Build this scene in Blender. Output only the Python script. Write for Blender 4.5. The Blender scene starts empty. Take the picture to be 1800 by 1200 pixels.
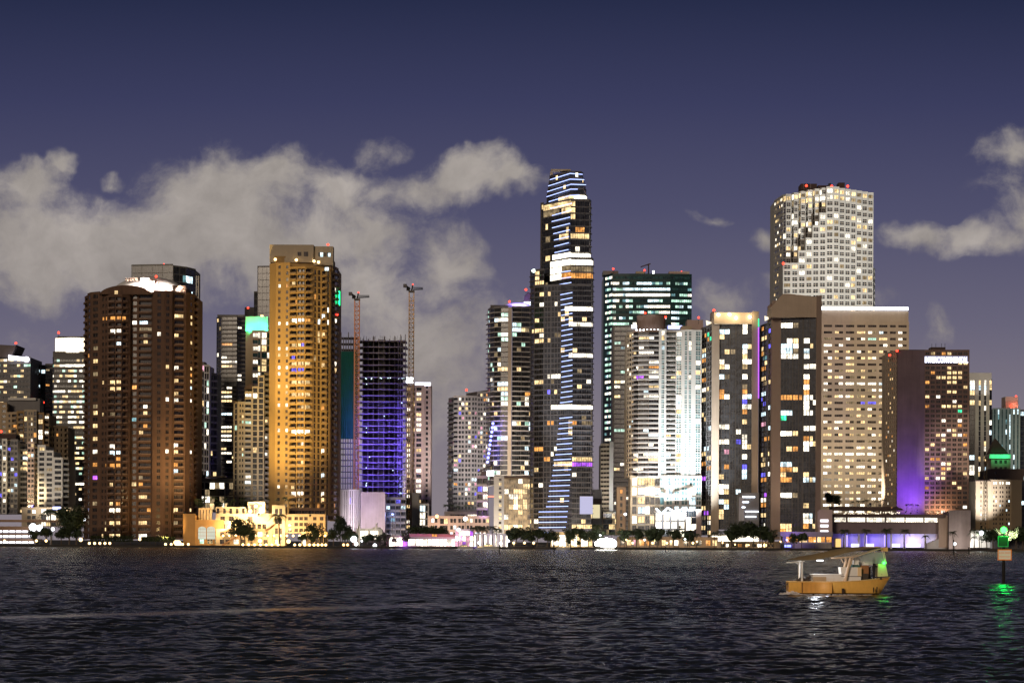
import bpy, math, random
import numpy as np
from mathutils import Vector, Matrix
rnd = random.Random(11)
S = bpy.context.scene
COL = S.collection

# ------------------------------------------------------------------ camera
FPX, H0, CAMZ, ROLL = 4250.0, 951.5, 4.35, 0.0047
cd = bpy.data.cameras.new("camera"); cam = bpy.data.objects.new("camera", cd); COL.objects.link(cam)
cd.sensor_width = 36.0; cd.lens = FPX / 1800 * 36; cd.shift_y = (H0 - 600) / 1800; cd.clip_start = 0.5; cd.clip_end = 30000
cam.matrix_world = Matrix.Translation((0, 0, CAMZ)) @ Matrix.Rotation(math.pi / 2, 4, 'X') @ Matrix.Rotation(ROLL, 4, 'Z')
S.camera = cam
S.view_settings.view_transform = 'Standard'; S.view_settings.look = 'None'
S.view_settings.exposure = 0.0; S.view_settings.gamma = 1.0
S.cycles.use_denoising = True
S.cycles.max_bounces = 5; S.cycles.diffuse_bounces = 2; S.cycles.glossy_bounces = 3
S.cycles.transmission_bounces = 3; S.cycles.sample_clamp_indirect = 4.0
S.cycles.caustics_reflective = True

def P(px, py, Y):
    """photo measurement at distance Y -> world x, z"""
    dx, dy = px - 900.0, H0 - py
    return (dx - dy * ROLL) / FPX * Y, CAMZ + (dy + dx * ROLL) / FPX * Y
def PX(x, Y, z):
    u, v = x / Y * FPX, (z - CAMZ) / Y * FPX
    return 900 + u + v * ROLL, H0 - (v - u * ROLL)

# ------------------------------------------------------------------ node helper
class NT:
    def __init__(s, tree): s.t = tree; s.n = tree.nodes; s.l = tree.links
    def node(s, typ, **kw):
        nd = s.n.new(typ)
        ins = kw.pop('ins', {})
        for k, v in kw.items(): setattr(nd, k, v)
        for k, v in ins.items(): s.put(nd.inputs[k], v)
        return nd
    def put(s, sock, v):
        if isinstance(v, bpy.types.NodeSocket): s.l.new(v, sock)
        elif isinstance(v, bpy.types.Node): s.l.new(v.outputs[0], sock)
        else: sock.default_value = v
    def math(s, op, a, b=None, c=None, clamp=False):
        nd = s.n.new('ShaderNodeMath'); nd.operation = op; nd.use_clamp = clamp
        s.put(nd.inputs[0], a)
        if b is not None: s.put(nd.inputs[1], b)
        if c is not None: s.put(nd.inputs[2], c)
        return nd.outputs[0]
    def vmath(s, op, a, b=None, sc=None):
        nd = s.n.new('ShaderNodeVectorMath'); nd.operation = op
        s.put(nd.inputs[0], a)
        if b is not None: s.put(nd.inputs[1], b)
        if sc is not None: s.put(nd.inputs[3], sc)
        return nd.outputs[0]
    def mix(s, f, a, b, blend='MIX'):
        nd = s.n.new('ShaderNodeMix'); nd.data_type = 'RGBA'; nd.blend_type = blend
        s.put(nd.inputs[0], f); s.put(nd.inputs[6], a); s.put(nd.inputs[7], b)
        return nd.outputs[2]
    def ramp(s, f, stops, interp='LINEAR'):
        nd = s.n.new('ShaderNodeValToRGB'); cr = nd.color_ramp; cr.interpolation = interp
        while len(cr.elements) < len(stops): cr.elements.new(0.5)
        for e, (p, c) in zip(cr.elements, stops):
            e.position = p; e.color = c if len(c) == 4 else (*c, 1)
        s.put(nd.inputs[0], f)
        return nd.outputs[0]
    def noise(s, vec, scale, detail=3, rough=0.55, dist=0.0, dims='3D'):
        nd = s.n.new('ShaderNodeTexNoise'); nd.noise_dimensions = dims
        s.put(nd.inputs['Vector'], vec); nd.inputs['Scale'].default_value = scale
        nd.inputs['Detail'].default_value = detail; nd.inputs['Roughness'].default_value = rough
        nd.inputs['Distortion'].default_value = dist
        return nd.outputs[0]

# ------------------------------------------------------------------ night sky with city-lit clouds
W = bpy.data.worlds.new("World"); S.world = W; W.use_nodes = True
w = NT(W.node_tree); w.n.clear()
tc = w.node('ShaderNodeTexCoord'); sep = w.node('ShaderNodeSeparateXYZ', ins={0: tc.outputs['Generated']})
hy = w.math('MAXIMUM', w.math('ABSOLUTE', sep.outputs[1]), 0.15)
az = w.math('DIVIDE', sep.outputs[0], hy); el = w.math('DIVIDE', sep.outputs[2], hy)
elc = w.math('MULTIPLY', el, 2.2)
sky = w.ramp(elc, [(0.0, (.255, .218, .240)), (.11, (.215, .188, .226)), (.20, (.140, .130, .194)), (.30, (.080, .080, .152)),
                   (.40, (.043, .047, .112)), (.50, (.018, .024, .064)), (.62, (.034, .035, .045)), (1.0, (.027, .027, .031))])
pos = w.node('ShaderNodeCombineXYZ', ins={0: az, 1: el, 2: 0.0}).outputs[0]
warp = w.vmath('SUBTRACT', w.node('ShaderNodeTexNoise', ins={'Vector': pos, 'Scale': 26.0, 'Detail': 4.0}).outputs[1], (0.5, 0.5, 0.5))
wpos = w.vmath('ADD', pos, w.vmath('SCALE', warp, sc=0.034))
BL = [(110, 435, 310, 135, 1.15), (380, 345, 185, 125, 1.15), (330, 430, 310, 130, 1.15), (480, 305, 95, 72, .9), (600, 335, 150, 80, .9),
      (668, 258, 66, 40, .40), (820, 312, 120, 70, 1.1), (905, 332, 66, 36, .9), (660, 410, 130, 80, 1.0), (785, 455, 90, 105, 1.0), (730, 330, 90, 50, .8), (480, 440, 200, 110, 1.1), (640, 480, 120, 80, .8),
      (50, 312, 95, 48, .85), (105, 278, 40, 34, .7), (205, 302, 36, 18, .42), (740, 610, 300, 190, .8), (620, 515, 190, 100, .75), (640, 760, 330, 150, .6), (560, 400, 120, 80, .8),
      (1230, 376, 44, 24, .7), (1335, 412, 62, 38, .75), (1262, 535, 90, 64, .55), (1345, 492, 60, 45, .5),
      (1778, 268, 90, 62, .9), (1765, 335, 90, 60, .45), (1615, 412, 92, 44, .9), (1700, 428, 100, 44, .9), (1785, 400, 80, 80, .85),
      (1640, 562, 52, 52, .5), (-150, 380, 260, 130, .9), (1960, 330, 180, 120, .9), (60, 600, 160, 80, .3), (1500, 520, 120, 50, .4)]
dens = None
for (bx, by, rx, ry, st) in BL:
    mp = w.node('ShaderNodeMapping', vector_type='TEXTURE', ins={0: wpos, 1: ((bx - 900) / FPX, (H0 - by) / FPX, 0), 3: (rx / FPX, ry / FPX, 1)})
    g = w.node('ShaderNodeTexGradient', gradient_type='QUADRATIC_SPHERE', ins={0: mp.outputs[0]}).outputs[1]
    v = w.math('MULTIPLY', w.math('POWER', g, 0.6), st)
    dens = v if dens is None else w.math('MAXIMUM', w.math('MAXIMUM', dens, v), w.math('MULTIPLY', w.math('ADD', dens, v), 0.72))
nz = w.noise(wpos, 42.0, 9, 0.64); nz3 = w.noise(pos, 110.0, 6, 0.65)
nz2 = w.noise(wpos, 13.0, 3, 0.5)
d1 = w.math('ADD', dens, w.math('MULTIPLY', w.math('SUBTRACT', nz, 0.5), 1.15))
d1 = w.math('ADD', d1, w.math('MULTIPLY', w.math('SUBTRACT', nz2, 0.5), 0.7)); d1 = w.math('ADD', d1, w.math('MULTIPLY', w.math('SUBTRACT', nz3, 0.5), 0.5))
d1 = w.math('MULTIPLY', d1, w.math('MINIMUM', w.math('MULTIPLY', dens, 6.0), 1.0))
front = w.math('GREATER_THAN', sep.outputs[1], 0.0)
cl = w.node('ShaderNodeMapRange', interpolation_type='SMOOTHSTEP', ins={0: d1, 1: 0.05, 2: 0.78, 3: 0.0, 4: 0.93}).outputs[0]
cl = w.math('MULTIPLY', cl, front)
shade = w.math('ADD', w.math('MULTIPLY', w.noise(wpos, 24.0, 7, 0.62), 1.2), 0.28)
ccol = w.mix(w.math('MULTIPLY', el, 4.5, clamp=True), (.335, .297, .288, 1), (.475, .430, .385, 1))
ccol = w.mix(1.0, ccol, w.node('ShaderNodeCombineColor', ins={0: shade, 1: shade, 2: shade}).outputs[0], 'MULTIPLY')
skyc = w.mix(cl, sky, ccol)
bg = w.node('ShaderNodeBackground', ins={0: skyc, 1: 1.0})
nis = w.node('ShaderNodeTexSky', sky_type='NISHITA'); nis.sun_disc = False; nis.sun_elevation = math.radians(-4); nis.sun_rotation = math.radians(200)
bg2 = w.node('ShaderNodeBackground', ins={0: nis.outputs[0], 1: 0.05})
add = w.node('ShaderNodeAddShader', ins={0: bg.outputs[0], 1: bg2.outputs[0]})
wo = w.node('ShaderNodeOutputWorld', ins={0: add.outputs[0]})
W.cycles.sampling_method = 'MANUAL'; W.cycles.sample_map_resolution = 512

# ------------------------------------------------------------------ weak warm glow of the city behind the viewer
sd = bpy.data.lights.new("city_glow_sun", 'SUN'); sd.energy = 1.45; sd.angle = math.radians(12); sd.color = (1.0, .80, .60)
sun = bpy.data.objects.new("city_glow_sun", sd); COL.objects.link(sun)
sun.rotation_euler = (math.radians(90 - 14), 0, math.radians(-24))

# ------------------------------------------------------------------ materials
MATS = {}
ALB, LMUL = 0.60, 1.62
def base_mat(name):
    m = bpy.data.materials.new(name); m.use_nodes = True; t = NT(m.node_tree); t.n.clear()
    return m, t
def paint(name, col, rough=0.8, var=0.25, scale=0.12, spec=0.3, metal=0.0, streak=True):
    if name in MATS: return MATS[name]
    col = tuple(c * ALB for c in col)
    m, t = base_mat(name)
    geo = t.node('ShaderNodeNewGeometry')
    n1 = t.noise(geo.outputs['Position'], scale, 4, 0.6)
    fac = t.math('SUBTRACT', n1, 0.5)
    if streak:
        mp = t.node('ShaderNodeMapping', ins={0: geo.outputs['Position'], 3: (1, 1, 0.06)})
        n2 = t.noise(mp.outputs[0], scale * 6, 3, 0.6)
        fac = t.math('ADD', fac, t.math('MULTIPLY', t.math('SUBTRACT', n2, 0.5), 0.7))
    k = t.math('ADD', t.math('MULTIPLY', fac, var * 2.2), 1.0)
    c = t.mix(1.0, (*col, 1), t.node('ShaderNodeCombineColor', ins={0: k, 1: k, 2: k}).outputs[0], 'MULTIPLY')
    b = t.node('ShaderNodeBsdfPrincipled', ins={'Base Color': c, 'Roughness': rough, 'Metallic': metal, 'Specular IOR Level': spec})
    t.node('ShaderNodeOutputMaterial', ins={0: b.outputs[0]})
    MATS[name] = m; return m
def emit(name, col, st, nee=True):
    if name in MATS: return MATS[name]
    m, t = base_mat(name)
    e = t.node('ShaderNodeEmission', ins={0: (*col, 1), 1: st})
    t.node('ShaderNodeOutputMaterial', ins={0: e.outputs[0]})
    m.cycles.emission_sampling = 'AUTO' if nee else 'NONE'
    MATS[name] = m; return m
def mullion(t, uv, cross):
    s = t.node('ShaderNodeSeparateXYZ', ins={0: uv})
    a = t.math('LESS_THAN', t.math('ABSOLUTE', t.math('SUBTRACT', s.outputs[0], 0.5)), 0.045)
    e = t.math('GREATER_THAN', t.math('ABSOLUTE', t.math('SUBTRACT', s.outputs[0], 0.5)), 0.455)
    a = t.math('MAXIMUM', a, e)
    if cross:
        b = t.math('LESS_THAN', t.math('ABSOLUTE', t.math('SUBTRACT', s.outputs[1], 0.55)), 0.06)
        a = t.math('MAXIMUM', a, b)
    return a, s
def litglass(key, col, st):
    """a lit room behind glass: uneven brightness, curtains, furniture shadows, frame"""
    m, t = base_mat('lit_window_' + key)
    geo = t.node('ShaderNodeNewGeometry'); uvn = t.node('ShaderNodeUVMap')
    a, s = mullion(t, uvn.outputs[0], False)
    n1 = t.noise(geo.outputs['Position'], 0.23, 2, 0.5)
    n2 = t.noise(geo.outputs['Position'], 1.1, 3, 0.7)
    k = t.math('ADD', t.math('MULTIPLY', t.math('SUBTRACT', n1, 0.5), 3.4), 1.0)
    k = t.math('MAXIMUM', k, 0.25)
    k2 = t.math('MAXIMUM', t.math('ADD', t.math('MULTIPLY', t.math('SUBTRACT', n2, 0.5), 2.6), 1.0), 0.15)
    k = t.math('MULTIPLY', k, k2)
    k = t.math('MULTIPLY', k, t.math('SUBTRACT', 1.0, t.math('MULTIPLY', a, 0.75)))
    k = t.math('MULTIPLY', k, st * 1.22)
    e = t.node('ShaderNodeEmission', ins={0: (*col, 1), 1: k})
    g = t.node('ShaderNodeBsdfGlossy', ins={0: (.04, .04, .05, 1), 'Roughness': 0.2})
    ad = t.node('ShaderNodeAddShader', ins={0: e.outputs[0], 1: g.outputs[0]})
    t.node('ShaderNodeOutputMaterial', ins={0: ad.outputs[0]})
    m.cycles.emission_sampling = 'NONE'
    return m
LIT = {k: litglass(n, c, s) for k, n, c, s in [
    ('W', 'white', (1, .90, .72), 1.7), ('Y', 'warm', (1, .70, .33), 1.15), ('O', 'orange', (1, .42, .10), .8), ('D', 'dim', (.75, .55, .30), .32),
    ('C', 'cool', (.72, .92, 1), 1.5), ('B', 'blue', (.16, .14, 1), 1.3), ('P', 'purple', (.50, .12, 1), 1.2), ('G', 'green', (.05, 1, .42), 1.1),
    ('K', 'pink', (1, .45, .6), .8), ('V', 'mint', (.62, 1, .78), .95), ('T', 'teal', (.30, .62, .66), .45), ('X', 'bright', (1, .90, .70), 3.2)]}
def darkglass(name, col=(.018, .020, .024), rough=.22, frame=(.05, .045, .04), cross=False):
    if name in MATS: return MATS[name]
    m, t = base_mat(name)
    geo = t.node('ShaderNodeNewGeometry'); uvn = t.node('ShaderNodeUVMap')
    a, s = mullion(t, uvn.outputs[0], cross)
    n1 = t.noise(geo.outputs['Position'], 0.35, 2, 0.5)
    k = t.math('MAXIMUM', t.math('ADD', t.math('MULTIPLY', t.math('SUBTRACT', n1, 0.5), 5), 1.0), 0.3)
    c = t.mix(1.0, (*col, 1), t.node('ShaderNodeCombineColor', ins={0: k, 1: k, 2: k}).outputs[0], 'MULTIPLY')
    c = t.mix(a, c, (*frame, 1))
    b = t.node('ShaderNodeBsdfPrincipled', ins={'Base Color': c, 'Roughness': rough, 'Specular IOR Level': .6})
    t.node('ShaderNodeOutputMaterial', ins={0: b.outputs[0]})
    MATS[name] = m; return m
GL = darkglass('dark_glass'); GLX = darkglass('dark_glass_cross', frame=(.30, .27, .23), cross=True)
GLT = darkglass('teal_glass', (.012, .045, .042), .18, (.03, .06, .055)); GLB = darkglass('bronze_glass', (.030, .022, .017), .25, (.07, .055, .045))
GLW = darkglass('pale_teal_glass', (.07, .13, .14), .25, (.45, .45, .42), cross=True)
RED = emit('red_beacon_glow', (1, .04, .02), 6.0, False)

# ------------------------------------------------------------------ mesh builder
class MB:
    def __init__(s): s.v = []; s.f = []; s.m = []; s.uv = []
    def quad(s, a, b, c, d, mi=0):
        i = len(s.v); s.v += [tuple(a), tuple(b), tuple(c), tuple(d)]; s.f.append((i, i + 1, i + 2, i + 3)); s.m.append(mi); s.uv += [(0, 0), (1, 0), (1, 1), (0, 1)]
    def poly(s, pts, mi=0):
        i = len(s.v); s.v += [tuple(p) for p in pts]; s.f.append(tuple(range(i, i + len(pts)))); s.m.append(mi); s.uv += [(0, 0)] * len(pts)
    def hexa(s, c, mi=0):
        """c: 8 corners, bottom 4 ccw then top 4"""
        for q in ((3, 2, 1, 0), (4, 5, 6, 7), (0, 1, 5, 4), (1, 2, 6, 5), (2, 3, 7, 6), (3, 0, 4, 7)):
            s.quad(*(c[k] for k in q), mi)
    def box(s, x0, y0, z0, x1, y1, z1, mi=0):
        s.hexa([(x0, y0, z0), (x1, y0, z0), (x1, y1, z0), (x0, y1, z0), (x0, y0, z1), (x1, y0, z1), (x1, y1, z1), (x0, y1, z1)], mi)
    def seg(s, p0, p1, z0, z1, f, b, mi=0):
        """box along plan segment p0-p1 from off b (inner) to f (outer)"""
        d = Vector((p1[0] - p0[0], p1[1] - p0[1])); L = d.length or 1; d /= L; n = Vector((d.y, -d.x))
        q = [(p0[0] + n.x * f, p0[1] + n.y * f), (p1[0] + n.x * f, p1[1] + n.y * f), (p1[0] + n.x * b, p1[1] + n.y * b), (p0[0] + n.x * b, p0[1] + n.y * b)]
        s.hexa([(*a, z0) for a in q] + [(*a, z1) for a in q], mi)
    def bar(s, a, b, r, mi=0, r2=None, n=5):
        a, b = Vector(a), Vector(b); d = (b - a).normalized(); u = d.orthogonal().normalized(); v = d.cross(u); r2 = r if r2 is None else r2
        A = [a + (u * math.cos(t) + v * math.sin(t)) * r for t in [2 * math.pi * k / n for k in range(n)]]
        Bq = [b + (u * math.cos(t) + v * math.sin(t)) * r2 for t in [2 * math.pi * k / n for k in range(n)]]
        for k in range(n): s.quad(A[k], A[(k + 1) % n], Bq[(k + 1) % n], Bq[k], mi)
        s.poly(A[::-1], mi); s.poly(Bq, mi)
    def ball(s, c, r, mi=0, nu=8, nv=5, sz=1.0, top=False):
        lo = 0 if top else -math.pi / 2
        R_ = lambda i, j: (c[0] + r * math.cos(lo + (math.pi / 2 - lo) * j / nv) * math.cos(2 * math.pi * i / nu), c[1] + r * math.cos(lo + (math.pi / 2 - lo) * j / nv) * math.sin(2 * math.pi * i / nu), c[2] + sz * r * math.sin(lo + (math.pi / 2 - lo) * j / nv))
        for i in range(nu):
            for j in range(nv): s.quad(R_(i, j), R_(i + 1, j), R_(i + 1, j + 1), R_(i, j + 1), mi)
    def build(s, name, mats, parent=None, smooth=False, weld=False):
        if not s.f: return None
        o0 = Vector(parent.get('_org', (0, 0, 0))) if parent is not None else Vector((0, 0, 0))
        me = bpy.data.meshes.new(name)
        vs = [(a - o0.x, b - o0.y, c - o0.z) for a, b, c in s.v]
        me.from_pydata(vs, [], s.f)
        if not isinstance(mats, (list, tuple)): mats = [mats]
        for m in mats: me.materials.append(m)
        me.polygons.foreach_set('material_index', s.m)
        uvl = me.uv_layers.new(name='UVMap'); uvl.data.foreach_set('uv', [c for p in s.uv for c in p])
        if weld:
            import bmesh
            bm = bmesh.new(); bm.from_mesh(me); bmesh.ops.remove_doubles(bm, verts=bm.verts, dist=0.002); bm.to_mesh(me); bm.free()
        if smooth: me.polygons.foreach_set('use_smooth', [True] * len(me.polygons))
        me.update()
        o = bpy.data.objects.new(name, me); COL.objects.link(o)
        if parent is not None: o.parent = parent
        return o
def thing(name, label, cat, loc=(0, 0, 0), group=None):
    o = bpy.data.objects.new(name, None); COL.objects.link(o); o.location = loc; o.empty_display_size = 1
    o['label'] = label; o['category'] = cat; o['_org'] = tuple(loc)
    if group: o['group'] = group
    return o
def tag(o, label, cat, group=None):
    o['label'] = label; o['category'] = cat
    if group: o['group'] = group
    return o
def textmesh(name, fc, parent, loc, rot=(math.pi / 2, 0, 0)):
    fo = bpy.data.objects.new(name + '_tmp', fc); COL.objects.link(fo); bpy.context.view_layer.update()
    me = bpy.data.meshes.new_from_object(fo.evaluated_get(bpy.context.evaluated_depsgraph_get())); bpy.data.objects.remove(fo)
    o = bpy.data.objects.new(name, me); COL.objects.link(o); o.parent = parent; o.location = loc; o.rotation_euler = rot; return o
def struct(o): o['kind'] = 'structure'; return o
def copytree(o, loc, rz=0, sc=1.0, label=None, group=None):
    c = o.copy(); COL.objects.link(c); c.location = loc; c.rotation_euler = (0, 0, rz); c.scale = (sc, sc, sc)
    if label: c['label'] = label
    if group: c['group'] = group
    for ch in list(o.children):
        k = ch.copy(); COL.objects.link(k); k.parent = c
        for g in list(ch.children):
            q = g.copy(); COL.objects.link(q); q.parent = k
    return c
LP = {}
def lamp_at(name, loc, power, col, parent=None, kind='SPOT', aim='wall', angle=165, radius=0.4, blend=0.7, size=None):
    if isinstance(aim, str): aim = (loc[0], loc[1] + 10, loc[2] + 1.5) if kind == 'SPOT' else None; blend = min(blend, .35)
    l = bpy.data.lights.new(name, kind); l.energy = power * LMUL; l.color = col
    if kind == 'SPOT': l.spot_size = math.radians(angle); l.spot_blend = blend
    if kind != 'AREA': l.shadow_soft_size = radius
    o = bpy.data.objects.new(name, l); COL.objects.link(o)
    if aim is not None:
        o.rotation_euler = (Vector(aim) - Vector(loc)).to_track_quat('-Z', 'Y').to_euler()
    if parent is not None:
        o.parent = parent; loc = Vector(loc) - Vector(parent['_org'])
    o.location = loc
    return o
FIX = paint('fixture_metal', (.05, .05, .05), .5, .1)
def floodlight(loc, aim, power, col, label, angle=70, size=0.5, group=None, blend=.8):
    """a modelled floodlight: housing, lens, bracket and its light"""
    t = thing('floodlight', label, 'floodlight', loc, group)
    d = (Vector(aim) - Vector(loc)).normalized()
    m = MB(); a = Vector(loc); m.bar(a - Vector((0, 0, size * 1.6)), a - d * size * .3, .08); m.bar(a - d * size, a, size * .45, 0, size * .8, 8); m.build('housing', FIX, t)
    k = MB(); k.bar(a + d * .02, a + d * .08, size * .7, 0, size * .7, 8); k.build('lens', emit('lens_%02d%02d%02d' % tuple(int(c * 99) for c in col), col, 5.0, False), t)
    lamp_at('flood_beam', a + d * (size * .6 + .3), power, col, t, 'SPOT', aim, angle, size * .5, blend)
    return t

# ------------------------------------------------------------------ building engine
OPEN = {  # type: width fraction, sill, head, recess
    'w': (.74, .22, .80, .35), 's': (.55, .28, .78, .35), 't': (.86, .10, .90, .3), 'r': (1., .30, .74, .3), 'R': (.84, .34, .70, .3),
    'g': (.97, .05, .97, .12), 'G': (1.0, .10, .97, .12), 'b': (.94, .04, .80, 1.7), 'B': (.97, .06, .84, .25), 'x': (.68, .2, .82, .5), 'v': (.6, 0.02, .98, .5),
    'u': (1.0, .04, .99, .05)}
class Bld:
    def __init__(s, name, label, cat, Y, pxc, group=None, ground=1.2):
        s.t = thing(name, label, cat, (P(pxc, 900, Y)[0], Y, ground), group)
        s.wall = MB(); s.wm = []; s.lit = []; s.rest = MB(); s.balc = {}; s.L = []; s.bm = None; s.prob = 0.0; s.cols = 'WY'; s.rowp = None; s.glass = GL
        s.slab = 'rail'; s.bout = .9; s.nb = 0
    def mi(s, m):
        if m not in s.wm: s.wm.append(m)
        return s.wm.index(m)
    def marks(s, txt, ox=0, oy=0, k=1.0):
        for it in txt.split(';'):
            q = it.split()
            if len(q) == 3:
                xs = q[0].split('-'); x0 = float(xs[0]); x1 = float(xs[-1])
                s.L.append((ox + x0 / k, ox + x1 / k, oy + float(q[1]) / k, q[2]))
    def islit(s, x, y, z, wpx, hpx):
        px, py = PX(x, y, z)
        for (a, b, yy, c) in s.L:
            if a - wpx * .55 <= px <= b + wpx * .55 and abs(py - yy) <= hpx * .5: return c
        pr = s.rowp(px, py) if s.rowp else s.prob
        if rnd.random() < pr: return rnd.choice(s.cols)
        return None
    def facet(s, p0, p1, z0, z1, rows, spec, wm, glass=None, zoff=0):
        glass = glass or s.glass
        d = Vector((p1[0] - p0[0], p1[1] - p0[1])); L = d.length; d /= L; n = Vector((d.y, -d.x)); mi = s.mi(wm)
        pt = lambda u, z, o=0: (p0[0] + d.x * u + n.x * o, p0[1] + d.y * u + n.y * o, z)
        toks = []
        for tk in spec.split():
            rep = 1
            if '*' in tk: tk, r_ = tk.split('*'); rep = int(r_)
            toks += [(tk[0], float(tk[1:] or 1))] * rep
        tot = sum(t[1] for t in toks); u = 0; fh = (z1 - z0) / rows
        Yc = p0[1]; hpx = fh / Yc * FPX
        for (ty, wd) in toks:
            u0 = u; u1 = u + wd / tot * L; u = u1
            if ty == 'p': s.wall.quad(pt(u0, z0), pt(u1, z0), pt(u1, z1), pt(u0, z1), mi); continue
            wf, hb, ht, dp = OPEN[ty]; mg = (u1 - u0) * (1 - wf) / 2; a, b = u0 + mg, u1 - mg
            if mg > 0:
                s.wall.quad(pt(u0, z0), pt(a, z0), pt(a, z1), pt(u0, z1), mi); s.wall.quad(pt(b, z0), pt(u1, z0), pt(u1, z1), pt(b, z1), mi)
            for r in range(rows):
                zb = z0 + r * fh; za = zb + hb * fh; zc = zb + ht * fh; ze = zb + fh
                if hb > 0: s.wall.quad(pt(a, zb), pt(b, zb), pt(b, za), pt(a, za), mi)
                if ht < 1: s.wall.quad(pt(a, zc), pt(b, zc), pt(b, ze), pt(a, ze), mi)
                if dp > .06:
                    s.wall.quad(pt(a, za), pt(b, za), pt(b, za, -dp), pt(a, za, -dp), mi); s.wall.quad(pt(a, zc, -dp), pt(b, zc, -dp), pt(b, zc), pt(a, zc), mi)
                    s.wall.quad(pt(a, za), pt(a, za, -dp), pt(a, zc, -dp), pt(a, zc), mi); s.wall.quad(pt(b, za, -dp), pt(b, za), pt(b, zc), pt(b, zc, -dp), mi)
                cx, cy, cz = pt((a + b) / 2, (za + zc) / 2)
                nsub = 1
                if (b - a) / Yc * FPX > 13: nsub = int(round((b - a) / Yc * FPX / 8))
                for q in range(nsub):
                    aa = a + (b - a) * q / nsub; bb = a + (b - a) * (q + 1) / nsub
                    cx, cy, cz = pt((aa + bb) / 2, (za + zc) / 2)
                    c = s.islit(cx, cy, cz, (bb - aa) / Yc * FPX, hpx)
                    qd = (pt(aa, za, -dp), pt(bb, za, -dp), pt(bb, zc, -dp), pt(aa, zc, -dp))
                    if c: s.lit.append((qd, c, glass))
                    else: s.rest.quad(*qd, s.gi(glass))
                if ty in 'bB' and s.bm is not None:
                    key = (round(zb + zoff, 1), s.nb); k = s.balc.setdefault(key, MB())
                    e0, e1 = pt(u0 if ty == 'B' else a, 0)[:2], pt(u1 if ty == 'B' else b, 0)[:2]
                    o = s.bout
                    k.seg(e0, e1, zb - .22, zb + .26, o, -.02 if ty == 'B' else -.3, 0)
                    if s.slab == 'rail': k.seg(e0, e1, zb + .26, zb + 1.05, o - .02, o - .10, 1)
                    elif s.slab == 'solid': k.seg(e0, e1, zb + .26, zb + 1.1, o - .01, o - .16, 0)
        return pt
    def gi(s, g):
        if not hasattr(s, 'gm'): s.gm = []
        if g not in s.gm: s.gm.append(g)
        return s.gm.index(g)
    def run(s, pts, top, bot, pitch, specs, wm, back=26, glass=None, roof=True, rows=None):
        """pts: [(px, Y)...] left to right; one spec per facet (None = blank)"""
        s.nb += 1; mid = (top + bot) / 2; Yr = pts[len(pts) // 2][1]
        pw = [(P(px, mid, Y)[0], Y) for px, Y in pts]
        z1 = P(pts[len(pts) // 2][0], top, Yr)[1]; z0 = max(1.2, P(pts[len(pts) // 2][0], bot, Yr)[1])
        rows = rows or max(1, int(round((bot - top) / pitch))) if pitch else 1
        for i in range(len(pw) - 1):
            sp = specs[i] if isinstance(specs, (list, tuple)) else specs
            s.facet(pw[i], pw[i + 1], z0, z1, rows, sp or 'p', wm, glass)
        mi = s.mi(wm); yb = max(p[1] for p in pw) + back
        l, r = pw[0], pw[-1]; lb, rb = (l[0], yb), (r[0] , yb)
        for a, b in ((r, rb), (rb, lb), (lb, l)):
            s.wall.quad((*a, z0), (*b, z0), (*b, z1), (*a, z1), mi)
        if roof:
            s.wall.poly([(*p, z1) for p in pw + [rb, lb]], mi)
            ring = pw
            for i in range(len(ring) - 1): s.wall.seg(ring[i], ring[i + 1], z1, z1 + .9, .12, -.25, mi)
        s.z1 = z1; s.pw = pw; s.yb = yb; s.z0 = z0
        return pw, z0, z1
    def part(s, name, mb, mats, **k): return mb.build(name, mats, s.t, **k)
    def beacon(s, px, py, Y, r=.75):
        x, z = P(px, py, Y); m = MB(); m.ball((x, Y, z), r, 0, 8, 5); m.bar((x, Y, z - 4), (x, Y, z - r * .8), .12, 1); m.build('red_beacon', [RED, FIX], s.t)
    def box(s, x0, x1, y0, y1, Y, depth, mat, name='roof_block'):
        """block by measured edges"""
        xa, _ = P(x0, y0, Y); xb, _ = P(x1, y0, Y); za = P((x0 + x1) / 2, y0, Y)[1]; zb = P((x0 + x1) / 2, y1, Y)[1]
        m = MB(); m.box(xa, Y, zb, xb, Y + depth, za); return m.build(name, mat, s.t)
    def glow(s, x0, x1, y0, y1, Y, key, name='sign', th=.4):
        xa, _ = P(x0, y0, Y); xb, _ = P(x1, y0, Y); za = P(x0, y0, Y)[1]; zb = P(x0, y1, Y)[1]
        m = MB(); m.box(xa, Y - th, zb, xb, Y, za); return m.build(name, key, s.t)
    def done(s, cap=98):
        s.wall.build('wall', s.wm, s.t)
        lit = s.lit[:]; rnd.shuffle(lit)
        for (q, c, g) in lit[:cap]:
            m = MB(); m.quad(*q); m.build('lit_window', LIT[c], s.t)
        gm = getattr(s, 'gm', [])
        keys = sorted({c for _, c, _ in lit[cap:]}); base = len(gm)
        for (q, c, g) in lit[cap:]: s.rest.quad(*q, base + keys.index(c))
        o = s.rest.build('window', gm + [LIT[k] for k in keys], s.t)
        if o: o['kind'] = 'stuff'
        bl = sorted(s.balc.items())
        rnd.shuffle(bl)
        for k, mb in bl[:99]: mb.build('balcony', s.bm, s.t)
        if len(bl) > 99:
            m = MB()
            for k, q in bl[99:]:
                n = len(m.v); m.v += q.v; m.f += [tuple(i + n for i in f) for f in q.f]; m.m += q.m; m.uv += q.uv
            m.build('balcony', s.bm, s.t)['kind'] = 'stuff'
        return s.t
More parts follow.
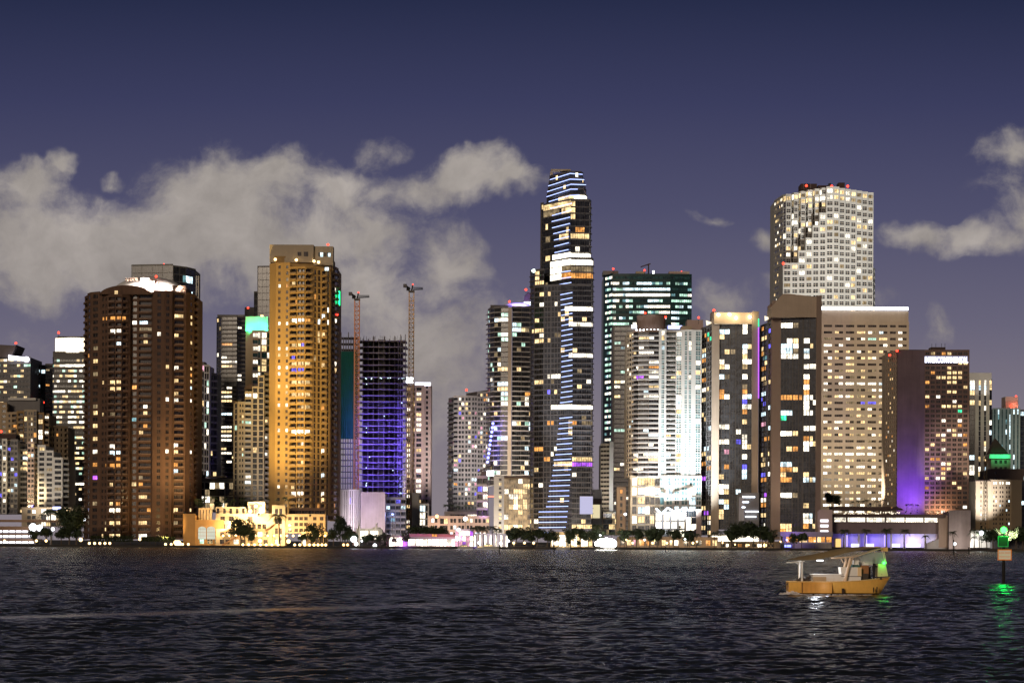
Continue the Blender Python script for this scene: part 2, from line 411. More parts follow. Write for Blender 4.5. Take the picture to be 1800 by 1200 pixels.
# ------------------------------------------------------------------ wall paints
BROWN = paint('brown_render', (.140, .078, .050), .85, .38)
AMBERW = paint('ochre_render', (.40, .255, .10), .85, .15)
CREAM = paint('cream_render', (.52, .43, .31), .85, .12)
PINKC = paint('pinkish_render', (.55, .42, .38), .85, .12)
WHITEW = paint('white_render', (.66, .64, .60), .8, .10)
BEIGE = paint('beige_stone', (.50, .395, .30), .85, .2)
BEIGED = paint('beige_stone_dark', (.34, .25, .20), .85, .10)
CONC = paint('grey_concrete', (.34, .31, .30), .9, .25)
DCONC = paint('dark_concrete', (.14, .13, .14), .9, .3)
DARKW = paint('dark_cladding', (.085, .075, .07), .5, .3)
GREYW = paint('grey_cladding', (.20, .19, .19), .7, .15)
BRONZE = paint('bronze_cladding', (.13, .12, .12), .6, .3)
ROOFD = paint('dark_roof', (.09, .06, .055), .9, .2)
SLABL = paint('pale_slab_edge', (.62, .58, .54), .8, .1)
RAILG = paint('grey_glass_rail', (.20, .19, .185), .35, .25)
RAILB = paint('brown_rail', (.22, .14, .10), .7, .2)
RAILY = paint('ochre_rail', (.34, .23, .13), .7, .2)
RAILW = paint('white_rail', (.5, .49, .47), .6, .15)
HOTELB = paint('hotel_brown_stone', (.18, .115, .09), .85, .28)
WHG = emit('white_tube_glow', (.80, .88, 1), 5.0, False)
WARMG = emit('warm_lamp_glow', (1, .66, .28), 5.0, False)
COOLG = emit('cool_lamp_glow', (.9, .95, 1), 7.0, False)
LEDB = emit('blue_white_led_glow', (.42, .52, 1), 2.6, False)
PURG = emit('purple_led_glow', (.45, .10, 1), 2.4, False)
SIGNW = emit('white_sign_glow', (.86, .86, 1), 4.0, False)

def polyline(x0, x1, y0, ybulge, n):
    """n facets from x0 to x1, depth y0 at both ends and y0-ybulge in the middle"""
    return [(x0 + (x1 - x0) * k / n, y0 - ybulge * math.sin(math.pi * k / n)) for k in range(n + 1)]

# ---- 1 brown arch-topped tower
b = Bld('brown_apartment_tower', 'broad dark brown apartment tower with arched gable and floodlit white dome on top', 'apartment tower', 1480, 248)
b.bm = [BROWN, RAILB]; b.glass = GLB; b.prob = .012; b.cols = 'YOD'
b.marks("183-211 560 O;224 560 O;315 560 Y;336 560 Y;150 566 Y;234 571 W;247-256 571 C;246-262 583 D;279 582 W;192-212 583 W;254 594 D;313 595 Y;254 606 Y;205 607 C;336 605 Y;166 609 D;166 631 Y;166 652 D;166 662 Y;"
        "295 647 Y;313 648 W;335 648 Y;183 672 Y;196 671 Y;207 671 Y;311 670 Y;335 670 Y;196 682 Y;206 682 Y;313 693 Y;166 717 D;166 727 Y;182 726 Y;195 726 D;252 715 W;253 725 Y;231 727 D;294 703 W;311 704 W;334 704 W;"
        "232 738 T;164 749 Y;252 747 O;230 759 Y;249 759 Y;164 771 Y;174 773 P;195 782 W;164 793 W;194-207 793 C;203 804 O;311 780 W;311 792 Y;325 792 O;293 792 W;333 792 W;173 815 O;187-211 815 O;306 815 O;"
        "162 836 P;250 836 D;313 826 C;194 848 Y;233 847 Y;250 847 O;250 869 Y;172 881 D;193 881 Y;203 881 O;190-208 896 X;309 898 Y;331 898 Y;309 914 D;184-203 925 Y;229 925 W;250 925 Y;274 925 W;178 937 Y;193-203 937 Y;250 937 W;"
        "336 571 Y;336 660 O;336 682 C")
b.run([(148, 1508), (153, 1497)], 521, 947, 11.28, ['b3'], BROWN, roof=True)
b.run([(153, 1497), (159, 1489), (175, 1484)], 516, 947, 11.28, ['w2 p.4', 'p.6 w3.2 p.6'], BROWN)
b.run([(175, 1484), (190, 1478), (202, 1475.5), (214, 1475.5), (228, 1479)], 519.5, 947, 11.28, ['p.6 s1.4 s1.1 p.4', 'b3', 'p.2 b3', 'b2.4 s.9 p.5'], BROWN)
b.run([(228, 1482), (243, 1481), (268, 1481)], 516, 947, 11.28, ['p.6 w3 p.5', 'b5.4 p.4'], BROWN)
b.run([(268, 1478), (288, 1479), (302, 1481)], 513, 947, 11.28, ['p1.4 w1.8 p1', 'p.4 w1.3 p.7'], BROWN)
b.run([(302, 1483), (326, 1486)], 505, 947, 11.28, ['p.8 b3.8 p.6'], BROWN)
b.run([(326, 1488), (333, 1493), (341, 1502), (346, 1514)], 520, 947, 11.28, ['p1', 's1.4 p.4', 'b1.5'], BROWN)
# arched gable between 175 and 266
m = MB(); N = 20
def arch_z(px): 
    t = (px - 221) / 47.0
    return P(px, 520 - 18.5 * math.sqrt(max(0, 1 - t * t)), 1478)[1]
zb = P(220, 520, 1478)[1] + .9
for k in range(N):
    xa, xb = 174 + 94 * k / N, 174 + 94 * (k + 1) / N
    Xa, Xb = P(xa, 515, 1477)[0], P(xb, 515, 1477)[0]
    za, zc = max(zb + .05, arch_z(xa)), max(zb + .05, arch_z(xb))
    m.hexa([(Xa, 1476.8, zb), (Xb, 1476.8, zb), (Xb, 1484, zb), (Xa, 1484, zb), (Xa, 1476.8, za), (Xb, 1476.8, zc), (Xb, 1484, zc), (Xa, 1484, za)])
m.build('gable', BROWN, b.t)
b.glow(201.5, 207, 511, 517.5, 1476.6, LIT['Y'], 'lit_window', .2)
# dome
DOME = paint('white_dome_paint', (.82, .80, .78), .6, .05)
m = MB(); nu, nv = 40, 10
cx, cz = P(261, 522, 1500); rx = 68 / FPX * 1500; rz = 36.5 / FPX * 1500
def dm(i, j):
    a = math.pi * 2 * i / nu; e = math.pi / 2 * j / nv
    return (cx + rx * math.cos(e) * math.cos(a), 1502 + 15 * math.cos(e) * math.sin(a), cz + rz * math.sin(e))
for i in range(nu):
    for j in range(nv): m.quad(dm(i, j), dm(i + 1, j), dm(i + 1, j + 1), dm(i, j + 1))
m.build('dome', DOME, b.t, smooth=True, weld=True)
for x_, y_ in ((222, 491), (228, 490), (234, 490), (240, 490), (265, 494), (270, 495), (276, 497)):
    X_, Z_ = P(x_, y_, 1487); m = MB(); m.box(X_ - .7, 1487, Z_ - .7, X_ + .7, 1494, Z_ + .7); m.build('roof_vent', BEIGED, b.t)
m = MB(); X0, Z0 = P(246, 502, 1486); X1, Z1 = P(262, 488, 1486); m.box(X0, 1486.5, Z0 - 4, X1, 1500, Z1); m.build('roof_block', DOME, b.t)
for x_ in (210, 238, 262, 290, 315):
    X_, Z_ = P(x_, 519, 1483); lamp_at('dome_light', (X_, 1480.2 + (x_ > 225) * 4, Z_ + 4.5), 17000, (1, .87, .78), b.t, radius=.6)
b.beacon(274.5, 486, 1490); b.done()

# ---- 2 ochre tower with crown slab
b = Bld('ochre_apartment_tower', 'tall slim ochre apartment tower washed in amber light, with a blank crown slab', 'apartment tower', 1480, 533)
b.bm = [AMBERW, RAILY]; b.glass = GLB; b.prob = .02; b.cols = 'YOWD'
b.marks("491 501 W;505 501 O;512 501 Y;490 568 W;504 568 W;510-535 568 X;542 568 O;569 561 C;559 565 C;559 583 Y;559 593 Y;569 593 Y;574 593 Y;490 610 W;504 610 W;512-524 610 Y;532 610 B;490 621 Y;503 621 Y;511 632 B;489 642 W;504 642 W;511-538 642 Y;"
        "542 642 Y;568 637 Y;489 652 W;503 652 D;511-530 652 B;490 674 Y;503-548 674 Y;504-535 694 Y;490 716 W;503 716 W;535 716 Y;489 758 W;499-547 758 X;567 792 W;487 811 Y;506 811 Y;530 811 Y;487 853 W;504-512 853 Y;506-530 863 W;585 887 O;567 836 C;566 876 Y;560 887 O;566 866 W;588 642 W;588 652 Y;588 568 W")
b.run([(473, 1489), (484, 1484), (498, 1482.5), (509, 1481.5)], 464, 905, 10.9, ['p2', 'p.3 s1 p.5', 'p.3 s1 p.2'], AMBERW)
b.run([(509, 1481.5), (522, 1478), (536, 1477), (549, 1480)], 470, 905, 10.9, ['b3 p.2', 'b1.5 b1.6 p.2', 'b3 p.3'], AMBERW)
b.run([(549, 1480), (557, 1483), (564, 1485), (574, 1487), (581, 1490)], 474, 905, 10.9, ['p.6 t1 p.3', 'p.2 t1 p.2', 'p.3 b2 p.3', 'p.2 t1 p.8'], AMBERW)
b.run([(581, 1496), (588, 1502), (594, 1512)], 471, 915, 10.9, ['b2 p.4', 'B2'], BEIGED)
b.run([(483, 1491), (585, 1497)], 455, 476, None, ['p'], AMBERW, rows=1, back=20)
b.box(474, 551, 430, 461, 1492, 9, CREAM, 'crown'); b.box(551.2, 585.5, 433, 466, 1494, 9, CREAM, 'crown')
b.glow(523, 529.5, 443, 450, 1491.9, GLB, 'window', .15); b.glow(534, 541.5, 442.5, 450.5, 1491.9, GLB, 'window', .15)
for x_ in (561, 571, 575.5): b.glow(x_ - 1.2, x_ + 1.2, 444, 451, 1493.9, GL, 'window', .15)
b.glow(563, 568, 444, 451.5, 1493.9, LIT['C'], 'lit_window', .15); b.glow(576.5, 581, 445, 451.5, 1493.9, LIT['C'], 'lit_window', .15)
b.glow(571, 578, 470, 475.5, 1486.2, LIT['C'], 'lit_window', .3)
for x_, y_ in ((484, 456), (521, 457), (552, 459), (560, 461)):
    X_, Z_ = P(x_, y_, 1489.5); lamp_at('crown_light', (X_, 1489.3, Z_ + .4), 4200, (1, .70, .38), b.t, radius=.5)
    m = MB(); m.ball((X_, 1489.3, Z_), .9); m.build('roof_lamp', WARMG, b.t)
b.glow(595.5, 597.8, 512, 537, 1512, emit('green_sign_glow', (.02, 1, .30), 4, False), 'sign', 1.5)
b.box(591, 595.5, 508, 540, 1513, 3, DARKW, 'sign_backing')
b.beacon(576.5, 430, 1496); b.beacon(593, 553, 1508, .6); b.done()

# ---- 3 glass tower behind the brown one
b = Bld('glass_tower', 'dark glass tower with steel lattice edge rising behind the brown arch-topped tower', 'tower', 1720, 290)
b.bm = [GREYW, RAILG]; b.prob = .02; b.cols = 'CT'; b.marks("333 494 C;333 520 C;335 540 W;343 555 W;343 600 W")
b.run([(230, 1722), (303, 1716)], 466, 900, 13, ['g1.6*4'], GREYW); b.run([(303, 1716), (326, 1726), (343, 1740)], 471, 900, 13, ['p.2 g1.4*2', 'g1.5*2 p.2'], GREYW)
m = MB()
for x_ in (344, 348):
    X_, _ = P(x_, 600, 1728); m.bar((X_, 1730, 2), (X_, 1730, P(x_, 484, 1728)[1]), .35)
for k in range(44):
    z_ = P(346, 486 + k * 9, 1728)[1]; m.bar((P(344, 600, 1728)[0], 1730, z_), (P(348, 600, 1728)[0], 1730, z_), .22)
    if k % 2: m.bar((P(344, 600, 1728)[0], 1730, z_), (P(348, 600, 1728)[0], 1730, z_ + 3.6), .18)
m.build('lattice_edge', SLABL, b.t); b.beacon(288, 465, 1722); b.done()

# ---- 4 grey-white condo in the gap
b = Bld('slender_grey_condo', 'slender pale grey condominium with bright rooms in the gap beside the brown tower', 'condominium', 1700, 362)
b.bm = [SLABL, RAILG]; b.prob = .22; b.cols = 'WWCVKY'
b.run([(343, 1706), (358, 1702)], 640, 900, 12.4, ['B3 p.2 B2'], GREYW); b.run([(358, 1700), (368, 1702)], 643, 900, 12.4, ['p.3 t1 t1 p.3'], WHITEW)
b.prob = .12; b.run([(368, 1710), (381, 1716)], 658, 900, 12.4, ['B2 p.2 B2'], GREYW)
b.box(345, 360, 636, 640, 1704, 12, ROOFD); b.done()

# ---- 5 dark condo 380-432
b = Bld('dark_balcony_condo', 'dark flat-roofed condominium with long balconies and a few bright rooms left of the green-topped tower', 'condominium', 1760, 406)
b.bm = [DARKW, RAILG]; b.prob = .05; b.cols = 'YWD'
b.marks("393-403 609 O;395-403 639 W;410 639 W;395-403 648 Y;392-400 688 Y;423 659 W;423 667 W;396-403 695 W;395-402 703 Y;398-404 726 C;395-403 732 Y;381 744 P;393-403 752 W;393-403 759 Y;393-403 768 W;393-402 774 W;393-400 796 W;406 811 W;424 577 W")
b.run([(380, 1770), (388, 1762)], 558, 900, 7.6, ['t1 t1'], GREYW); b.run([(388, 1760), (416, 1758)], 556, 900, 7.6, ['p.2 B3 B3 B2.6'], DARKW)
b.run([(416, 1764), (432, 1766)], 558, 900, 7.6, ['p.2 B2 B2'], DARKW); b.box(382, 430, 553, 556.5, 1764, 14, GREYW); b.done()

# ---- 6 green-topped cream tower and the glass one behind it
b = Bld('green_topped_tower', 'cream apartment tower whose blank top wall is lit vivid green', 'apartment tower', 1640, 453)
b.bm = [CREAM, RAILW]; b.glass = GLT; b.prob = .16; b.cols = 'YWW'
b.marks("448 591 W;456 591 W;466 591 W;447 614 W;454 614 W;454 652 Y;463 651 Y")
b.run([(431, 1645), (442, 1641)], 583, 900, 11.9, ['p1'], CREAM, roof=False); b.run([(442, 1640), (457, 1640), (476, 1642)], 583, 900, 11.9, ['p.3 b2.2 t1', 'p.3 t1.6 t1.2'], CREAM)
b.box(431.5, 471, 556, 582.6, 1646, 6, WHITEW, 'crown')
X_, Z_ = P(450, 584, 1638); lamp_at('crown_light', (X_ - 4, 1641.5, Z_ + 1.5), 11000, (.02, 1, .25), b.t, radius=.5); lamp_at('crown_light', (X_ + 5, 1641.5, Z_ + 1.5), 15000, (.02, 1, .28), b.t, radius=.5)
b.glow(458, 463, 554, 556, 1648, WARMG, 'roof_lamp'); b.done()
b = Bld('stepped_glass_tower', 'dark stepped glass tower half hidden behind the ochre tower', 'tower', 1800, 463)
b.prob = .03; b.cols = 'YD'; b.bm = [GREYW, RAILG]
b.run([(452, 1802), (476, 1800)], 469, 700, 11.5, ['p.15 g1*3'], GREYW); b.run([(446, 1804), (452, 1803)], 514, 700, 11.5, ['g1'], DARKW); b.run([(430, 1812), (447, 1812)], 542, 600, 10, ['p1'], DARKW); b.beacon(436, 541, 1812, .8); b.done()

# ---- 7 cream condo in front
b = Bld('cream_stepped_condo', 'cream stepped condominium with small dark-roofed penthouse, against the ochre tower', 'condominium', 1560, 443)
b.bm = [CREAM, RAILW]; b.prob = .03; b.cols = 'YWV'
b.marks("428 743 V;434 743 V;412 752 V;425 802 V;420 791 Y;426 790 Y;446 790 Y;441 693 W;450 693 W;468 802 W;438 848 C;435 693 O")
b.run([(410, 1568), (418, 1563), (430, 1562)], 708, 900, 9.55, ['p.3 t1 p.3', 'p.3 s1 s1 p.3'], CREAM); b.run([(430, 1560), (443, 1560)], 690, 900, 9.55, ['b2 p.3 '], CREAM)
b.run([(443, 1559), (453, 1559)], 681, 900, 9.55, ['p.2 t2 p.2'], CREAM); b.run([(453, 1557), (464, 1557)], 662, 900, 9.55, ['p.3 t2 p.3'], CREAM); b.run([(464, 1560), (474, 1566)], 658, 900, 9.55, ['b2'], CREAM)
m = MB(); x0, z0 = P(430, 684, 1562); x1, _ = P(453, 684, 1562); z1 = P(441, 674.5, 1562)[1]
for k in range(10):
    ta, tb = k / 10, (k + 1) / 10; fa = lambda t: z0 + (z1 - z0) * math.sin(math.pi * (0.12 + .76 * t))
    m.hexa([(x0 + (x1 - x0) * ta, 1562.3, z0), (x0 + (x1 - x0) * tb, 1562.3, z0), (x0 + (x1 - x0) * tb, 1572, z0), (x0 + (x1 - x0) * ta, 1572, z0),
            (x0 + (x1 - x0) * ta, 1562.3, fa(ta)), (x0 + (x1 - x0) * tb, 1562.3, fa(tb)), (x0 + (x1 - x0) * tb, 1572, fa(tb)), (x0 + (x1 - x0) * ta, 1572, fa(ta))])
m.build('roof', ROOFD, b.t); b.box(409, 430, 704, 708, 1566, 12, ROOFD, 'roof'); b.done()

# ---- 8 left edge group
b = Bld('wedge_roof_office', 'grey office tower at the skyline end with slanted roof and bright white sign', 'office tower', 1950, 26)
b.prob = .34; b.cols = 'YYWDV'
b.run([(-30, 1956), (53, 1948)], 628, 900, 9.4, ['r1*14'], GREYW, back=40)
m = MB(); pts = [(-30, 604), (25, 607), (29, 606), (21, 624), (49, 627.8), (-30, 627.8)]
pw = [P(x_, y_, 1950) for x_, y_ in pts]; m.poly([(x_, 1950, z_) for x_, z_ in pw]); m.poly([(x_, 1985, z_) for x_, z_ in pw[::-1]])
for i in range(len(pw)): a, c = pw[i], pw[(i + 1) % len(pw)]; m.quad((a[0], 1950, a[1]), (a[0], 1985, a[1]), (c[0], 1985, c[1]), (c[0], 1950, c[1]))
m.build('roof', paint('mauve_cladding', (.16, .13, .13), .7), b.t)
m = MB()
for q in range(11):
    xa = 15 + q * 2.7; X_, Z_ = P(xa, 627.5 + q * .35, 1947); m.box(X_, 1946.5, Z_ - 1.5, X_ + 1.0, 1947.5, Z_ + 1.5 + (q == 0) * .3)
X_, Z_ = P(46.5, 631.5, 1947); m.bar((X_, 1946.3, Z_), (X_, 1947.5, Z_), 2.3, 0, 2.3, 12); X_, Z_ = P(15, 630.5, 1947); X2 = P(44, 630.5, 1947)[0]
m.box(X_, 1946.9, Z_ - 1.2, X2, 1947.4, Z_ + 1.0)
m.build('sign', SIGNW, b.t); b.beacon(28, 603, 1950, .9); b.done()
b = Bld('blue_grey_glass_office', 'low blue-grey glass office with two dark bays between the white-signed office and the lantern-topped one', 'office block', 1980, 74)
b.prob = .05; b.cols = 'YCB'; b.marks("62 651 C;75 652 C;85 652 D;59 674 V;85 677 O"); b.bm = [SLABL, RAILG]
b.run([(53, 1985), (71, 1983)], 642, 900, 6.6, ['p.3 B2.4 p.2'], GREYW); b.run([(71, 1987), (79, 1987)], 643, 900, 6.6, ['g1'], GREYW); b.run([(79, 1983), (95, 1985)], 641, 900, 6.6, ['p.1 B2 p.2'], GREYW)
b.beacon(76.5, 707, 1960, .8); b.done()
b = Bld('lantern_topped_office', 'dark office tower with brilliantly lit white lantern crown and glowing floor bands', 'office tower', 1760, 121)
b.prob = .5; b.cols = 'YYWWV'
b.rowp = lambda x, y: {0: .45, 1: .9, 2: .3, 3: .55, 4: .5, 5: .4, 6: .9, 7: .6, 8: .85, 9: .7, 10: .8, 11: .5, 12: .75, 13: .5, 14: .15, 15: .8, 16: .7, 17: .35, 18: .4, 19: .9, 20: .3, 21: .8}.get(int((y - 629) / 9.0), .35)
b.marks("116-148 644 X;94-113 690 W;116-146 853 X;118-146 808 Y")
b.run([(92, 1766), (94, 1762), (149, 1760), (165, 1766)], 629, 900, 9.0, ['r1', 'r1*11', 'r1*3'], DARKW); b.run([(93, 1764), (165, 1764)], 620, 629, None, ['p1'], DARKW, rows=1)
m = MB(); m2 = MB()
for k, (px_, Y_) in enumerate(polyline(97, 158, 1768, 5, 12)):
    X_, _ = P(px_, 600, Y_)
    if k: m.quad((pX, pY, zlo), (X_, Y_, zlo), (X_, Y_, zhi), (pX, pY, zhi))
    zlo = P(px_, 619.8, 1766)[1]; zhi = P(px_, 594, 1766)[1]; pX, pY = X_, Y_
    m2.box(X_ - .12, Y_ - .25, zlo, X_ + .12, Y_ - .02, zhi)
m.build('lantern', emit('lantern_glow', (1, .84, .60), 3.0, False), b.t); m2.build('mullion', GREYW, b.t)
b.box(101, 158, 591, 593.8, 1764, 22, GREYW, 'roof'); b.beacon(103, 584.5, 1766, .9); b.done()
b = Bld('tan_stepped_condo', 'tan and ochre stepped condominium with grey rooftop storey at the far end of the skyline', 'condominium', 1640, 48)
b.bm = [CREAM, RAILY]; b.glass = GLB; b.prob = .07; b.cols = 'YWO'; TAN = paint('tan_render', (.48, .36, .23), .85, .14); OCH = paint('deep_ochre_render', (.36, .23, .10), .85, .14)
b.marks("45 740 Y;56 740 Y;74 740 Y;80 738 W;73 757 W;73 765 W;79 765 W;33 765 Y;62 765 O;58 715 X")
b.run([(-30, 1650), (12, 1648)], 709, 900, 9.2, ['s1 p.4 s1 p.4 s1'], TAN); b.run([(12, 1646), (29, 1644)], 726, 900, 9.2, ['p.2 s1 p.2 b1.4 '], TAN); b.run([(29, 1643), (42, 1643)], 724, 900, 9.2, ['p.4 b1.5 p.2'], OCH)
b.run([(42, 1641), (64, 1641)], 722, 900, 9.2, ['t1 p.3 s.8 s.8 p.2 t1'], CREAM); b.run([(64, 1643), (77, 1643)], 727, 900, 9.2, ['p.4 t1.4 p.3'], OCH); b.run([(77, 1645), (86, 1646)], 729, 900, 9.2, ['b2'], TAN)
b.run([(86, 1650), (96, 1652), (119, 1660)], 750, 900, 9.2, ['p.3 s1 s1', 'p.3 s1 p.2 s1 p.3 b1'], TAN)
b.box(14, 70, 700, 724, 1656, 14, GREYW); b.box(14, 63, 699, 703, 1654, 18, WHITEW, 'roof'); b.done()
b = Bld('dark_pale_striped_condo', 'dark condominium with pale vertical window stripes at the far end of the shore', 'condominium', 1580, 25)
b.bm = [GREYW, RAILG]; b.prob = .13; b.cols = 'YWBC'
b.marks("8 802 W;7 832 W;7 841 W;20 804 B;20 823 C;26 852 C;19 860 C;47 796 Y;47 816 Y;52 796 Y;47 824 Y;62 865 O;20 889 D")
b.run([(-30, 1586), (3, 1583)], 772, 903, 9.2, ['B2 p.3 B2'], DARKW); b.run([(3, 1581), (12, 1581)], 773, 903, 9.2, ['p.3 w1.3 p.3'], WHITEW); b.run([(12, 1584), (18, 1584)], 776, 903, 9.2, ['B1'], DARKW)
b.run([(18, 1581), (31, 1581)], 774, 903, 9.2, ['w1 w1'], GREYW); b.run([(31, 1590), (48, 1588)], 782, 903, 9.2, ['B2.4'], DARKW); b.run([(48, 1583), (60, 1584)], 778, 903, 9.2, ['w1.1 w1'], PINKC); b.run([(60, 1585), (66, 1588)], 786, 903, 9.2, ['b1'], CREAM)
b.box(-30, 28, 762, 771, 1590, 14, ROOFD); b.beacon(2, 758, 1590, .8); b.done()
b = Bld('white_gridded_condo', 'white mid-rise with a neat grid of wide dark windows and stepped corner near the shore', 'apartment block', 1560, 90)
b.bm = [WHITEW, RAILW]; b.glass = GL; b.prob = .03; b.cols = 'YD'; b.marks("66 790 W;72 790 Y;73 838 D;86 829 D;62 866 Y")
b.run([(66, 1562), (80, 1560)], 784, 893, 9.25, ['p.2 w3 p.2'], WHITEW); b.run([(80, 1560), (94, 1560)], 793.5, 893, 9.25, ['w3 p.2'], WHITEW); b.run([(94, 1560), (110, 1561)], 806, 893, 9.25, ['w4 p.1'], WHITEW); b.run([(110, 1563), (120, 1567)], 806, 893, 9.25, ['B3'], CREAM)
b.done()

# ---- 9 construction tower
b = Bld('unfinished_concrete_tower', 'unfinished concrete tower with bare floors lit violet and a green netted side', 'construction site', 1650, 655)
PURC = paint('site_concrete', (.34, .30, .33), .9, .35)
x0, _ = P(627, 760, 1650); x1, _ = P(713, 760, 1650); xl, _ = P(597, 760, 1650)
zt = P(670, 598, 1650)[1]; nfl = 34; fh = zt / nfl
for k in range(1, nfl + 1):
    m = MB(); z_ = k * fh; lip = .25 * math.sin(k * 1.7)
    m.box(x0 + lip, 1650 + .5 * math.sin(k), z_ - .5, x1 - 6, 1672, z_); m.box(x1 - 6, 1647.5, z_ - .75, x1 + .6 * (k % 3 == 0), 1670, z_)
    m.build('floor_slab', PURC, b.t)
m = MB(); z_lim = zt + 5
for q in range(8):
    x_ = x0 + (x1 - x0 - 8) * q / 7
    for yy in (1654.5, 1662): m.box(x_ - .2, yy - .35, 2, x_ + .2, yy + .35, zt + (3.5 if q in (0, 3, 5, 7) else 1.5))
for q in range(4): x_ = x1 - 5.2 + q * 1.6; m.box(x_ - .25, 1648.5, 2, x_ + .25, 1649, zt + (q in (1, 3)) * 4)
m.build('column', PURC, b.t)
m = MB(); m.box(x0 + 3, 1664, 2, x1 - 3, 1669, zt + .5); m.box(x0 + 14, 1657, 2, x0 + 19, 1664, zt + 1); m.build('core', DCONC, b.t)
m = MB(); za = P(610, 771, 1650)[1]; zn = P(610, 617, 1650)[1]
for k in range(16): m.quad((xl + (x0 - xl) * k / 16, 1652 + (k % 2) * .25, za), (xl + (x0 - xl) * (k + 1) / 16, 1652 + ((k + 1) % 2) * .25, za), (xl + (x0 - xl) * (k + 1) / 16, 1652 + ((k + 1) % 2) * .25, zn), (xl + (x0 - xl) * k / 16, 1652 + (k % 2) * .25, zn))
m.build('green_netting', paint('green_net', (.0, .075, .045), .9, .3), b.t)
m = MB(); zt2 = P(610, 592, 1650)[1]
for k in range(36):
    z_ = zt2 * (k + 1) / 36
    m.box(xl, 1652.6, z_ - .3, x0 - .6, 1670, z_)
for q in range(7): x_ = xl + .5 + (x0 - xl - 1.6) * q / 6; m.box(x_ - .3, 1653, 2, x_ + .3, 1653.6, zt2 + (q % 3 == 0) * 3.5)
m.build('side_frame', DCONC, b.t)
m = MB()
for k in range(60):
    x_ = rnd.uniform(xl, x1 - 1); z_ = zt + rnd.uniform(0, 1.2); m.box(x_, 1651, z_ - .5, x_ + .12, 1651.15, z_ + rnd.uniform(.8, 2.6))
m.build('rebar', DCONC, b.t)
m = MB(); 
for q in range(26):
    x_ = x0 + (x1 - x0) * rnd.random(); z_ = P(660, 665, 1650)[1] + rnd.uniform(-.6, .6)
    if q > 12: z_ = rnd.uniform(30, zt * .8)
    if q > 18: x_ = P(644, 800, 1650)[0]
    m.box(x_ - .3, 1648.8, z_ - .3, x_ + .3, 1649.2, z_ + .3)
m.build('work_light', emit('site_lamp_glow', (.7, .95, 1), 2.2, False), b.t)
for z_, pw_ in ((fh * 8, 6000), (fh * 11, 9000), (fh * 14, 12000), (fh * 17, 12000), (fh * 20, 9000), (fh * 23, 4500)):
    for q, x_ in enumerate((x0 + 5, x1 - 8)): lamp_at('violet_work_light', (x_, 1640, z_), pw_ * (.8 if q else 1), (.20, .13, 1), b.t, radius=1.0)
for k in range(8): lamp_at('cool_work_light', (x1 - 3, 1647, 12 + k * 5), 120, (.5, .8, 1), b.t, radius=.3)
b.t['label'] = b.t['label']

def crane(pxm, ytop, ybot, Y, col, label):
    t = thing('tower_crane', label, 'crane', (P(pxm, 900, Y)[0], Y, 1.2), 'tower cranes over the unfinished tower')
    x, zt = P(pxm, (ytop + ybot) / 2, Y)[0], P(pxm, ytop + 14, Y)[1]; r = 1.6
    m = MB(); k = 0; z = 1.2
    cs = [(x - r, Y - r), (x + r, Y - r), (x + r, Y + r), (x - r, Y + r)]
    for c in cs: m.bar((*c, 1.2), (*c, zt), .36, n=4)
    while z < zt - 3:
        for i in range(4): m.bar((*cs[i], z), (*cs[(i + 1) % 4], z + 3), .2, n=4); m.bar((*cs[i], z), (*cs[(i + 1) % 4], z), .2, n=4)
        z += 3
    m.build('mast', col, t)
    m = MB(); m.box(x - 2, Y - 2, zt, x + 2, Y + 2, zt + 1.2); m.box(x - 3.4, Y - 1.3, zt + 1.2, x - 1.2, Y + 1, zt + 3.6); m.build('cab', DARKW, t)
    m = MB(); m.bar((x, Y, zt + 1.2), (x + .8, Y + 1, zt + 5), .5); m.bar((x + 1, Y, zt + 2), (x + 6.5, Y + 26, zt + 5), .45); m.bar((x + 1, Y, zt + 3.3), (x + 6.5, Y + 26, zt + 6.0), .3)
    m.bar((x - 1, Y, zt + 2.5), (x - 4.2, Y - 5, zt + 4.6), .5); m.build('jib', FIX, t)
    m = MB(); m.box(x - 5.3, Y - 7, zt + 2.8, x - 3, Y - 4, zt + 5); m.build('counterweight', DCONC, t)
    m = MB(); m.ball((x + .8, Y + 1, zt + 5.5), .5); m.build('red_beacon', RED, t)
ORC = paint('orange_mast_paint', (.80, .33, .16), .6, .15); YLC = paint('yellow_mast_paint', (.85, .55, .27), .6, .15)
crane(627, 514, 850, 1640, ORC, 'orange lattice tower crane rising in front of the green netted side')
crane(722.5, 500, 930, 1630, YLC, 'taller yellow lattice tower crane beside the pink-white condominium')

# ---- 10 pink-white condo
b = Bld('pink_white_condo', 'pinkish white condominium with a bright lit parapet beside the unfinished tower', 'condominium', 1700, 737)
b.bm = [PINKC, RAILW]; b.prob = .10; b.cols = 'WY'
b.rowp = lambda x, y: .5 if 716 < x < 724 or 731 < x < 740 else .04
b.run([(713, 1704), (729, 1700)], 679, 930, 9.1, ['p.2 w1.4 p.6 w.8'], PINKC); b.run([(729, 1698), (745, 1698)], 679, 930, 9.1, ['p.2 w2.2 p.6'], PINKC); b.run([(745, 1700), (757, 1706)], 676, 930, 9.1, ['p.5 w1.2 p.7'], PINKC)
b.glow(730, 757, 672, 677.5, 1700, SIGNW, 'parapet_light'); b.glow(714, 727, 663, 673, 1703, COOLG, 'roof_lamp'); b.done()

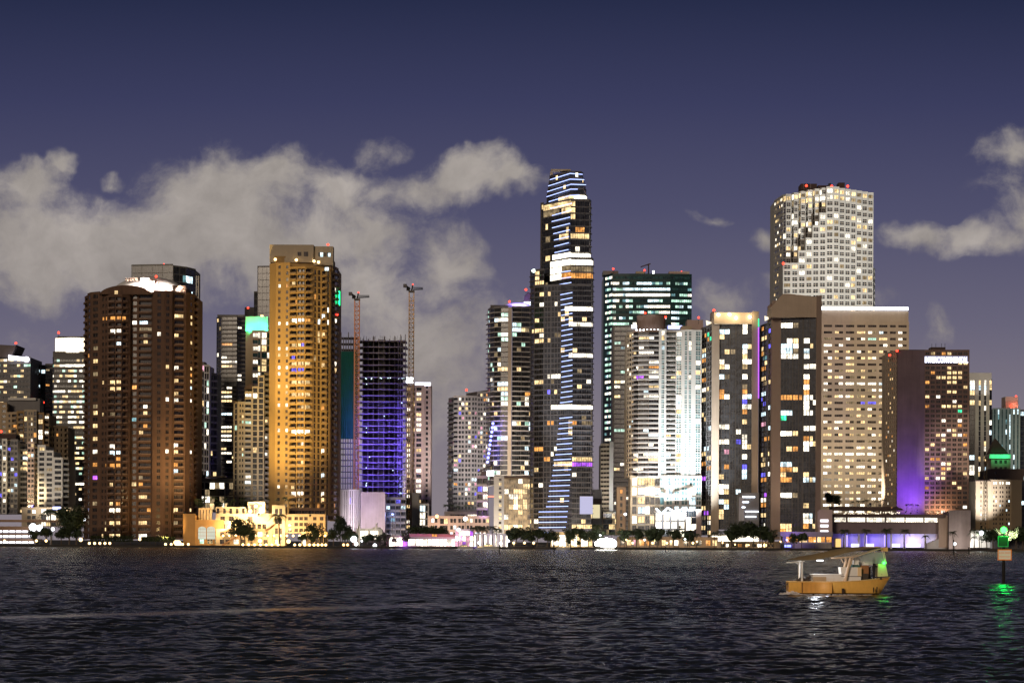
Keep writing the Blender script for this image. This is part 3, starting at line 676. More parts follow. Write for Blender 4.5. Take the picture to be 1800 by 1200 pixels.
# ---- 11 gridded condo 788-858
b = Bld('gridded_condo', 'grey condominium gridded with many small rooms, a single big white lamp under its roof', 'condominium', 1720, 823)
b.bm = [GREYW, RAILG]; b.prob = .26; b.cols = 'YYWWCCBKO'; b.marks("811-816 707 X;811 712 X")
b.run([(788, 1735), (797, 1722)], 700, 905, 8.3, ['b1 b1'], CONC); b.run([(797, 1720), (838, 1718)], 697, 905, 8.3, ['b1.4 p.25 w1 w1 p.25 w1 w1 p.25 w1 w.8'], CONC); b.run([(838, 1717), (858, 1716)], 690, 905, 8.3, ['p.3 w1 w1 p.25 w1 w1'], CONC)
m = MB(); x_, z_ = P(820, 690, 1725); x2_, z2_ = P(858, 684, 1725); m.hexa([(x_, 1722, z_ - 2), (x2_, 1722, z_ - 2), (x2_, 1735, z_ - 2), (x_, 1735, z_ - 2), (x_, 1722, z_ - .5), (x2_, 1722, z2_ - .6), (x2_, 1735, z2_ - .6), (x_, 1735, z_ - .5)]); m.build('roof_screen', CONC, b.t)
b.beacon(820, 685, 1722, .8); b.done()

# ---- 12 curved balcony tower 857-935
b = Bld('curved_balcony_tower', 'curved tower ringed by pale balcony slabs, beige central spine and violet-lit rooftop dome', 'apartment tower', 1640, 895)
b.bm = [SLABL, RAILG]; b.slab = 'thin'; b.bout = 1.5; b.prob = .13; b.cols = 'WYCDV'
b.marks("877-888 561 W;905-915 577 C;884 588 W;921 607 V;878 636 W;880 651 Y;876-892 672 C;885 693 C;880-890 686 Y;912 650 Y;910 616 D;924 708 W;927 697 W;930 690 O;928 584 D;884-890 671 C")
b.run([(857, 1662), (861, 1650), (868, 1643), (880, 1639), (893, 1638)], 541, 852, 8.55, ['B1', 'B1', 'B2', 'B2'], GREYW); b.run([(900, 1638), (916, 1639), (930, 1641), (942, 1645)], 541, 852, 8.55, ['B2', 'B2', 'B2'], GREYW)
b.bm and None
SP = paint('beige_spine', (.56, .46, .36), .8, .08); b.box(893.4, 899.6, 540, 848, 1635.8, 6, SP, 'spine')
b.box(862, 900, 536, 541, 1646, 14, DARKW); b.box(900, 936, 538, 541, 1647, 12, GREYW)
m = MB(); cx_, cz_ = P(910, 540, 1650)
for k in range(12):
    for q in range(5):
        f = lambda i, j: (cx_ + 9.5 * math.cos(math.pi * i / 12), 1653 - 6 * math.sin(math.pi * i / 12) * math.cos(math.pi / 2 * j / 5), cz_ + 3.6 * math.sin(math.pi / 2 * j / 5) * (.4 + .6 * math.sin(math.pi * i / 12)))
        m.quad(f(k, q), f(k + 1, q), f(k + 1, q + 1), f(k, q + 1))
m.build('dome', WHITEW, b.t, smooth=True, weld=True)
lamp_at('violet_dome_light', (cx_ - 3, 1643, cz_ + 2.5), 6500, (.30, .22, 1), b.t, radius=.4); lamp_at('violet_dome_light', (cx_ + 5, 1643, cz_ + 2.5), 6500, (.35, .3, 1), b.t, radius=.4)
m = MB(); pts = [(918, 540), (922, 520), (928, 513), (940, 520), (940, 540)]; pw = [P(x_, y_, 1652) for x_, y_ in pts]
m.poly([(x_, 1652, z_) for x_, z_ in pw]); 
for i in range(len(pw)): a, c = pw[i], pw[(i + 1) % len(pw)]; m.quad((a[0], 1652, a[1]), (a[0], 1666, a[1]), (c[0], 1666, c[1]), (c[0], 1652, c[1]))
m.poly([(x_, 1666, z_) for x_, z_ in pw[::-1]]); m.build('roof_sail', ROOFD, b.t); b.glow(921, 934, 530.5, 536, 1651.8, WHG, 'roof_lamp')
m = MB()
for k in range(10):
    x_, z_ = P(866.5 - k * 1.05, 744 + k * 7.5, 1640); m.ball((x_, 1639.5, z_), .95, 0, 8, 5)
m.build('violet_light', emit('violet_ball_glow', (.25, .28, 1), 5, False), b.t)
for k in range(0, 10, 2):
    x_, z_ = P(866.5 - k * 1.05, 744 + k * 7.5, 1636); lamp_at('violet_beam', (x_ + 2, 1634, z_), 2200, (.25, .18, 1), b.t, radius=.4)
b.beacon(895.5, 530, 1646); b.beacon(924.5, 509, 1650); b.done()

# ---- 13 tallest tower with blue-white LED strips
b = Bld('tallest_led_tower', 'tallest tower, dark and tapering, with blue-white light strips on every floor edge', 'skyscraper', 1500, 990)
b.bm = [BRONZE, RAILG]; b.slab = 'thin'; b.bout = .7; b.prob = .045; b.cols = 'YDDWY'; b.glass = GL
b.marks("1012-1036 347 X;985-1006 347 Y;984-1005 357 Y;957-1008 366 Y;960-980 376 D;1006 376 Y;987-1028 420 Y;1018-1024 407 O;961 420 D;974-1041 450 X;985-1042 460 X;970-983 466 X;962 460 Y;970-983 478 X;970-983 490 X;984-1010 483 O;1017-1041 483 O;990-1041 474 D;945 480 Y;949 496 Y;943 496 Y;"
        "1000-1042 544 X;1007-1042 571 W;1005-1042 627 W;1010 618 Y;970-1020 718 X;1022-1042 718 X;968-978 718 Y;955 519 Y;965 520 Y;956 537 W;945 566 Y;938 586 Y;975-982 588 D;955 582 Y;947 600 Y;963 597 Y;964-980 660 W;946 672 Y;963 688 B;975 687 Y;974 712 Y;972 795 W;958-966 804 O;945 788 O;"
        "978-1042 811 Y;1010-1042 819 P;963-969 742 O;1010 742 O;1025-1040 746 D;1005-1012 746 D;1007-1042 921 Y;944 823 Y;998 550 Y;984 550 Y")
# upper tiers
tiers = [(966, 1025, 303.5), (964.5, 1027, 314), (963, 1029.5, 323.5), (961.5, 1030.5, 333), (961, 1032, 343)]
for i, (xa, xb, yt) in enumerate(tiers):
    yb_ = tiers[i + 1][2] if i < 4 else 352.5
    b.run([(xa, 1520 + i), (1002, 1500), (xb - 4, 1501), (xb, 1508)], yt, yb_, yb_ - yt, ['G1*5', 'G1*4', 'G1'], BRONZE, back=14)
b.run([(955, 1524), (1003, 1499), (1036, 1501), (1039, 1508)], 352.5, 455, 11.3, ['G1*6', 'B1*4', 'B.4'], BRONZE, back=14)
b.run([(950, 1528), (955, 1525)], 358, 500, 11.3, ['p.5 B1'], BRONZE, back=10)
b.run([(955, 1524), (1003, 1498), (1040, 1500), (1043, 1507)], 455, 502, 11.5, ['G1*6', 'B1*4', 'B.4'], BRONZE, back=14)
b.run([(932, 1518), (938, 1510), (955, 1504), (985, 1500), (1006, 1497), (1039, 1498), (1042, 1505)], 502, 929, 9.1, ['B1', 'p.1 B1*2', 'p.15 t1*2 p.15 t1*3', 'G1*3', 'B1*4', 'B.4'], BRONZE, back=22)
b.run([(932, 1518), (940, 1510), (956, 1504)], 476, 502, 9, ['B1', 'B1*2'], BRONZE, back=10)
LF = [(967, 316, 1002, 305, 1024, 306.6), (964, 327, 1002, 315, 1027, 316), (962, 337, 1003.5, 324, 1030, 325), (961, 346, 1003, 332.6, 1015.5, 332.6), (965, 354.5, 1002, 343.7, 1018.5, 343), (967, 366.5, 1005, 357.4)]
LF += [(970.5, 379, 1003.5, 369.7), (970, 389.5, 1002, 381.7), (970.5, 400.6, 1001.5, 392.8), (972.7, 411, 1000.6, 404), (974, 422, 999.6, 415.7), (974.5, 433, 999.6, 426.6), (975, 444, 999, 438.6), (975.5, 455, 1000, 449.4), (981, 466.5, 1002.6, 463), (981, 479, 1002.6, 476), (981, 490, 1003.5, 487), (983, 500, 1004, 496.5)]
for k in range(23): LF.append((987 - (k < 4) * (2 - k * .4) - max(0, k - 18) * .8, 518 + k * 9.03, 1006, 514 + k * 9.03 + k * .06))
x0s = [783, 780, 773, 765, 763, 757, 750, 742, 727, 722, 720, 712, 697, 683, 683, 677, 670, 655, 585, 584, 583, 586, 590]; x1s = [905] * 5 + [903, 903, 900, 893, 893, 893, 885, 885, 880, 875, 875, 873, 865, 860, 855, 850, 840, 835]
for k in range(23): LF.append((840 + x0s[k] / 5.4545, 735 + k * 9.12, 840 + x1s[k] / 5.4545, 732.6 + k * 9.12 + k * .09))
def ysurf(px, py):
    if py < 352: x0 = 964 + (352 - py) * .05; return np.interp(px, [x0, 1002, 1026], [1520, 1499, 1500])
    if py < 502: return np.interp(px, [955, 1003, 1040], [1524, 1498, 1500])
    return np.interp(px, [932, 938, 955, 985, 1006, 1039], [1518, 1510, 1504, 1500, 1497, 1498])
for e in LF:
    m = MB(); pts = [(e[i], e[i + 1]) for i in range(0, len(e), 2)]
    if e[1] >= 502: pts = [pts[0]] + [(q, np.interp(q, [pts[0][0], pts[1][0]], [pts[0][1], pts[1][1]])) for q in (955, 985) if pts[0][0] + 1 < q < pts[1][0] - 1] + [pts[1]]
    for (xa, ya), (xb, yb_) in zip(pts, pts[1:]):
        Ya, Yb = ysurf(xa, ya) - 1.1, ysurf(xb, yb_) - 1.1
        Xa, Za = P(xa, ya, Ya); Xb, Zb = P(xb, yb_, Yb)
        m.bar((Xa, Ya, Za), (Xb, Yb, Zb), .21, n=6)
    m.build('light_strip', LEDB, b.t)
b.box(1019, 1042.5, 871, 884, 1494.8, 1.5, GREYW, 'screen_frame'); b.glow(1019.3, 1042, 872, 903, 1494.7, emit('lavender_screen_glow', (.62, .60, .85), .9, False), 'screen', .3)
b.box(967, 972, 302, 307, 1515, 6, CREAM); m = MB(); x_, z_ = P(936, 478, 1512); m.ball((x_ + 1, 1511, z_ + .6), 1.6, 0, 10, 6, .7); m.build('roof_lamp', emit('mint_lamp_glow', (.8, 1, .85), 4, False), b.t)
xs_, zs_ = P(968, 304, 1514); m = MB(); x2_ = P(1003, 304, 1506)[0]; m.box(xs_, 1505, zs_, x2_, 1512, zs_ + 1); m.build('roof', CREAM, b.t)
b.done(99)

# ---- 14 green-lit glass office
b = Bld('teal_glass_office', 'broad teal glass office tower with blazing upper floors and a flat roof', 'office tower', 1820, 1137)
b.glass = GLT; b.prob = .3; b.cols = 'VVCWT'
TEALW = paint('teal_spandrel', (.015, .05, .05), .35, .3)
rp = [0, .55, .7, .92, .62, .5, .45, .45, .6, .3, .3]
b.rowp = lambda x, y: rp[min(10, max(0, int((y - 479) / 10.2)))] if y < 590 and x > 1076 else (.86 if x < 1076 else .2)
b.marks("1079-1088 494 W;1120-1140 494 C;1098-1176 504 C;1101-1178 514 X;1075-1086 514 W;1140-1156 524 C;1182-1214 525 V;1142-1152 534 W;1160-1174 534 W;1160-1174 545 W;1075-1102 565 V;1182-1192 546 C")
b.run([(1060, 1838), (1076, 1822)], 482, 940, 10.2, ['p.4 r1 r1 p.1'], TEALW, back=40); b.run([(1076, 1820), (1105, 1819), (1177, 1818), (1215, 1821)], 483, 940, 10.2, ['r1*5', 'r1*11', 'p.3 r1*5'], TEALW, back=40)
b.box(1060, 1087, 476, 482, 1826, 20, GREYW); b.box(1105, 1177, 481, 483.3, 1820, 24, DARKW); b.box(1176, 1212, 477, 482.6, 1822, 20, PINKC, 'roof_screen'); b.box(1118, 1134, 477, 481, 1824, 12, CREAM)
m = MB(); x_, z_ = P(1140, 482, 1830); m.bar((x_, 1830, z_), (x_, 1830, z_ + 8), .5); m.bar((x_ - 6, 1830, z_ + 5.5), (x_ + 1.5, 1830, z_ + 8), .45); m.build('roof_crane', ROOFD, b.t)
for x_, y_ in ((1078, 472.5), (1133, 475), (1198, 478)): b.beacon(x_, y_, 1824)
b.glow(1147, 1150, 476, 481, 1819, COOLG, 'roof_lamp')
b.done(99)
b = Bld('dark_grid_office', 'dark gridded block with small violet-white rooftop sign behind the cylindrical penthouse', 'office block', 1760, 1130)
b.prob = .16; b.cols = 'YVWT'; b.bm = [GREYW, RAILG]; b.marks("1080-1108 760 V")
b.run([(1076, 1764), (1125, 1760), (1200, 1762)], 573, 940, 8.6, ['p.3 B1*4 p.2', 'B1*6'], DARKW); b.glow(1110, 1121, 571, 577, 1758.5, SIGNW, 'sign'); b.glow(1174, 1199, 572, 578, 1758.5, emit('violet_sign_glow', (.45, .5, 1), 3, False), 'sign'); b.done()

# ---- 15 striped block with bright white edge
b = Bld('striped_office_block', 'narrow block striped in cream and brown with a floodlit white edge below the teal tower', 'office block', 1600, 1067)
b.run([(1055.5, 1604), (1071, 1600)], 781, 912, 7.9, ['r1*3'], CREAM, glass=GLB, back=30); b.run([(1071, 1599), (1078, 1600)], 778, 912, 7.9, ['p'], WHITEW, back=30)
b.prob = .5; b.cols = 'YD'; b.run([(1060, 1594), (1086, 1594)], 902, 940, 9.5, ['G1*5'], CREAM)
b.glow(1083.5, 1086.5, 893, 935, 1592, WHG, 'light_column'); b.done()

# ---- 16 white condo with cylindrical penthouse
b = Bld('white_floodlit_condo', 'white condominium floodlit cool white, with a rounded balcony corner and drum-shaped penthouse', 'condominium', 1500, 1166)
b.bm = [SLABL, RAILG]; b.slab = 'rail'; b.bout = 1.1; b.prob = .10; b.cols = 'WWYC'
b.marks("1127-1136 596 Y;1147 596 W;1127 617 W;1137 617 W;1147 617 W;1147 637 W;1156 637 W;1147-1156 645 O;1127 645 D;1120-1130 662 P;1147 654 W;1156 654 W;1147 662 W;1156 662 W;1147-1158 680 Y;1135-1156 696 W;1160 680 W;1190 628 W;1222 620 O;1214 607 W;1215 612 W;1190 654 Y;1190 697 W;1226 637 W;1226 654 Y;1226 680 W;"
        "1145-1158 764 C;1132 798 W;1140-1160 798 W;1145-1158 806 Y;1117 798 W;1117 823 W;1118 806 Y;1189 713 X;1189 720 Y;1226 741 X;1189 798 Y;1189 806 Y;1115-1122 870 X;1135-1148 858 X;1123-1130 905 C;1115 921 X;1125-1145 840 Y;1110-1120 840 W")
b.run([(1101, 1512), (1105, 1506), (1113, 1503)], 586, 838, 8.45, ['w1', 'w1 w.8'], CREAM); b.run([(1113, 1503), (1122, 1499), (1140, 1497), (1158, 1497)], 582, 838, 8.45, ['B1', 'B2', 'B2'], BEIGED, glass=GL)
b.run([(1158, 1495), (1171, 1495)], 581, 838, 8.45, ['p.7 t1 p.5'], WHITEW, glass=GLW); b.run([(1171, 1497), (1188, 1497), (1198, 1496)], 583, 838, 8.45, ['b2.2', 't1.2'], WHITEW, glass=GLW)
b.run([(1198, 1495), (1222, 1495), (1233, 1496)], 582, 838, 8.45, ['p1 t1 p.5 t1 p1.4', 't2 p.2'], WHITEW, glass=GLW)
b.prob = .3; b.cols = 'WWYCD'
b.run([(1108, 1500), (1160, 1496)], 838, 938, 16.6, ['p.3 t1 p.2 B1.4 t1 t1 B1'], CREAM); b.prob = .22; b.cols = 'CCTW'; b.run([(1160, 1494), (1233, 1494)], 838, 905, 16.6, ['t1 p.3 t1.6 p.3 t1.2 p.3 t1.6 p.2 t1.6 t1.2'], WHITEW, glass=GLW)
m = MB(); x_, z_ = P(1145, 580, 1505); zt_ = P(1145, 554, 1505)[1]; zm = P(1145, 575, 1505)[1]
for k in range(28):
    a0, a1 = 2 * math.pi * k / 28, 2 * math.pi * (k + 1) / 28; r_ = 8.9
    q = lambda a, z: (x_ + r_ * math.cos(a), 1509 + r_ * math.sin(a), z)
    m.quad(q(a0, z_ - 1), q(a1, z_ - 1), q(a1, zt_), q(a0, zt_))
m.poly([(x_ + 8.9 * math.cos(2 * math.pi * k / 28), 1509 + 8.9 * math.sin(2 * math.pi * k / 28), zt_) for k in range(28)]); m.build('penthouse_drum', paint('brown_drum', (.30, .21, .18), .8), b.t)
m = MB()
for k in range(9): X_, Z_ = P(1119 + k * 6.3, 581, 1497); m.ball((X_, 1498, Z_ + .5), .55, 0, 6, 4)
m.build('roof_lamp', COOLG, b.t)
b.box(1208, 1236, 562, 584, 1520, 14, PINKC); b.box(1197, 1216, 573, 582, 1512, 10, CREAM)
for x_, y_ in ((1134, 550), (1170, 557), (1126, 558), (1228, 558)): b.beacon(x_, y_, 1506, .7)
b.done(99)
b = Bld('zigzag_canopy_pavilion', 'low curved pavilion with zigzag white neon canopy in front of the white condominium', 'pavilion', 1475, 1192)
b.prob = .75; b.cols = 'WXW'; b.run([(1152, 1477), (1206, 1475)], 901, 944, 14, ['t1 p.3 t1 p.2 t1 p.2 t1 p.2'], GREYW, back=14); b.prob = 0; b.marks("1212 912 X;1208-1216 923 X"); b.run([(1206, 1473), (1233, 1476)], 897, 944, 11, ['g2 p1 '], PINKC, back=14)
m = MB(); zz = [(1153, 893), (1163, 903), (1174, 892), (1186, 899), (1204, 893), (1203, 900)]
for (xa, ya), (xb, yb_) in zip(zz, zz[1:]): A = P(xa, ya, 1470); Bq = P(xb, yb_, 1470); m.bar((A[0], 1470, A[1]), (Bq[0], 1470, Bq[1]), .55)
m.build('neon_canopy', WHG, b.t); b.done()

# ---- 17 & 18 twin dark-fronted towers with portal frames
TWD = paint('twin_dark_cladding', (.06, .052, .048), .5, .3)
def twin(name, label, fr, Y, crownY, side, L, kx):
    b = Bld(name, label, 'apartment tower', Y, (fr[0] + fr[-1]) / 2)
    b.bm = [DARKW, RAILG]; b.slab = 'thin'; b.prob = .012; b.cols = 'YDW'
    for (t, ox, oy) in L: b.marks(t, ox, oy, 5.4545)
    return b
b = twin('portal_frame_tower', 'dark glass tower framed by a beige portal, with a violet light line down its edge', (1232, 1333), 1480, 552, None,
 [("268 248 C;325 248 C;475 185 W;475 245 W;265 300 Y;475 395 C;525 395 Y;475 440 W;325 445 Y;475 490 Y;475 535 X;540 535 X;275 540 W;268 585 Y;325 590 W;475 585 Y;268 680 C;325 680 D;478 680 X;475 775 D;268 822 O;475 822 O;270 872 O;325 872 X;475 872 W;525 872 C;555 872 C;475 920 B;475 965 W;525 965 W;552 968 W;475 1015 O;475 1105 Y;265 1160 W;325 1160 W;408 1190 W;150 278 G;120 290 O;80 410 Y;85 460 C;80 510 O;80 600 Y;95 680 O;80 790 W;118 770 Y;80 870 Y;95 1050 Y;148 1170 C", 1220, 540),
  ("408 60 W;475 105 W;268 155 W;325 155 W;403 155 B;475 155 W;475 200 W;525 200 Y;325 245 K;398 300 W;478 300 X;552 345 Y;325 390 O;470 390 B;460 437 C;240 490 Y;280 490 Y;480 490 C;265 580 X;325 580 W;265 630 X;320 630 Y;398 630 C;265 725 C;325 725 Y;325 770 C;265 820 Y;265 870 Y;90 490 P;95 780 Y;115 820 P;95 870 D;145 870 Y;145 910 W;90 970 Y;145 1000 Y;115 220 C;95 270 Y;145 300 Y;95 360 O;145 400 O", 1220, 750)], 0)
b.run([(1232, 1516), (1251, 1488)], 572, 940, 8.7, ['p.2 t1 t1 p.2 t1 t1 p.2'], GREYW, back=10); b.run([(1251, 1486), (1264, 1481)], 560, 945, None, ['p'], BEIGE, rows=1)
b.run([(1264, 1483), (1322, 1480)], 569.5, 930, 8.75, ['g1*2 p.15 g1 p.15 g1 p.2 g1 g.8 p.15'], TWD, back=18)
b.run([(1322, 1477), (1333, 1478)], 550, 870, None, ['p'], BEIGE, rows=1, back=18); b.box(1255, 1322, 549, 569.2, 1478, 22, BEIGE, 'crown'); b.box(1252, 1256, 547, 560, 1484, 16, BEIGED)
for k, (x_, y_) in enumerate(((1263, 553), (1282.5, 552.5), (1294, 558.5), (1318, 557))):
    m = MB(); X_, Z_ = P(x_, y_, 1477); m.ball((X_, 1477.4, Z_), .9, 0, 8, 6); m.build('roof_lamp', COOLG, b.t); lamp_at('crown_light', (X_, 1474, Z_), 1500, (1, .78, .42), b.t, radius=.4)
m = MB()
for k in range(64):
    X_, Z_ = P(1333.3, 576 + k * 1.95, 1477); m.box(X_ - .28, 1476.2, Z_ - .24, X_ + .28, 1476.9, Z_ + .24)
m.build('light_line', PURG, b.t); m = MB()
for k in range(7): X_, Z_ = P(1333.3, 561 + k * 2, 1477); m.box(X_ - .28, 1476.2, Z_ - .24, X_ + .28, 1476.9, Z_ + .24)
m.build('light_line', emit('green_led_glow', (.02, 1, .3), 2.5, False), b.t)
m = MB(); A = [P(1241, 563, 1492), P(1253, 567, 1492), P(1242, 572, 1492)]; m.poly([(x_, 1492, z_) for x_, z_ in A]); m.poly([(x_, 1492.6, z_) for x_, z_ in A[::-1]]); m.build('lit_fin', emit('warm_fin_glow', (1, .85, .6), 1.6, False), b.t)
b.beacon(1255, 545, 1484); b.beacon(1326, 549, 1482, .6); b.done(99)
b = twin('broad_portal_frame_tower', 'broader dark glass tower in a heavy beige portal standing before the white-lined slab', (1335, 1443), 1455, 517, None,
 [("858 195 X;918 195 X;995 195 D;918 300 W;995 300 Y;858 350 C;918 350 C;995 350 W;1072 345 X;1130 345 Y;858 400 C;918 400 C;995 400 D;1075 400 C;858 450 W;918 450 W;995 450 W;1075 450 W;1075 550 W;1130 550 W;1158 550 W;1075 645 X;1075 695 O;1075 745 X;1075 800 O;858-995 855 O;1035 855 O;1075 850 W;1130 845 W;1075 898 W;1160 898 W;1075 950 X;1075 1000 W;1130 1000 W;858 1000 C;918 1000 C;870 1055 G;1075 1150 W;1130 1150 W;1160 1150 W;640 220 O;720 242 B;720 382 B;665 310 Y;640 410 Y;640 460 O;685 490 T;690 540 Y;660 600 O;660 700 Y;725 720 Y;685 740 D;660 850 C;660 905 B;725 965 C;660 1040 C;660 1135 K;725 1160 C", 1220, 540),
  ("858 50 X;918 50 W;995 50 Y;1075 10 W;1130 10 W;1075 105 O;1130 105 Y;1075 155 X;1130 155 W;1158 155 Y;918 205 Y;995 205 O;1075 205 W;855 355 C;918 355 C;855 405 O;918 405 O;995 405 Y;855 455 Y;1075 455 Y;855 507 O;918 507 O;1075 507 C;1158 507 C;855 655 W;918 655 X;995 655 D;1072 755 Y;1075 855 W;1130 855 C;1075 910 W;858 955 Y;918 955 Y;1075 955 O;1158 955 Y;858 1003 O;918 1003 Y;640 290 Y;658 380 Y;658 470 B;720 460 X;685 515 O;658 515 O;685 655 P;658 715 W;658 765 O;658 865 Y;790 370 C;690 130 O;790 510 O", 1220, 750)], 0)
b.run([(1336, 1500), (1356, 1466)], 566, 945, 9.1, ['p.2 t1 t1 p.2 t1 p.2'], GREYW, back=10); b.run([(1356, 1464), (1372, 1459)], 530, 948, None, ['p'], BEIGED, rows=1)
b.run([(1372, 1459), (1435, 1456)], 558, 938, 9.1, ['g1*2 p.1 g.9 p.15 g.5 p.25 g1 p.1 g.5*2 p.1'], TWD, back=18)
b.run([(1435, 1452), (1443.5, 1453)], 522, 945, None, ['p'], BEIGED, rows=1, back=18)
m = MB(); zb_ = P(1400, 557.6, 1454)[1]; pr = [(1356, 540), (1371, 522), (1376, 516.5), (1384, 516), (1443.5, 522.5)]
for (xa, ya), (xb, yb_) in zip(pr, pr[1:]):
    A = P(xa, ya, 1453.5); Bq = P(xb, yb_, 1453.5); Xa = P(xa, 540, 1453.5)[0]; Xb = P(xb, 540, 1453.5)[0]
    m.hexa([(Xa, 1453.5, zb_), (Xb, 1453.5, zb_), (Xb, 1478, zb_), (Xa, 1478, zb_), (Xa, 1453.5, A[1]), (Xb, 1453.5, Bq[1]), (Xb, 1478, Bq[1]), (Xa, 1478, A[1])])
m.build('crown', BEIGE, b.t)
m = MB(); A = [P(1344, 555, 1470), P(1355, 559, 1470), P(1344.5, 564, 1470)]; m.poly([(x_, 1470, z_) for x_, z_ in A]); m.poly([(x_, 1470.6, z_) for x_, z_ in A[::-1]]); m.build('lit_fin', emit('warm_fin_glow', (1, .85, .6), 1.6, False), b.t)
b.done(99)

# ---- 19 stepped sawtooth tower
b = Bld('sawtooth_granite_tower', 'tall pale sawtooth tower with stepped corner and lit top floor, highest on its side', 'skyscraper', 1900, 1449)
b.glass = GLX; b.prob = .42; b.cols = 'YYWWD'
GRAN = paint('pale_granite', (.54, .525, .49), .7, .08); GRAND = GRAN
b.rowp = lambda x, y: (.97 if y < 354 else (.30 if y < 470 else .22)) * (1 if x > 1382 or y < 358 else .7)
b.bm = None
steps = [(1376, 1391, 464), (1391, 1403, 464), (1403, 1416, 442), (1416, 1428, 420), (1428, 1440, 398), (1440, 1452, 376)]
ptop = [343, 340.5, 338, 335.5, 333.5, 332]
b.run([(1360.5, 1940), (1376, 1906)], 344, 560, 10.9, ['r1*3'], GRAND, back=30)
for i, (xa, xb, ys) in enumerate(steps):
    b.run([(xa, 1889), (xb, 1889)], ys, 560, 10.9, ['w1'], GRAN, back=30)
    b.run([(xa, 1906 - i * 1.0), (xa + (xb - xa) * .35, 1900 - i), (xb, 1900.5 - i)], ptop[i], ys, 10.9, ['t1', 'w1'], GRAND, back=24)
b.run([(1452, 1889), (1465, 1889), (1475, 1890)], 330, 560, 10.9, ['w1', 'w1'], GRAN, back=30)
xs = [1475, 1485, 1495, 1505, 1515, 1525, 1535]
for i in range(6): b.run([(xs[i], 1892 + i * 2.5), (xs[i + 1], 1892.8 + i * 2.5)], 333 + i * 1.5, 560, 10.9, ['w1'], GRAN, back=24)
b.run([(1535, 1910), (1538, 1916)], 474, 560, 10.9, ['w1'], GRAN, back=10)
b.box(1408, 1436, 323, 334, 1910, 18, ROOFD); b.box(1438, 1462, 326, 332, 1912, 14, ROOFD); b.box(1474, 1485, 321, 333, 1908, 12, ROOFD, 'roof_screen'); b.box(1457, 1461, 322, 331, 1908, 5, FIX, 'antenna')
for x_, y_ in ((1417.5, 326.5), (1462, 327.5), (1490, 327.5), (1377, 463)): b.beacon(x_, y_, 1886 if y_ > 400 else 1895, 1.0)
b.done(100)

# ---- 20 beige slab
b = Bld('beige_slab_office', 'wide beige slab office with ribbon windows and a long white light bar on its roof', 'office block', 1600, 1520)
b.glass = GLB; b.cols = 'YYWWD'; b.rowp = lambda x, y: (.0 if 572 < y < 580 else (.42 if y < 800 else .6)) * (1.2 if x < 1540 else .9)
b.marks("1480-1540 675 W;1548 675 C;1533 598 V;1520-1535 711 B;1548 587 C;1443-1460 609 W;1445-1540 795 W")
b.run([(1443, 1600), (1597, 1600)], 568, 905, 11.15, ['p.35 R2 p.25 R2 p.25 R2 p.25 R2 p.25 R2 p.25 R2 p.25 R1.4 p.25 R2 p.3'], BEIGE, back=40)
b.box(1443, 1597, 546, 567.6, 1600.02, 40, BEIGE, 'parapet')
b.glow(1443, 1596, 539.5, 544.5, 1600, WHG, 'light_bar', 1.5); b.done(100)

# ---- 21 hotel
b = Bld('hotel_tower', 'brown stone hotel tower with violet floodlit blank wall and glowing white rooftop name sign', 'hotel', 1480, 1630)
b.glass = GLB; b.prob = .15; b.cols = 'YYOYW'
b.marks("1665-1680 656 Y;1657-1688 665 Y;1671-1676 685 Y;1640 658 O;1628 696 Y;1655 714 Y;1665 714 Y;1676 714 Y;1690 722 G;1628 713 O;1659 739 W;1686 740 W;1687 749 O;1659 764 W;1677 765 Y;1659 772 Y;1658 790 W;1660 812 W;1667 755 W;1697 798 Y;1629 838 Y;1660 830 Y;1676 848 Y;1659 898 W")
b.run([(1555, 1512), (1577, 1484)], 617, 905, 8.55, ['p.3 s1*6 p.2'], BEIGE, back=12); b.run([(1577, 1483), (1625, 1480)], 618, 915, None, ['p'], paint('blank_wall_stone', (.15, .105, .115), .85, .35), rows=1)
b.run([(1625, 1480), (1703.5, 1478)], 617, 912, 8.55, ['w1*8 p.2'], HOTELB, back=24)
b.run([(1577, 1483), (1625, 1480.3)], 900, 915, None, ['p'], HOTELB, rows=1, back=3)
fc = bpy.data.curves.new('hotel_sign', 'FONT'); fc.body = 'INTERCONTINENTAL'; fc.size = 5.2; fc.extrude = .25; fc.offset = .08; fc.space_character = 1.0
X_, Z_ = P(1625.5, 637, 1476.5); fc.materials.append(SIGNW); fo = textmesh('name_sign', fc, b.t, Vector((X_, 1476.4, Z_)) - Vector(b.t['_org']))
bpy.context.view_layer.update(); wd = fo.dimensions.x; tw = P(1701, 630, 1476.5)[0] - X_; fo.scale = (tw / wd, .95, 1)
b.glow(1625.5, 1701, 625.5, 637.5, 1477.3, emit('sign_bloom_glow', (.72, .70, 1), .55, False), 'sign_bloom_panel', .3); b.box(1577, 1703, 614.5, 617.5, 1482.5, 22, ROOFD, 'roof'); b.box(1637, 1662, 610, 614.6, 1490, 10, ROOFD); b.beacon(1564, 624, 1490); b.beacon(1577, 616.5, 1482); b.beacon(1700.5, 619, 1481)  # glowing panel added behind the letters in place of bloom
m = MB()
for x_ in (1638, 1645, 1655, 1661): A = P(x_, 612, 1492); m.bar((A[0], 1492, A[1]), (A[0], 1492, A[1] + 3), .12)
m.build('antenna', FIX, b.t)
b.done(99)

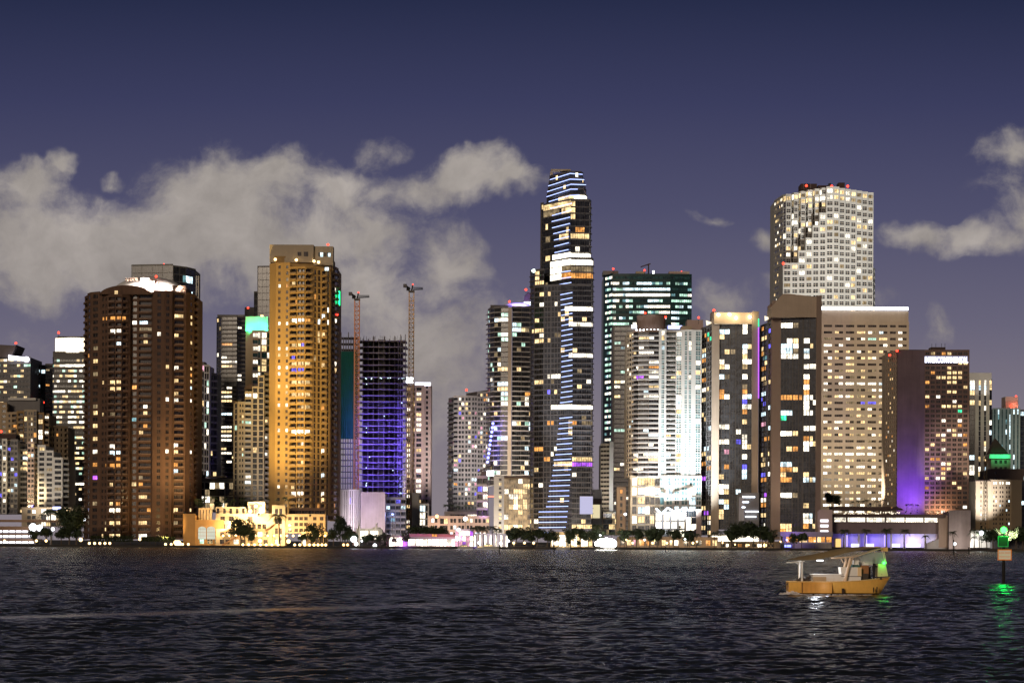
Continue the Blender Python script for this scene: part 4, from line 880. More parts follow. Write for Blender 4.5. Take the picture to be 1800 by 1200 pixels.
# ---- 22 right-edge towers
b = Bld('white_finned_tower', 'slim tower with tall white fins and warm top storeys beyond the hotel', 'apartment tower', 1720, 1724)
b.prob = .5; b.cols = 'YYWC'; b.rowp = lambda x, y: .95 if y < 685 else .33; b.glass = GL
b.run([(1704, 1722), (1714, 1721)], 668, 940, 8.8, ['g1'], DARKW); b.run([(1714, 1718), (1739, 1718)], 668, 945, 8.8, ['p.5 g.3 p.5 g.3 p.5'], WHITEW); b.run([(1739, 1721), (1743, 1722)], 668, 940, 8.8, ['g1'], DARKW)
b.box(1704, 1743, 655, 667.8, 1717.6, 22, WHITEW, 'crown'); b.done()
b = Bld('grey_green_finned_tower', 'grey-green tower banded with narrow white fins and a red-lit rooftop box at the skyline end', 'tower', 1800, 1780)
b.prob = .22; b.cols = 'CCT'; b.rowp = lambda x, y: .75 if 1770 < x < 1776 or y < 730 else .12
GG = paint('grey_green_fin', (.42, .46, .42), .8, .1)
b.run([(1744, 1802), (1793, 1800)], 719, 940, 8.8, ['p.3 v.5 p.4 v.5 p.4 v.4 p.5 v.5 p.4 v.4 p.5 v.5 p.4 v.5 p.3'], GG, glass=GLT); b.run([(1793, 1812), (1850, 1812)], 722, 940, 8.8, ['B1*5'], DARKW)
b.box(1767, 1790, 697, 718.6, 1808, 14, PINKC); b.glow(1776, 1779, 710, 716, 1807.8, RED, 'roof_lamp', .2); X_, Z_ = P(1785, 717, 1803); lamp_at('red_roof_light', (X_, 1804.5, Z_ + 1), 1500, (1, .25, .15), b.t); b.beacon(1786, 696.5, 1810); b.done()
b = Bld('old_beige_hotel', 'old beige stone block with paired windows and a bright attic row at the skyline end', 'stone block', 1640, 1756)
b.glass = GLB; b.prob = .04; b.cols = 'YC'; b.marks("1745-1762 852 X;1767-1778 852 X;1748 863 Y;1771 878 C;1750 884 C;1775 884 C;1765 858 W;1725 900 C")
b.run([(1715, 1642), (1742, 1640), (1778, 1640), (1796, 1646)], 845, 940, 7.9, ['p1 s.5 p.6 s.5 p1', 'p.4 s.6*2 p.4 s.6*2 p.4 s.6*2 p.3', 'p'], CREAM)
b.run([(1736, 1655), (1775, 1655), (1800, 1657)], 826, 846, 10, ['p1 s.6 p2', 'p'], BEIGED); b.box(1714, 1742, 843.5, 845.2, 1639.7, 20, ROOFD, 'roof'); b.done()
b = Bld('green_pyramid_tower', 'dark pyramid-roofed tower with a green glowing attic behind the old beige block', 'tower', 1700, 1758)
b.run([(1742, 1702), (1776, 1702)], 806, 900, 12, ['p.5 s1 s1 s1 p.5'], BEIGE, glass=GLB)
m = MB(); xa = P(1741, 800, 1700)[0]; xb = P(1775, 800, 1700)[0]; z0 = P(1758, 798, 1700)[1]; z1 = P(1744, 767, 1700)[1]; xm = P(1746, 798, 1708)[0]
for q in ((xa, xb, 1702, 1702), (xb, xb, 1702, 1716), (xb, xa, 1716, 1716), (xa, xa, 1716, 1702)): m.poly([(q[0], q[2], z0), (q[1], q[3], z0), (xm + 1, 1709, z1)])
m.build('pyramid_roof', ROOFD, b.t)
m = MB(); xa = P(1739.5, 802, 1700)[0]; xb = P(1777, 802, 1700)[0]; zc = P(1758, 805.5, 1700)[1]; m.box(xa, 1700.6, zc, xb, 1720, z0 - .02); m.build('attic', WHITEW, b.t)
for x_ in (1746, 1756, 1766, 1773): A = P(x_, 805, 1697); lamp_at('green_attic_light', (A[0], 1698, A[1] + 1.4), 420, (.02, 1, .30), b.t)
b.done()
t = thing('golden_lattice_mast', 'slender golden lattice mast tapering upward in front of the old beige block', 'mast', (P(1732, 900, 1600)[0], 1600, 1.2))
m = MB(); xt = P(1732.5, 803, 1600); xw = 6 / FPX * 1600
base = [(xt[0] + xw * math.cos(a), 1600 + xw * math.sin(a)) for a in [i * math.pi / 3 for i in range(6)]]
top = [(xt[0] + xw * .36 * math.cos(a), 1600 + xw * .36 * math.sin(a)) for a in [i * math.pi / 3 for i in range(6)]]
for q in range(6): m.bar((*base[q], 3), (*top[q], xt[1]), .16, n=4)
for k in range(14):
    f = k / 14; z_ = 3 + (xt[1] - 3) * f
    for q in range(6):
        A = [base[q][i] * (1 - f) + top[q][i] * f for i in (0, 1)]; Bq = [base[(q + 1) % 6][i] * (1 - f) + top[(q + 1) % 6][i] * f for i in (0, 1)]; m.bar((*A, z_), (*Bq, z_ + (k % 2) * 0.1), .09, n=4)
m.build('lattice', paint('gold_mast_paint', (.75, .50, .22), .5), t)
# ------------------------------------------------------------------ water, land, seawall
def water():
    rs = np.random.RandomState(5)
    fr = np.concatenate([np.geomspace(52, 330, 1000), np.geomspace(330.5, 1398.5, 850)])
    cols = 640
    u = np.linspace(-0.36, 0.36, cols)
    Yg = np.repeat(fr[:, None], cols, 1); Xg = u[None, :] * Yg * (1 + 0)
    Z = np.zeros_like(Xg); Z2 = np.zeros_like(Xg)
    gx = u[1] - u[0]
    for k in range(46):
        lam = 0.42 * (1.062 ** k) * rs.uniform(.93, 1.07)
        th = math.radians(90 + rs.normal(0, 42)) if lam > 1.2 else rs.uniform(0, 2 * math.pi)
        amp = 0.0071 * lam ** 0.75 * (1 if lam < 3 else .55) * rs.uniform(.6, 1.3)
        kx, ky = 2 * math.pi / lam * math.cos(th), 2 * math.pi / lam * math.sin(th)
        fade = np.clip((lam / np.maximum(Yg * gx, .02) - 2.2) / 2.0, 0, 1) * np.clip(lam * 9 / np.maximum(Yg * Yg / 18000., .1), 0, 1)
        ph = kx * Xg + ky * Yg + rs.uniform(0, 6.28)
        wv = np.sin(ph); wv = wv + .25 * np.cos(2 * ph)
        Z += amp * wv * fade
    # gusty patches
    g = np.sin(Xg * .05 + 1.3 * np.sin(Yg * .021)) * np.sin(Yg * .035 + .6 * np.sin(Xg * .03 + 2)); Z *= 1 + .28 * g
    # long low wake ridge crossing the view, fading to the right
    yw = 131 + (Xg + 28) * 1.36; dd = (Yg - yw) / 5.5
    amt = np.exp(-dd * dd) * np.clip((4 - Xg) / 14, 0, 1) * (np.abs(Xg) < 90)
    Z = Z * (1 - .88 * amt) + .10 * amt
    v = np.stack([Xg, Yg, Z], -1).reshape(-1, 3); nr = len(fr)
    idx = np.arange(nr * cols).reshape(nr, cols)
    q = np.stack([idx[:-1, :-1], idx[:-1, 1:], idx[1:, 1:], idx[1:, :-1]], -1).reshape(-1, 4)
    me = bpy.data.meshes.new('water'); me.vertices.add(len(v)); me.vertices.foreach_set('co', v.ravel().astype('f'))
    me.loops.add(q.size); me.loops.foreach_set('vertex_index', q.ravel().astype('i')); me.polygons.add(len(q))
    me.polygons.foreach_set('loop_start', np.arange(0, q.size, 4, dtype='i')); me.polygons.foreach_set('loop_total', np.full(len(q), 4, 'i'))
    me.polygons.foreach_set('use_smooth', np.ones(len(q), bool)); me.update(); me.validate()
    m, t = base_mat('bay_water')
    geo = t.node('ShaderNodeNewGeometry')
    mp = t.node('ShaderNodeMapping', ins={0: geo.outputs['Position'], 3: (.55, 1.0, 1)})
    n1 = t.noise(mp.outputs[0], 2.6, 4, .6, .6); n2 = t.noise(mp.outputs[0], .42, 4, .62, .4); n3 = t.noise(mp.outputs[0], .03, 3, .6)
    far = t.node('ShaderNodeMapRange', ins={0: t.node('ShaderNodeSeparateXYZ', ins={0: geo.outputs['Position']}).outputs[1], 1: 150.0, 2: 700.0, 3: 0.0, 4: 1.0}).outputs[0]
    bh = t.math('ADD', t.math('MULTIPLY', n1, .05), t.math('MULTIPLY', n2, t.math('MULTIPLY', t.math('ADD', t.math('MULTIPLY', far, 2.2), .22), t.math('ADD', n3, .5))))
    sp_ = t.node('ShaderNodeSeparateXYZ', ins={0: geo.outputs['Position']})
    dl = t.math('DIVIDE', t.math('SUBTRACT', t.math('SUBTRACT', sp_.outputs[1], 131.0), t.math('MULTIPLY', t.math('ADD', sp_.outputs[0], 28.0), 1.36)), 5.5)
    wm = t.math('MULTIPLY', t.math('EXPONENT', t.math('MULTIPLY', t.math('MULTIPLY', dl, dl), -1.0)), t.math('DIVIDE', t.math('SUBTRACT', 4.0, sp_.outputs[0]), 14.0, clamp=True))
    bh = t.math('MULTIPLY', bh, t.math('SUBTRACT', 1.0, t.math('MULTIPLY', wm, .75)))
    bp = t.node('ShaderNodeBump', ins={'Height': bh, 'Strength': 1.0, 'Distance': 0.42})
    b = t.node('ShaderNodeBsdfPrincipled', ins={'Base Color': (.006, .008, .012, 1), 'Roughness': .23, 'IOR': 1.333, 'Normal': bp.outputs[0]})
    t.node('ShaderNodeOutputMaterial', ins={0: b.outputs[0]})
    me.materials.append(m)
    o = bpy.data.objects.new('water', me); COL.objects.link(o); struct(o)
    mb = MB()
    mb.quad((-9000, -3000, -.9), (9000, -3000, -.9), (9000, 1400, -.9), (-9000, 1400, -.9))
    me2 = mb.build('water_floor', m); struct(me2); me2.name = 'water'
water()
m = MB(); m.quad((-9000, 1402, 1.2), (9000, 1402, 1.2), (9000, 16000, 1.2), (-9000, 16000, 1.2)); struct(m.build('ground', paint('shore_ground', (.10, .095, .085), .95, .4)))
m = MB(); m.box(-2500, 1400, -3, 2500, 1402.2, 1.25); m.box(-2500, 1399.85, 1.05, 2500, 1400.0, 1.32)
tag(m.build('seawall', paint('seawall_concrete', (.055, .05, .045), .9, .5)), 'long dark concrete seawall along the whole waterfront', 'seawall')
m = MB(); m.quad((-300, 1403, 1.206), (330, 1403, 1.206), (330, 1409, 1.206), (-300, 1409, 1.206)); struct(m.build('path', paint('promenade_paving', (.30, .27, .23), .85, .2)))

# ------------------------------------------------------------------ plants
LEAF = paint('leaf_green', (.035, .055, .022), .7, .6, .8, .3, 0, False); LEAF2 = paint('palm_leaf_green', (.05, .075, .03), .6, .5, .8, .3, 0, False)
BARK = paint('bark_brown', (.12, .09, .065), .9, .3, .8)
def palm_proto(seed, h=8.5):
    r = random.Random(seed); t = thing('palm_tree', 'palm', 'palm tree')
    m = MB(); lean = r.uniform(-.6, .6); p = Vector((0, 0, 0))
    for k in range(7):
        f = (k + 1) / 7; q = Vector((lean * f * f, .2 * f, h * f)); m.bar(p, q, .26 - .02 * k, 0, .24 - .02 * k, 7); p = q
    m.build('trunk', BARK, t)
    c = MB(); n = 17
    for i in range(n):
        a = 2 * math.pi * i / n + r.uniform(-.2, .2); up = r.uniform(-.2, 1.25); L = r.uniform(2.9, 4.0)
        d = Vector((math.cos(a), math.sin(a), 0)); sd = Vector((-math.sin(a), math.cos(a), 0)); pts = []
        for k in range(8):
            s = k / 7; pts.append(p + d * (L * s * (1 - .18 * s)) + Vector((0, 0, up * L * .55 * s - L * .62 * s * s)))
        for k in range(7):
            A, Bq = pts[k], pts[k + 1]; w_ = .85 * math.sin(math.pi * min(1, (k + .8) / 7.6)) + .1
            for sg in (-1, 1):
                for h_ in (0, .5):
                    A2 = A.lerp(Bq, h_); B2 = A.lerp(Bq, h_ + .36); tip = (A2 + B2) / 2 + sd * sg * w_ * r.uniform(.75, 1.1) - Vector((0, 0, w_ * r.uniform(.3, .8))) + d * .25
                    c.poly([A2, B2, tip])
    c.build('crown', LEAF2, t); return t
def tree_proto(seed, h=6.5, rad=2.9, cl=10, leaves=110, tall=1.0, cone=False):
    r = random.Random(seed); t = thing('shore_tree', 'tree', 'tree')
    m = MB(); th = h * .42; m.bar((0, 0, 0), (.1, .05, th), .22, 0, .15, 7); c = MB(); cs = []
    for k in range(cl):
        a = r.uniform(0, 6.28); rr = rad * math.sqrt(r.random()) * .72; z = th + (h - th) * r.uniform(.15, .85)
        if cone: rr *= 1 - (z - th) / (h - th) * .75
        q = Vector((rr * math.cos(a), rr * math.sin(a), z)); cs.append(q)
        if k < 6: m.bar((.1, .05, th * .85), q * .9 + Vector((0, 0, .2)), .09, 0, .03, 4)
    for q in cs:
        R_ = rad * r.uniform(.34, .52)
        for i in range(leaves):
            v = Vector((r.gauss(0, 1), r.gauss(0, 1), r.gauss(0, .75))).normalized() * R_ * r.uniform(.55, 1.08); s_ = r.uniform(.13, .30)
            u = Vector((r.gauss(0, 1), r.gauss(0, 1), r.gauss(0, 1))).normalized(); w_ = v.cross(u).normalized() if v.cross(u).length > 1e-3 else Vector((1, 0, 0)); x = q + v
            c.quad(x - u * s_ - w_ * s_ * .6, x + u * s_ - w_ * s_ * .6, x + u * s_ + w_ * s_ * .6, x - u * s_ + w_ * s_ * .6)
    m.build('trunk', BARK, t); c.build('crown', LEAF, t); return t
PAL = [palm_proto(s) for s in (1, 2, 3, 4)]; TRE = [tree_proto(s) for s in (5, 6, 7)]; BIG = [tree_proto(9, 11, 4.6, 18, 150), tree_proto(8, 17, 4.8, 26, 150, cone=True)]
used = set()
ORD = 'first second third fourth fifth sixth seventh eighth ninth tenth eleventh twelfth thirteenth fourteenth fifteenth'.split()
def plant(kind, protos, items, Y, desc, cat, group, base=1.2, unit=None):
    for i, it in enumerate(items):
        px, yt = it[0], it[1]; Yy = it[3] if len(it) > 3 else Y; yb = it[2] if len(it) > 2 and it[2] else None
        x, zt = P(px, yt, Yy); zb = base if yb is None else P(px, yb, Yy)[1]
        src = protos[i % len(protos)]; h0 = {'palm': 10.3, 'tree': 6.6, 'big': 11.3, 'cone': 17.0}[kind]; sc = max(.35, (zt - zb) / h0)
        lab = desc % ORD[i] if '%s' in desc else desc
        if src.name not in used:
            used.add(src.name); o = src; o.location = (x, Yy, zb); o.scale = (sc,) * 3; o.rotation_euler = (0, 0, rnd.uniform(0, 6))
        else: o = copytree(src, (x, Yy, zb), rnd.uniform(0, 6), sc)
        o['label'] = lab; o['category'] = cat; o['group'] = group
plant('palm', PAL, [(90, 884)], 1425, 'tall dark palm in front of the white gridded mid-rise', 'palm tree', 'shore palms')
plant('big', BIG[:1], [(122, 886), (134, 892)], 1432, '%s big dark tree between the floodlights and the brown arch-topped tower', 'tree', 'dark trees by the brown tower')
plant('tree', TRE, [(60, 932), (82, 926), (108, 928), (122, 924), (135, 930)], 1415, '%s low tree along the seawall counting toward the brown arch-topped tower', 'tree', 'low trees by the marina deck')
plant('palm', PAL, [(347, 872, 897), (361, 871, 897), (376, 868, 897), (395, 872, 897), (412, 873, 897), (428, 871, 897), (441, 875, 897)], 1475, '%s terrace palm from the brown arch-topped tower, above the amber podium', 'palm tree', 'palms on the amber terrace')
plant('tree', TRE, [(352, 878, 900), (385, 880, 900), (404, 882, 900), (432, 880, 900)], 1478, '%s bushy tree from the brown arch-topped tower, behind the amber podium', 'tree', 'bushy terrace trees')
plant('palm', PAL, [(460, 872, 892), (472, 874, 892), (500, 870, 892), (487, 875, 890), (507, 874, 892)], 1466, '%s short palm at the foot of the ochre tower', 'palm tree', 'palms under the ochre tower')
plant('palm', PAL, [(492, 893)], 1412, 'floodlit palm with wound lights in front of the amber podium', 'palm tree', 'shore palms')
plant('tree', TRE, [(424, 912), (430, 922), (440, 933), (552, 922), (532, 938), (548, 940)], 1414, '%s spindly tree from the orange block, against the glowing amber podium', 'tree', 'spindly trees before the amber podium')
plant('cone', BIG[1:], [(598, 905), (612, 922)], 1422, '%s tall dark conifer-like tree between amber podium and white striped block', 'tree', 'tall dark trees')
plant('tree', TRE, [(586, 930), (606, 936), (622, 934), (643, 940), (655, 938), (667, 940), (680, 938), (695, 944), (714, 937)], 1414, '%s round dark tree along the quay from the conifers toward the violet stage', 'tree', 'round trees on the quay')
plant('tree', TRE, [(731, 926), (752, 924), (768, 926), (775, 928)], 1470, '%s brownish lit tree behind the red footbridge', 'tree', 'trees behind the footbridge')
plant('palm', PAL, [(784, 883, 903), (793, 883, 903), (806, 886, 903), (820, 884, 903), (828, 884, 903), (842, 886, 903), (850, 882, 903)], 1560, '%s roof-garden palm from the open gap, below the gridded condominium', 'palm tree', 'roof garden palms')
plant('palm', PAL, [(832, 920), (841, 918), (850, 921), (866, 919), (872, 922)], 1418, '%s dark quay palm before the narrow white column building', 'palm tree', 'dark quay palms')
plant('tree', TRE, [(899, 930), (908, 926), (920, 928), (934, 934), (945, 928), (962, 932), (973, 934)], 1416, '%s amber-lit tree before the bronze glass mid-rise and tallest tower', 'tree', 'amber-lit quay trees')
plant('tree', TRE, [(1003, 928), (1020, 928), (1034, 933), (1049, 930), (999, 948), (1017, 950)], 1416, '%s leafy tree in front of the glowing waterfront restaurant', 'tree', 'trees before the restaurant')
plant('palm', PAL, [(1047, 914), (1062, 930), (1075, 930), (1090, 928), (1102, 926), (1113, 926), (1124, 924), (1136, 926), (1150, 922), (1163, 924), (1177, 926), (1192, 925)], 1424, '%s green palm from the glare toward the portal-framed tower, before the white condominium', 'palm tree', 'palms before the white condominium')
plant('tree', TRE, [(1098, 931), (1119, 930), (1142, 931), (1156, 928), (1185, 930), (1208, 933)], 1420, '%s low tree under the palms before the white condominium', 'tree', 'low trees before the white condominium')
plant('palm', PAL, [(1212, 930), (1224, 933), (1256, 930), (1268, 928), (1281, 927), (1336, 926), (1350, 928), (1360, 926)], 1412, '%s promenade palm between white condominium and broad portal tower', 'palm tree', 'promenade palms')
plant('big', BIG[:1], [(1296, 918), (1310, 914), (1325, 916), (1340, 922)], 1418, '%s large dark canopy tree above the long white marquee', 'tree', 'canopy trees above the marquee')
plant('tree', TRE, [(1286, 928), (1346, 934), (1354, 938), (1396, 938), (1409, 936)], 1414, '%s small dark tree between marquee and violet-lit lounge', 'tree', 'small trees by the lounge')
plant('big', BIG[:1], [(1458, 864, 896), (1470, 868, 896)], 1490, '%s broad dark tree on the podium roof before the beige slab', 'tree', 'roof trees')
plant('palm', PAL, [(1499, 878, 896), (1508, 876, 896), (1516, 877, 896), (1524, 875, 896), (1541, 877, 896), (1552, 874, 896)], 1492, '%s palm on the hotel podium roof counting toward the hotel', 'palm tree', 'podium roof palms')
plant('palm', PAL, [(1483, 924), (1521, 924), (1559, 923), (1590, 925), (1627, 936), (1676, 928)], 1404, '%s waterfront palm from the broad portal tower, before the hotel podium', 'palm tree', 'palms before the hotel podium')
plant('palm', PAL, [(1594, 883, 899), (1603, 883, 899), (1612, 884, 899), (1682, 890, 902)], 1462, '%s small palm silhouetted against the violet hotel wall', 'palm tree', 'palms against the violet wall')
plant('palm', PAL, [(1713, 924), (1722, 929), (1712, 938)], 1425, '%s green-tinted palm beside the blank concrete block', 'palm tree', 'palms beside the blank block')
plant('tree', TRE, [(1735, 930), (1746, 928), (1758, 932), (1771, 930), (1786, 926), (1798, 928)], 1422, '%s dark bushy tree behind the green-lit channel marker', 'tree', 'bushy trees behind the marker')
def hedge(x0, x1, y0, y1, Y, label):
    r = random.Random(x0); xa = P(x0, y0, Y)[0]; xb = P(x1, y0, Y)[0]; za = P(x0, y1, Y)[1]; zb = P(x0, y0, Y)[1]
    t = thing('clipped_hedge', label, 'hedge', ((xa + xb) / 2, Y, 1.2)); c = MB()
    for k in range(1500):
        x = Vector((r.uniform(xa, xb), Y + r.uniform(-.6, 1.8), r.uniform(za, zb))); u = Vector((r.gauss(0, 1), r.gauss(0, 1), r.gauss(0, 1))).normalized() * .28; v = u.orthogonal().normalized() * .2; c.quad(x - u - v, x + u - v, x + u + v, x - u + v)
    c.build('crown', LEAF, t); m = MB(); n = max(3, int((xb - xa) / 3))
    for k in range(n): x_ = xa + (xb - xa) * (k + .5) / n; m.bar((x_, Y + .6, 1.2), (x_, Y + .6, za + .4), .12)
    m.build('trunk', BARK, t)
hedge(158, 234, 941, 951, 1430, 'flat clipped hedge before the brown tower, nearer the floodlights'); hedge(248, 308, 943, 951, 1430, 'flat clipped hedge before the brown tower, nearer the orange block')

# ------------------------------------------------------------------ low waterfront buildings
def pav(name, label, cat, x0, x1, y0, y1, Y, wall, spec, pitch, prob=.5, cols='WX', back=12, glass=None, balc=None):
    b = Bld(name, label, cat, Y, (x0 + x1) / 2); b.prob = prob; b.cols = cols; b.bm = balc; b.glass = glass or GL
    b.run([(x0, Y), (x1, Y)], y0, y1, pitch, [spec], wall, back=back); return b
# marina deck
t = thing('marina_parking_deck', 'open low parking deck glowing white between its slabs at the near end of the shore', 'parking deck', (P(50, 900, 1440)[0], 1440, 1.2))
for k, (ya, yb_) in enumerate(((921, 928), (933.5, 936), (943, 947), (909, 913))):
    m = MB(); xa = P(-40, ya, 1440)[0]; xb = P(62 if k < 3 else 128, ya, 1440)[0]; m.box(xa, 1440 + (k == 3) * 10, P(0, yb_, 1440)[1] - 1.2, xb, 1462, P(0, ya, 1440)[1] - 1.2); m.build('deck_slab', paint('rust_brown_fascia', (.33, .20, .13), .8, .2), t)
m = MB()
for q in range(9): x_ = P(-30 + q * 11.4, 930, 1441)[0]; m.box(x_ - .25, 1441, 1.2, x_ + .25, 1441.5, P(0, 921, 1440)[1] - 1)
m.build('column', CONC, t); m = MB()
for y_ in (929.5, 938.5, 949): m.box(P(-40, y_, 1452)[0], 1452, P(0, y_ + 2.2, 1452)[1] - 1, P(60, y_, 1452)[0], 1452.4, P(0, y_ - 1.2, 1452)[1] - 1)
m.build('ceiling_light', emit('deck_light_glow', (.95, .93, 1), 3.0, False), t)
lamp_at('deck_light', (P(30, 935, 1446)[0], 1446, 6), 1500, (.95, .95, 1), t)
b = pav('beige_podium', 'low beige podium under the white gridded mid-rise', 'podium', 38, 150, 894, 925, 1530, CREAM, 'p1 w1 w1 p1 G3 p1 G2 p3', 12, .35, 'WY'); b.glow(93, 107, 890, 896, 1529.8, emit('violet_sign_glow', (.45, .5, 1), 3, False), 'sign'); b.done()
b = pav('glazed_pavilion_block', 'mid-rise glazed block with lit rooms and roof planting between the brown tower and cream condominium', 'office block', 338, 411, 848, 896, 1610, SLABL, 'G3 p.3 G5 p.3 G2 p.2', 12, .7, 'WYXD'); b.box(338, 411, 840, 846, 1609, 16, GREYW); b.box(364, 396, 836, 838, 1606, 8, CREAM)
b.done()
plant('tree', TRE, [(352, 832, 846), (360, 834, 846)], 1612, '%s roof shrub on the glazed block beside the brown tower', 'tree', 'roof shrubs')
ORW = paint('orange_stucco', (.60, .34, .12), .85, .15); CRW = paint('pale_stucco', (.70, .56, .36), .85, .10)
b = Bld('orange_stucco_block', 'orange stucco block with two big arched windows at the brown tower foot', 'stucco block', 1440, 358)
b.glass = GLW; b.prob = 0; b.run([(322, 1446), (343, 1441)], 905, 958, None, ['p'], ORW, rows=1); b.run([(343, 1440), (393, 1440)], 916, 945, None, ['p'], ORW, rows=1)
b.prob = .7; b.cols = 'VT'; b.run([(343, 1440.5), (393, 1440.5)], 945, 958, 13, ['p1 w1.6 p.4 w2 w2 p.7'], ORW)
for xa, xb in ((348.5, 362), (364, 378)):
    m = MB(); fr_ = MB(); Xa, Xb = P(xa, 930, 1439.8)[0], P(xb, 930, 1439.8)[0]; z0, z1 = P(xa, 947, 1439.8)[1], P(xa, 929, 1439.8)[1]; r_ = (Xb - Xa) / 2
    pts = [(Xa, 1439.8, z0), (Xb, 1439.8, z0)] + [((Xa + Xb) / 2 + r_ * math.cos(a), 1439.8, z1 + r_ * .6 * math.sin(a)) for a in [math.pi * k / 10 for k in range(11)]]
    m.poly(pts); m.build('lit_window', emit('pale_window_glow', (.78, .86, .72), .85, False), b.t)
    for q in (.25, .5, .75): fr_.box(Xa + (Xb - Xa) * q - .08, 1439.6, z0, Xa + (Xb - Xa) * q + .08, 1439.75, z1 + 1)
    for q in (.33, .66, 1): fr_.box(Xa, 1439.62, z0 + (z1 - z0) * q - .08, Xb, 1439.72, z0 + (z1 - z0) * q + .08)
    fr_.build('window_frame', ORW, b.t)
b.done()
b = Bld('amber_terraced_podium', 'glowing amber terraced podium with colonnades and stairs at the foot of the ochre tower', 'podium', 1450, 470)
b.bm = [CRW, CRW]; b.slab = 'solid'; b.prob = .12; b.cols = 'YXW'; b.glass = GLB
b.run([(379, 1437), (478, 1435)], 932, 959, 13.5, ['p1 w1.6*2 p.6 w2*3 p1 w1.6*2 p1'], CRW, back=8); b.run([(379, 1442), (478, 1441)], 918, 932, 14, ['p1 w1*9 p1'], CRW, back=8)
b.run([(379, 1450), (478, 1449)], 905, 918, 13, ['p.6 w1 p.4 w1 p2 w1 p3 '], CRW, back=8); b.run([(435, 1460), (466, 1459)], 884, 905, 21, ['p.4 t.7 t.7 t.7 p.4'], CRW, back=8)
b.run([(349, 1448), (371, 1447)], 895, 915, 20, ['p.2 v.4 p.3 v.4 p.3 v.4 p.3 v.4 p.2'], CRW, back=6); b.run([(379, 1456), (432, 1455)], 893, 905, 12, ['v1 p.4 v1 p.4 v1 p.4 v1 p.4 v1'], CRW, back=6)
b.run([(478, 1437), (501, 1436)], 890, 959, 17, ['p.6 w1 w1 p.6'], CRW, back=12); b.run([(501, 1439), (572, 1438)], 906, 937, 10.5, ['p.5 w1 p.3 w1 w1 w1 p.8 w1 p.4 w1 p.3'], CRW, back=14)
b.run([(530, 1434), (576, 1433)], 937, 959, 22, ['b1*6'], CRW, back=4); b.run([(508, 1450), (570, 1450)], 895, 906, 11, ['b1 b1 b1 b1 b.8 b.8'], paint('red_brown_arcade', (.28, .17, .11), .85), back=8)
for xa, ya, xb, yb_ in ((392, 957, 432, 934), (394, 934, 424, 920), (556, 934, 540, 920), (468, 932, 484, 920)):
    A = P(xa, ya, 1433.5); Bq = P(xb, yb_, 1433.5); m = MB()
    for k in range(12):
        f = k / 12; m.box(min(A[0], A[0] + (Bq[0] - A[0]) * (f + 1 / 12)) if False else A[0] + (Bq[0] - A[0]) * f - .6, 1433, A[1] + (Bq[1] - A[1]) * f - .5, A[0] + (Bq[0] - A[0]) * f + .6, 1436, A[1] + (Bq[1] - A[1]) * (f + 1 / 12))
    m.build('stairs', paint('terracotta_steps', (.42, .24, .13), .8), b.t)
for k in range(17):
    px_ = 392 + k * 11.2; A = P(px_, 941, 1431); m = MB(); m.ball((A[0], 1431.5, A[1]), .7, 0, 8, 5); m.bar((A[0], 1431.5, A[1] - .7), (A[0], 1431.5, A[1] - 2.4), .08, 1); m.build('wall_lamp', [WARMG, FIX], b.t)
    if k % 3 == 0: lamp_at('wall_lamp_light', (A[0], 1429, A[1] + 1), 1100, (1, .66, .28), b.t, radius=.6)
for px_, py_, Y_, pw_ in ((440, 900, 1440, 5200), (452, 893, 1450, 5200), (462, 912, 1434, 3600), (415, 912, 1436, 3000), (395, 925, 1432, 2600), (500, 925, 1428, 2600), (540, 930, 1428, 2200), (360, 905, 1441, 1200), (565, 925, 1430, 1600), (470, 952, 1424, 2600), (425, 955, 1424, 2200), (526, 955, 1424, 1600), (360, 955, 1425, 1000)):
    A = P(px_, py_, Y_); lamp_at('amber_terrace_light', (A[0], Y_, max(2, A[1])), pw_ * (3.8 if pw_ > 2500 else 1.5), (1, .72, .38) if pw_ > 2500 else (1, .54, .15), b.t, radius=.8)
for px_, py_, Y_ in ((440, 898, 1447), (450, 889, 1457), (455, 903, 1447), (430, 922, 1439), (457, 950, 1430), (507, 951, 1430)):
    A = P(px_, py_, Y_); m = MB(); m.ball((A[0], Y_, A[1]), 1.2, 0, 10, 6); m.build('terrace_lamp', WARMG, b.t)
b.done()
STW = paint('striped_white', (.74, .68, .70), .8, .06)
b = Bld('white_striped_block', 'white block with full-height narrow dark window stripes and violet wash on its corner', 'office block', 1560, 613)
b.prob = .03; b.cols = 'BC'; b.run([(592, 1568), (601, 1562), (613, 1558), (625, 1560), (634, 1566)], 862, 932, 11.7, ['p.8 v.8 p.6', 'p.7 v.7 p.3 v.7 p.8', 'p.5 v.7 p.4 v.7 p.7 v.6', 'p.3 v.7 p.4 v.7 p.5'], STW)
A = P(613, 935, 1540); lamp_at('wall_wash', (A[0], 1532, 5), 42000, (1, .88, .9), b.t, radius=1); A = P(634, 880, 1548); lamp_at('violet_wash', (A[0], 1548, A[1]), 2600, (.4, .3, 1), b.t); b.done()
b = Bld('blank_pink_block', 'windowless pinkish grey block in front of the unfinished tower', 'building', 1560, 655)
b.run([(634, 1562), (677, 1560)], 867, 935, None, ['p'], paint('banded_pink_concrete', (.46, .38, .40), .9, .35, .10), rows=1, back=30); b.done()
b = pav('blue_lit_garage', 'open concrete car park tinted blue beside the windowless block', 'car park', 677, 713, 876, 940, 1575, CONC, 'b1 p.1 b1 p.1 b1 p.1 b1', 11, .3, 'CTCB', balc=[SLABL, RAILG]); A = P(685, 905, 1560); lamp_at('blue_garage_light', (A[0], 1560, A[1]), 3500, (.3, .4, 1), b.t); b.done()
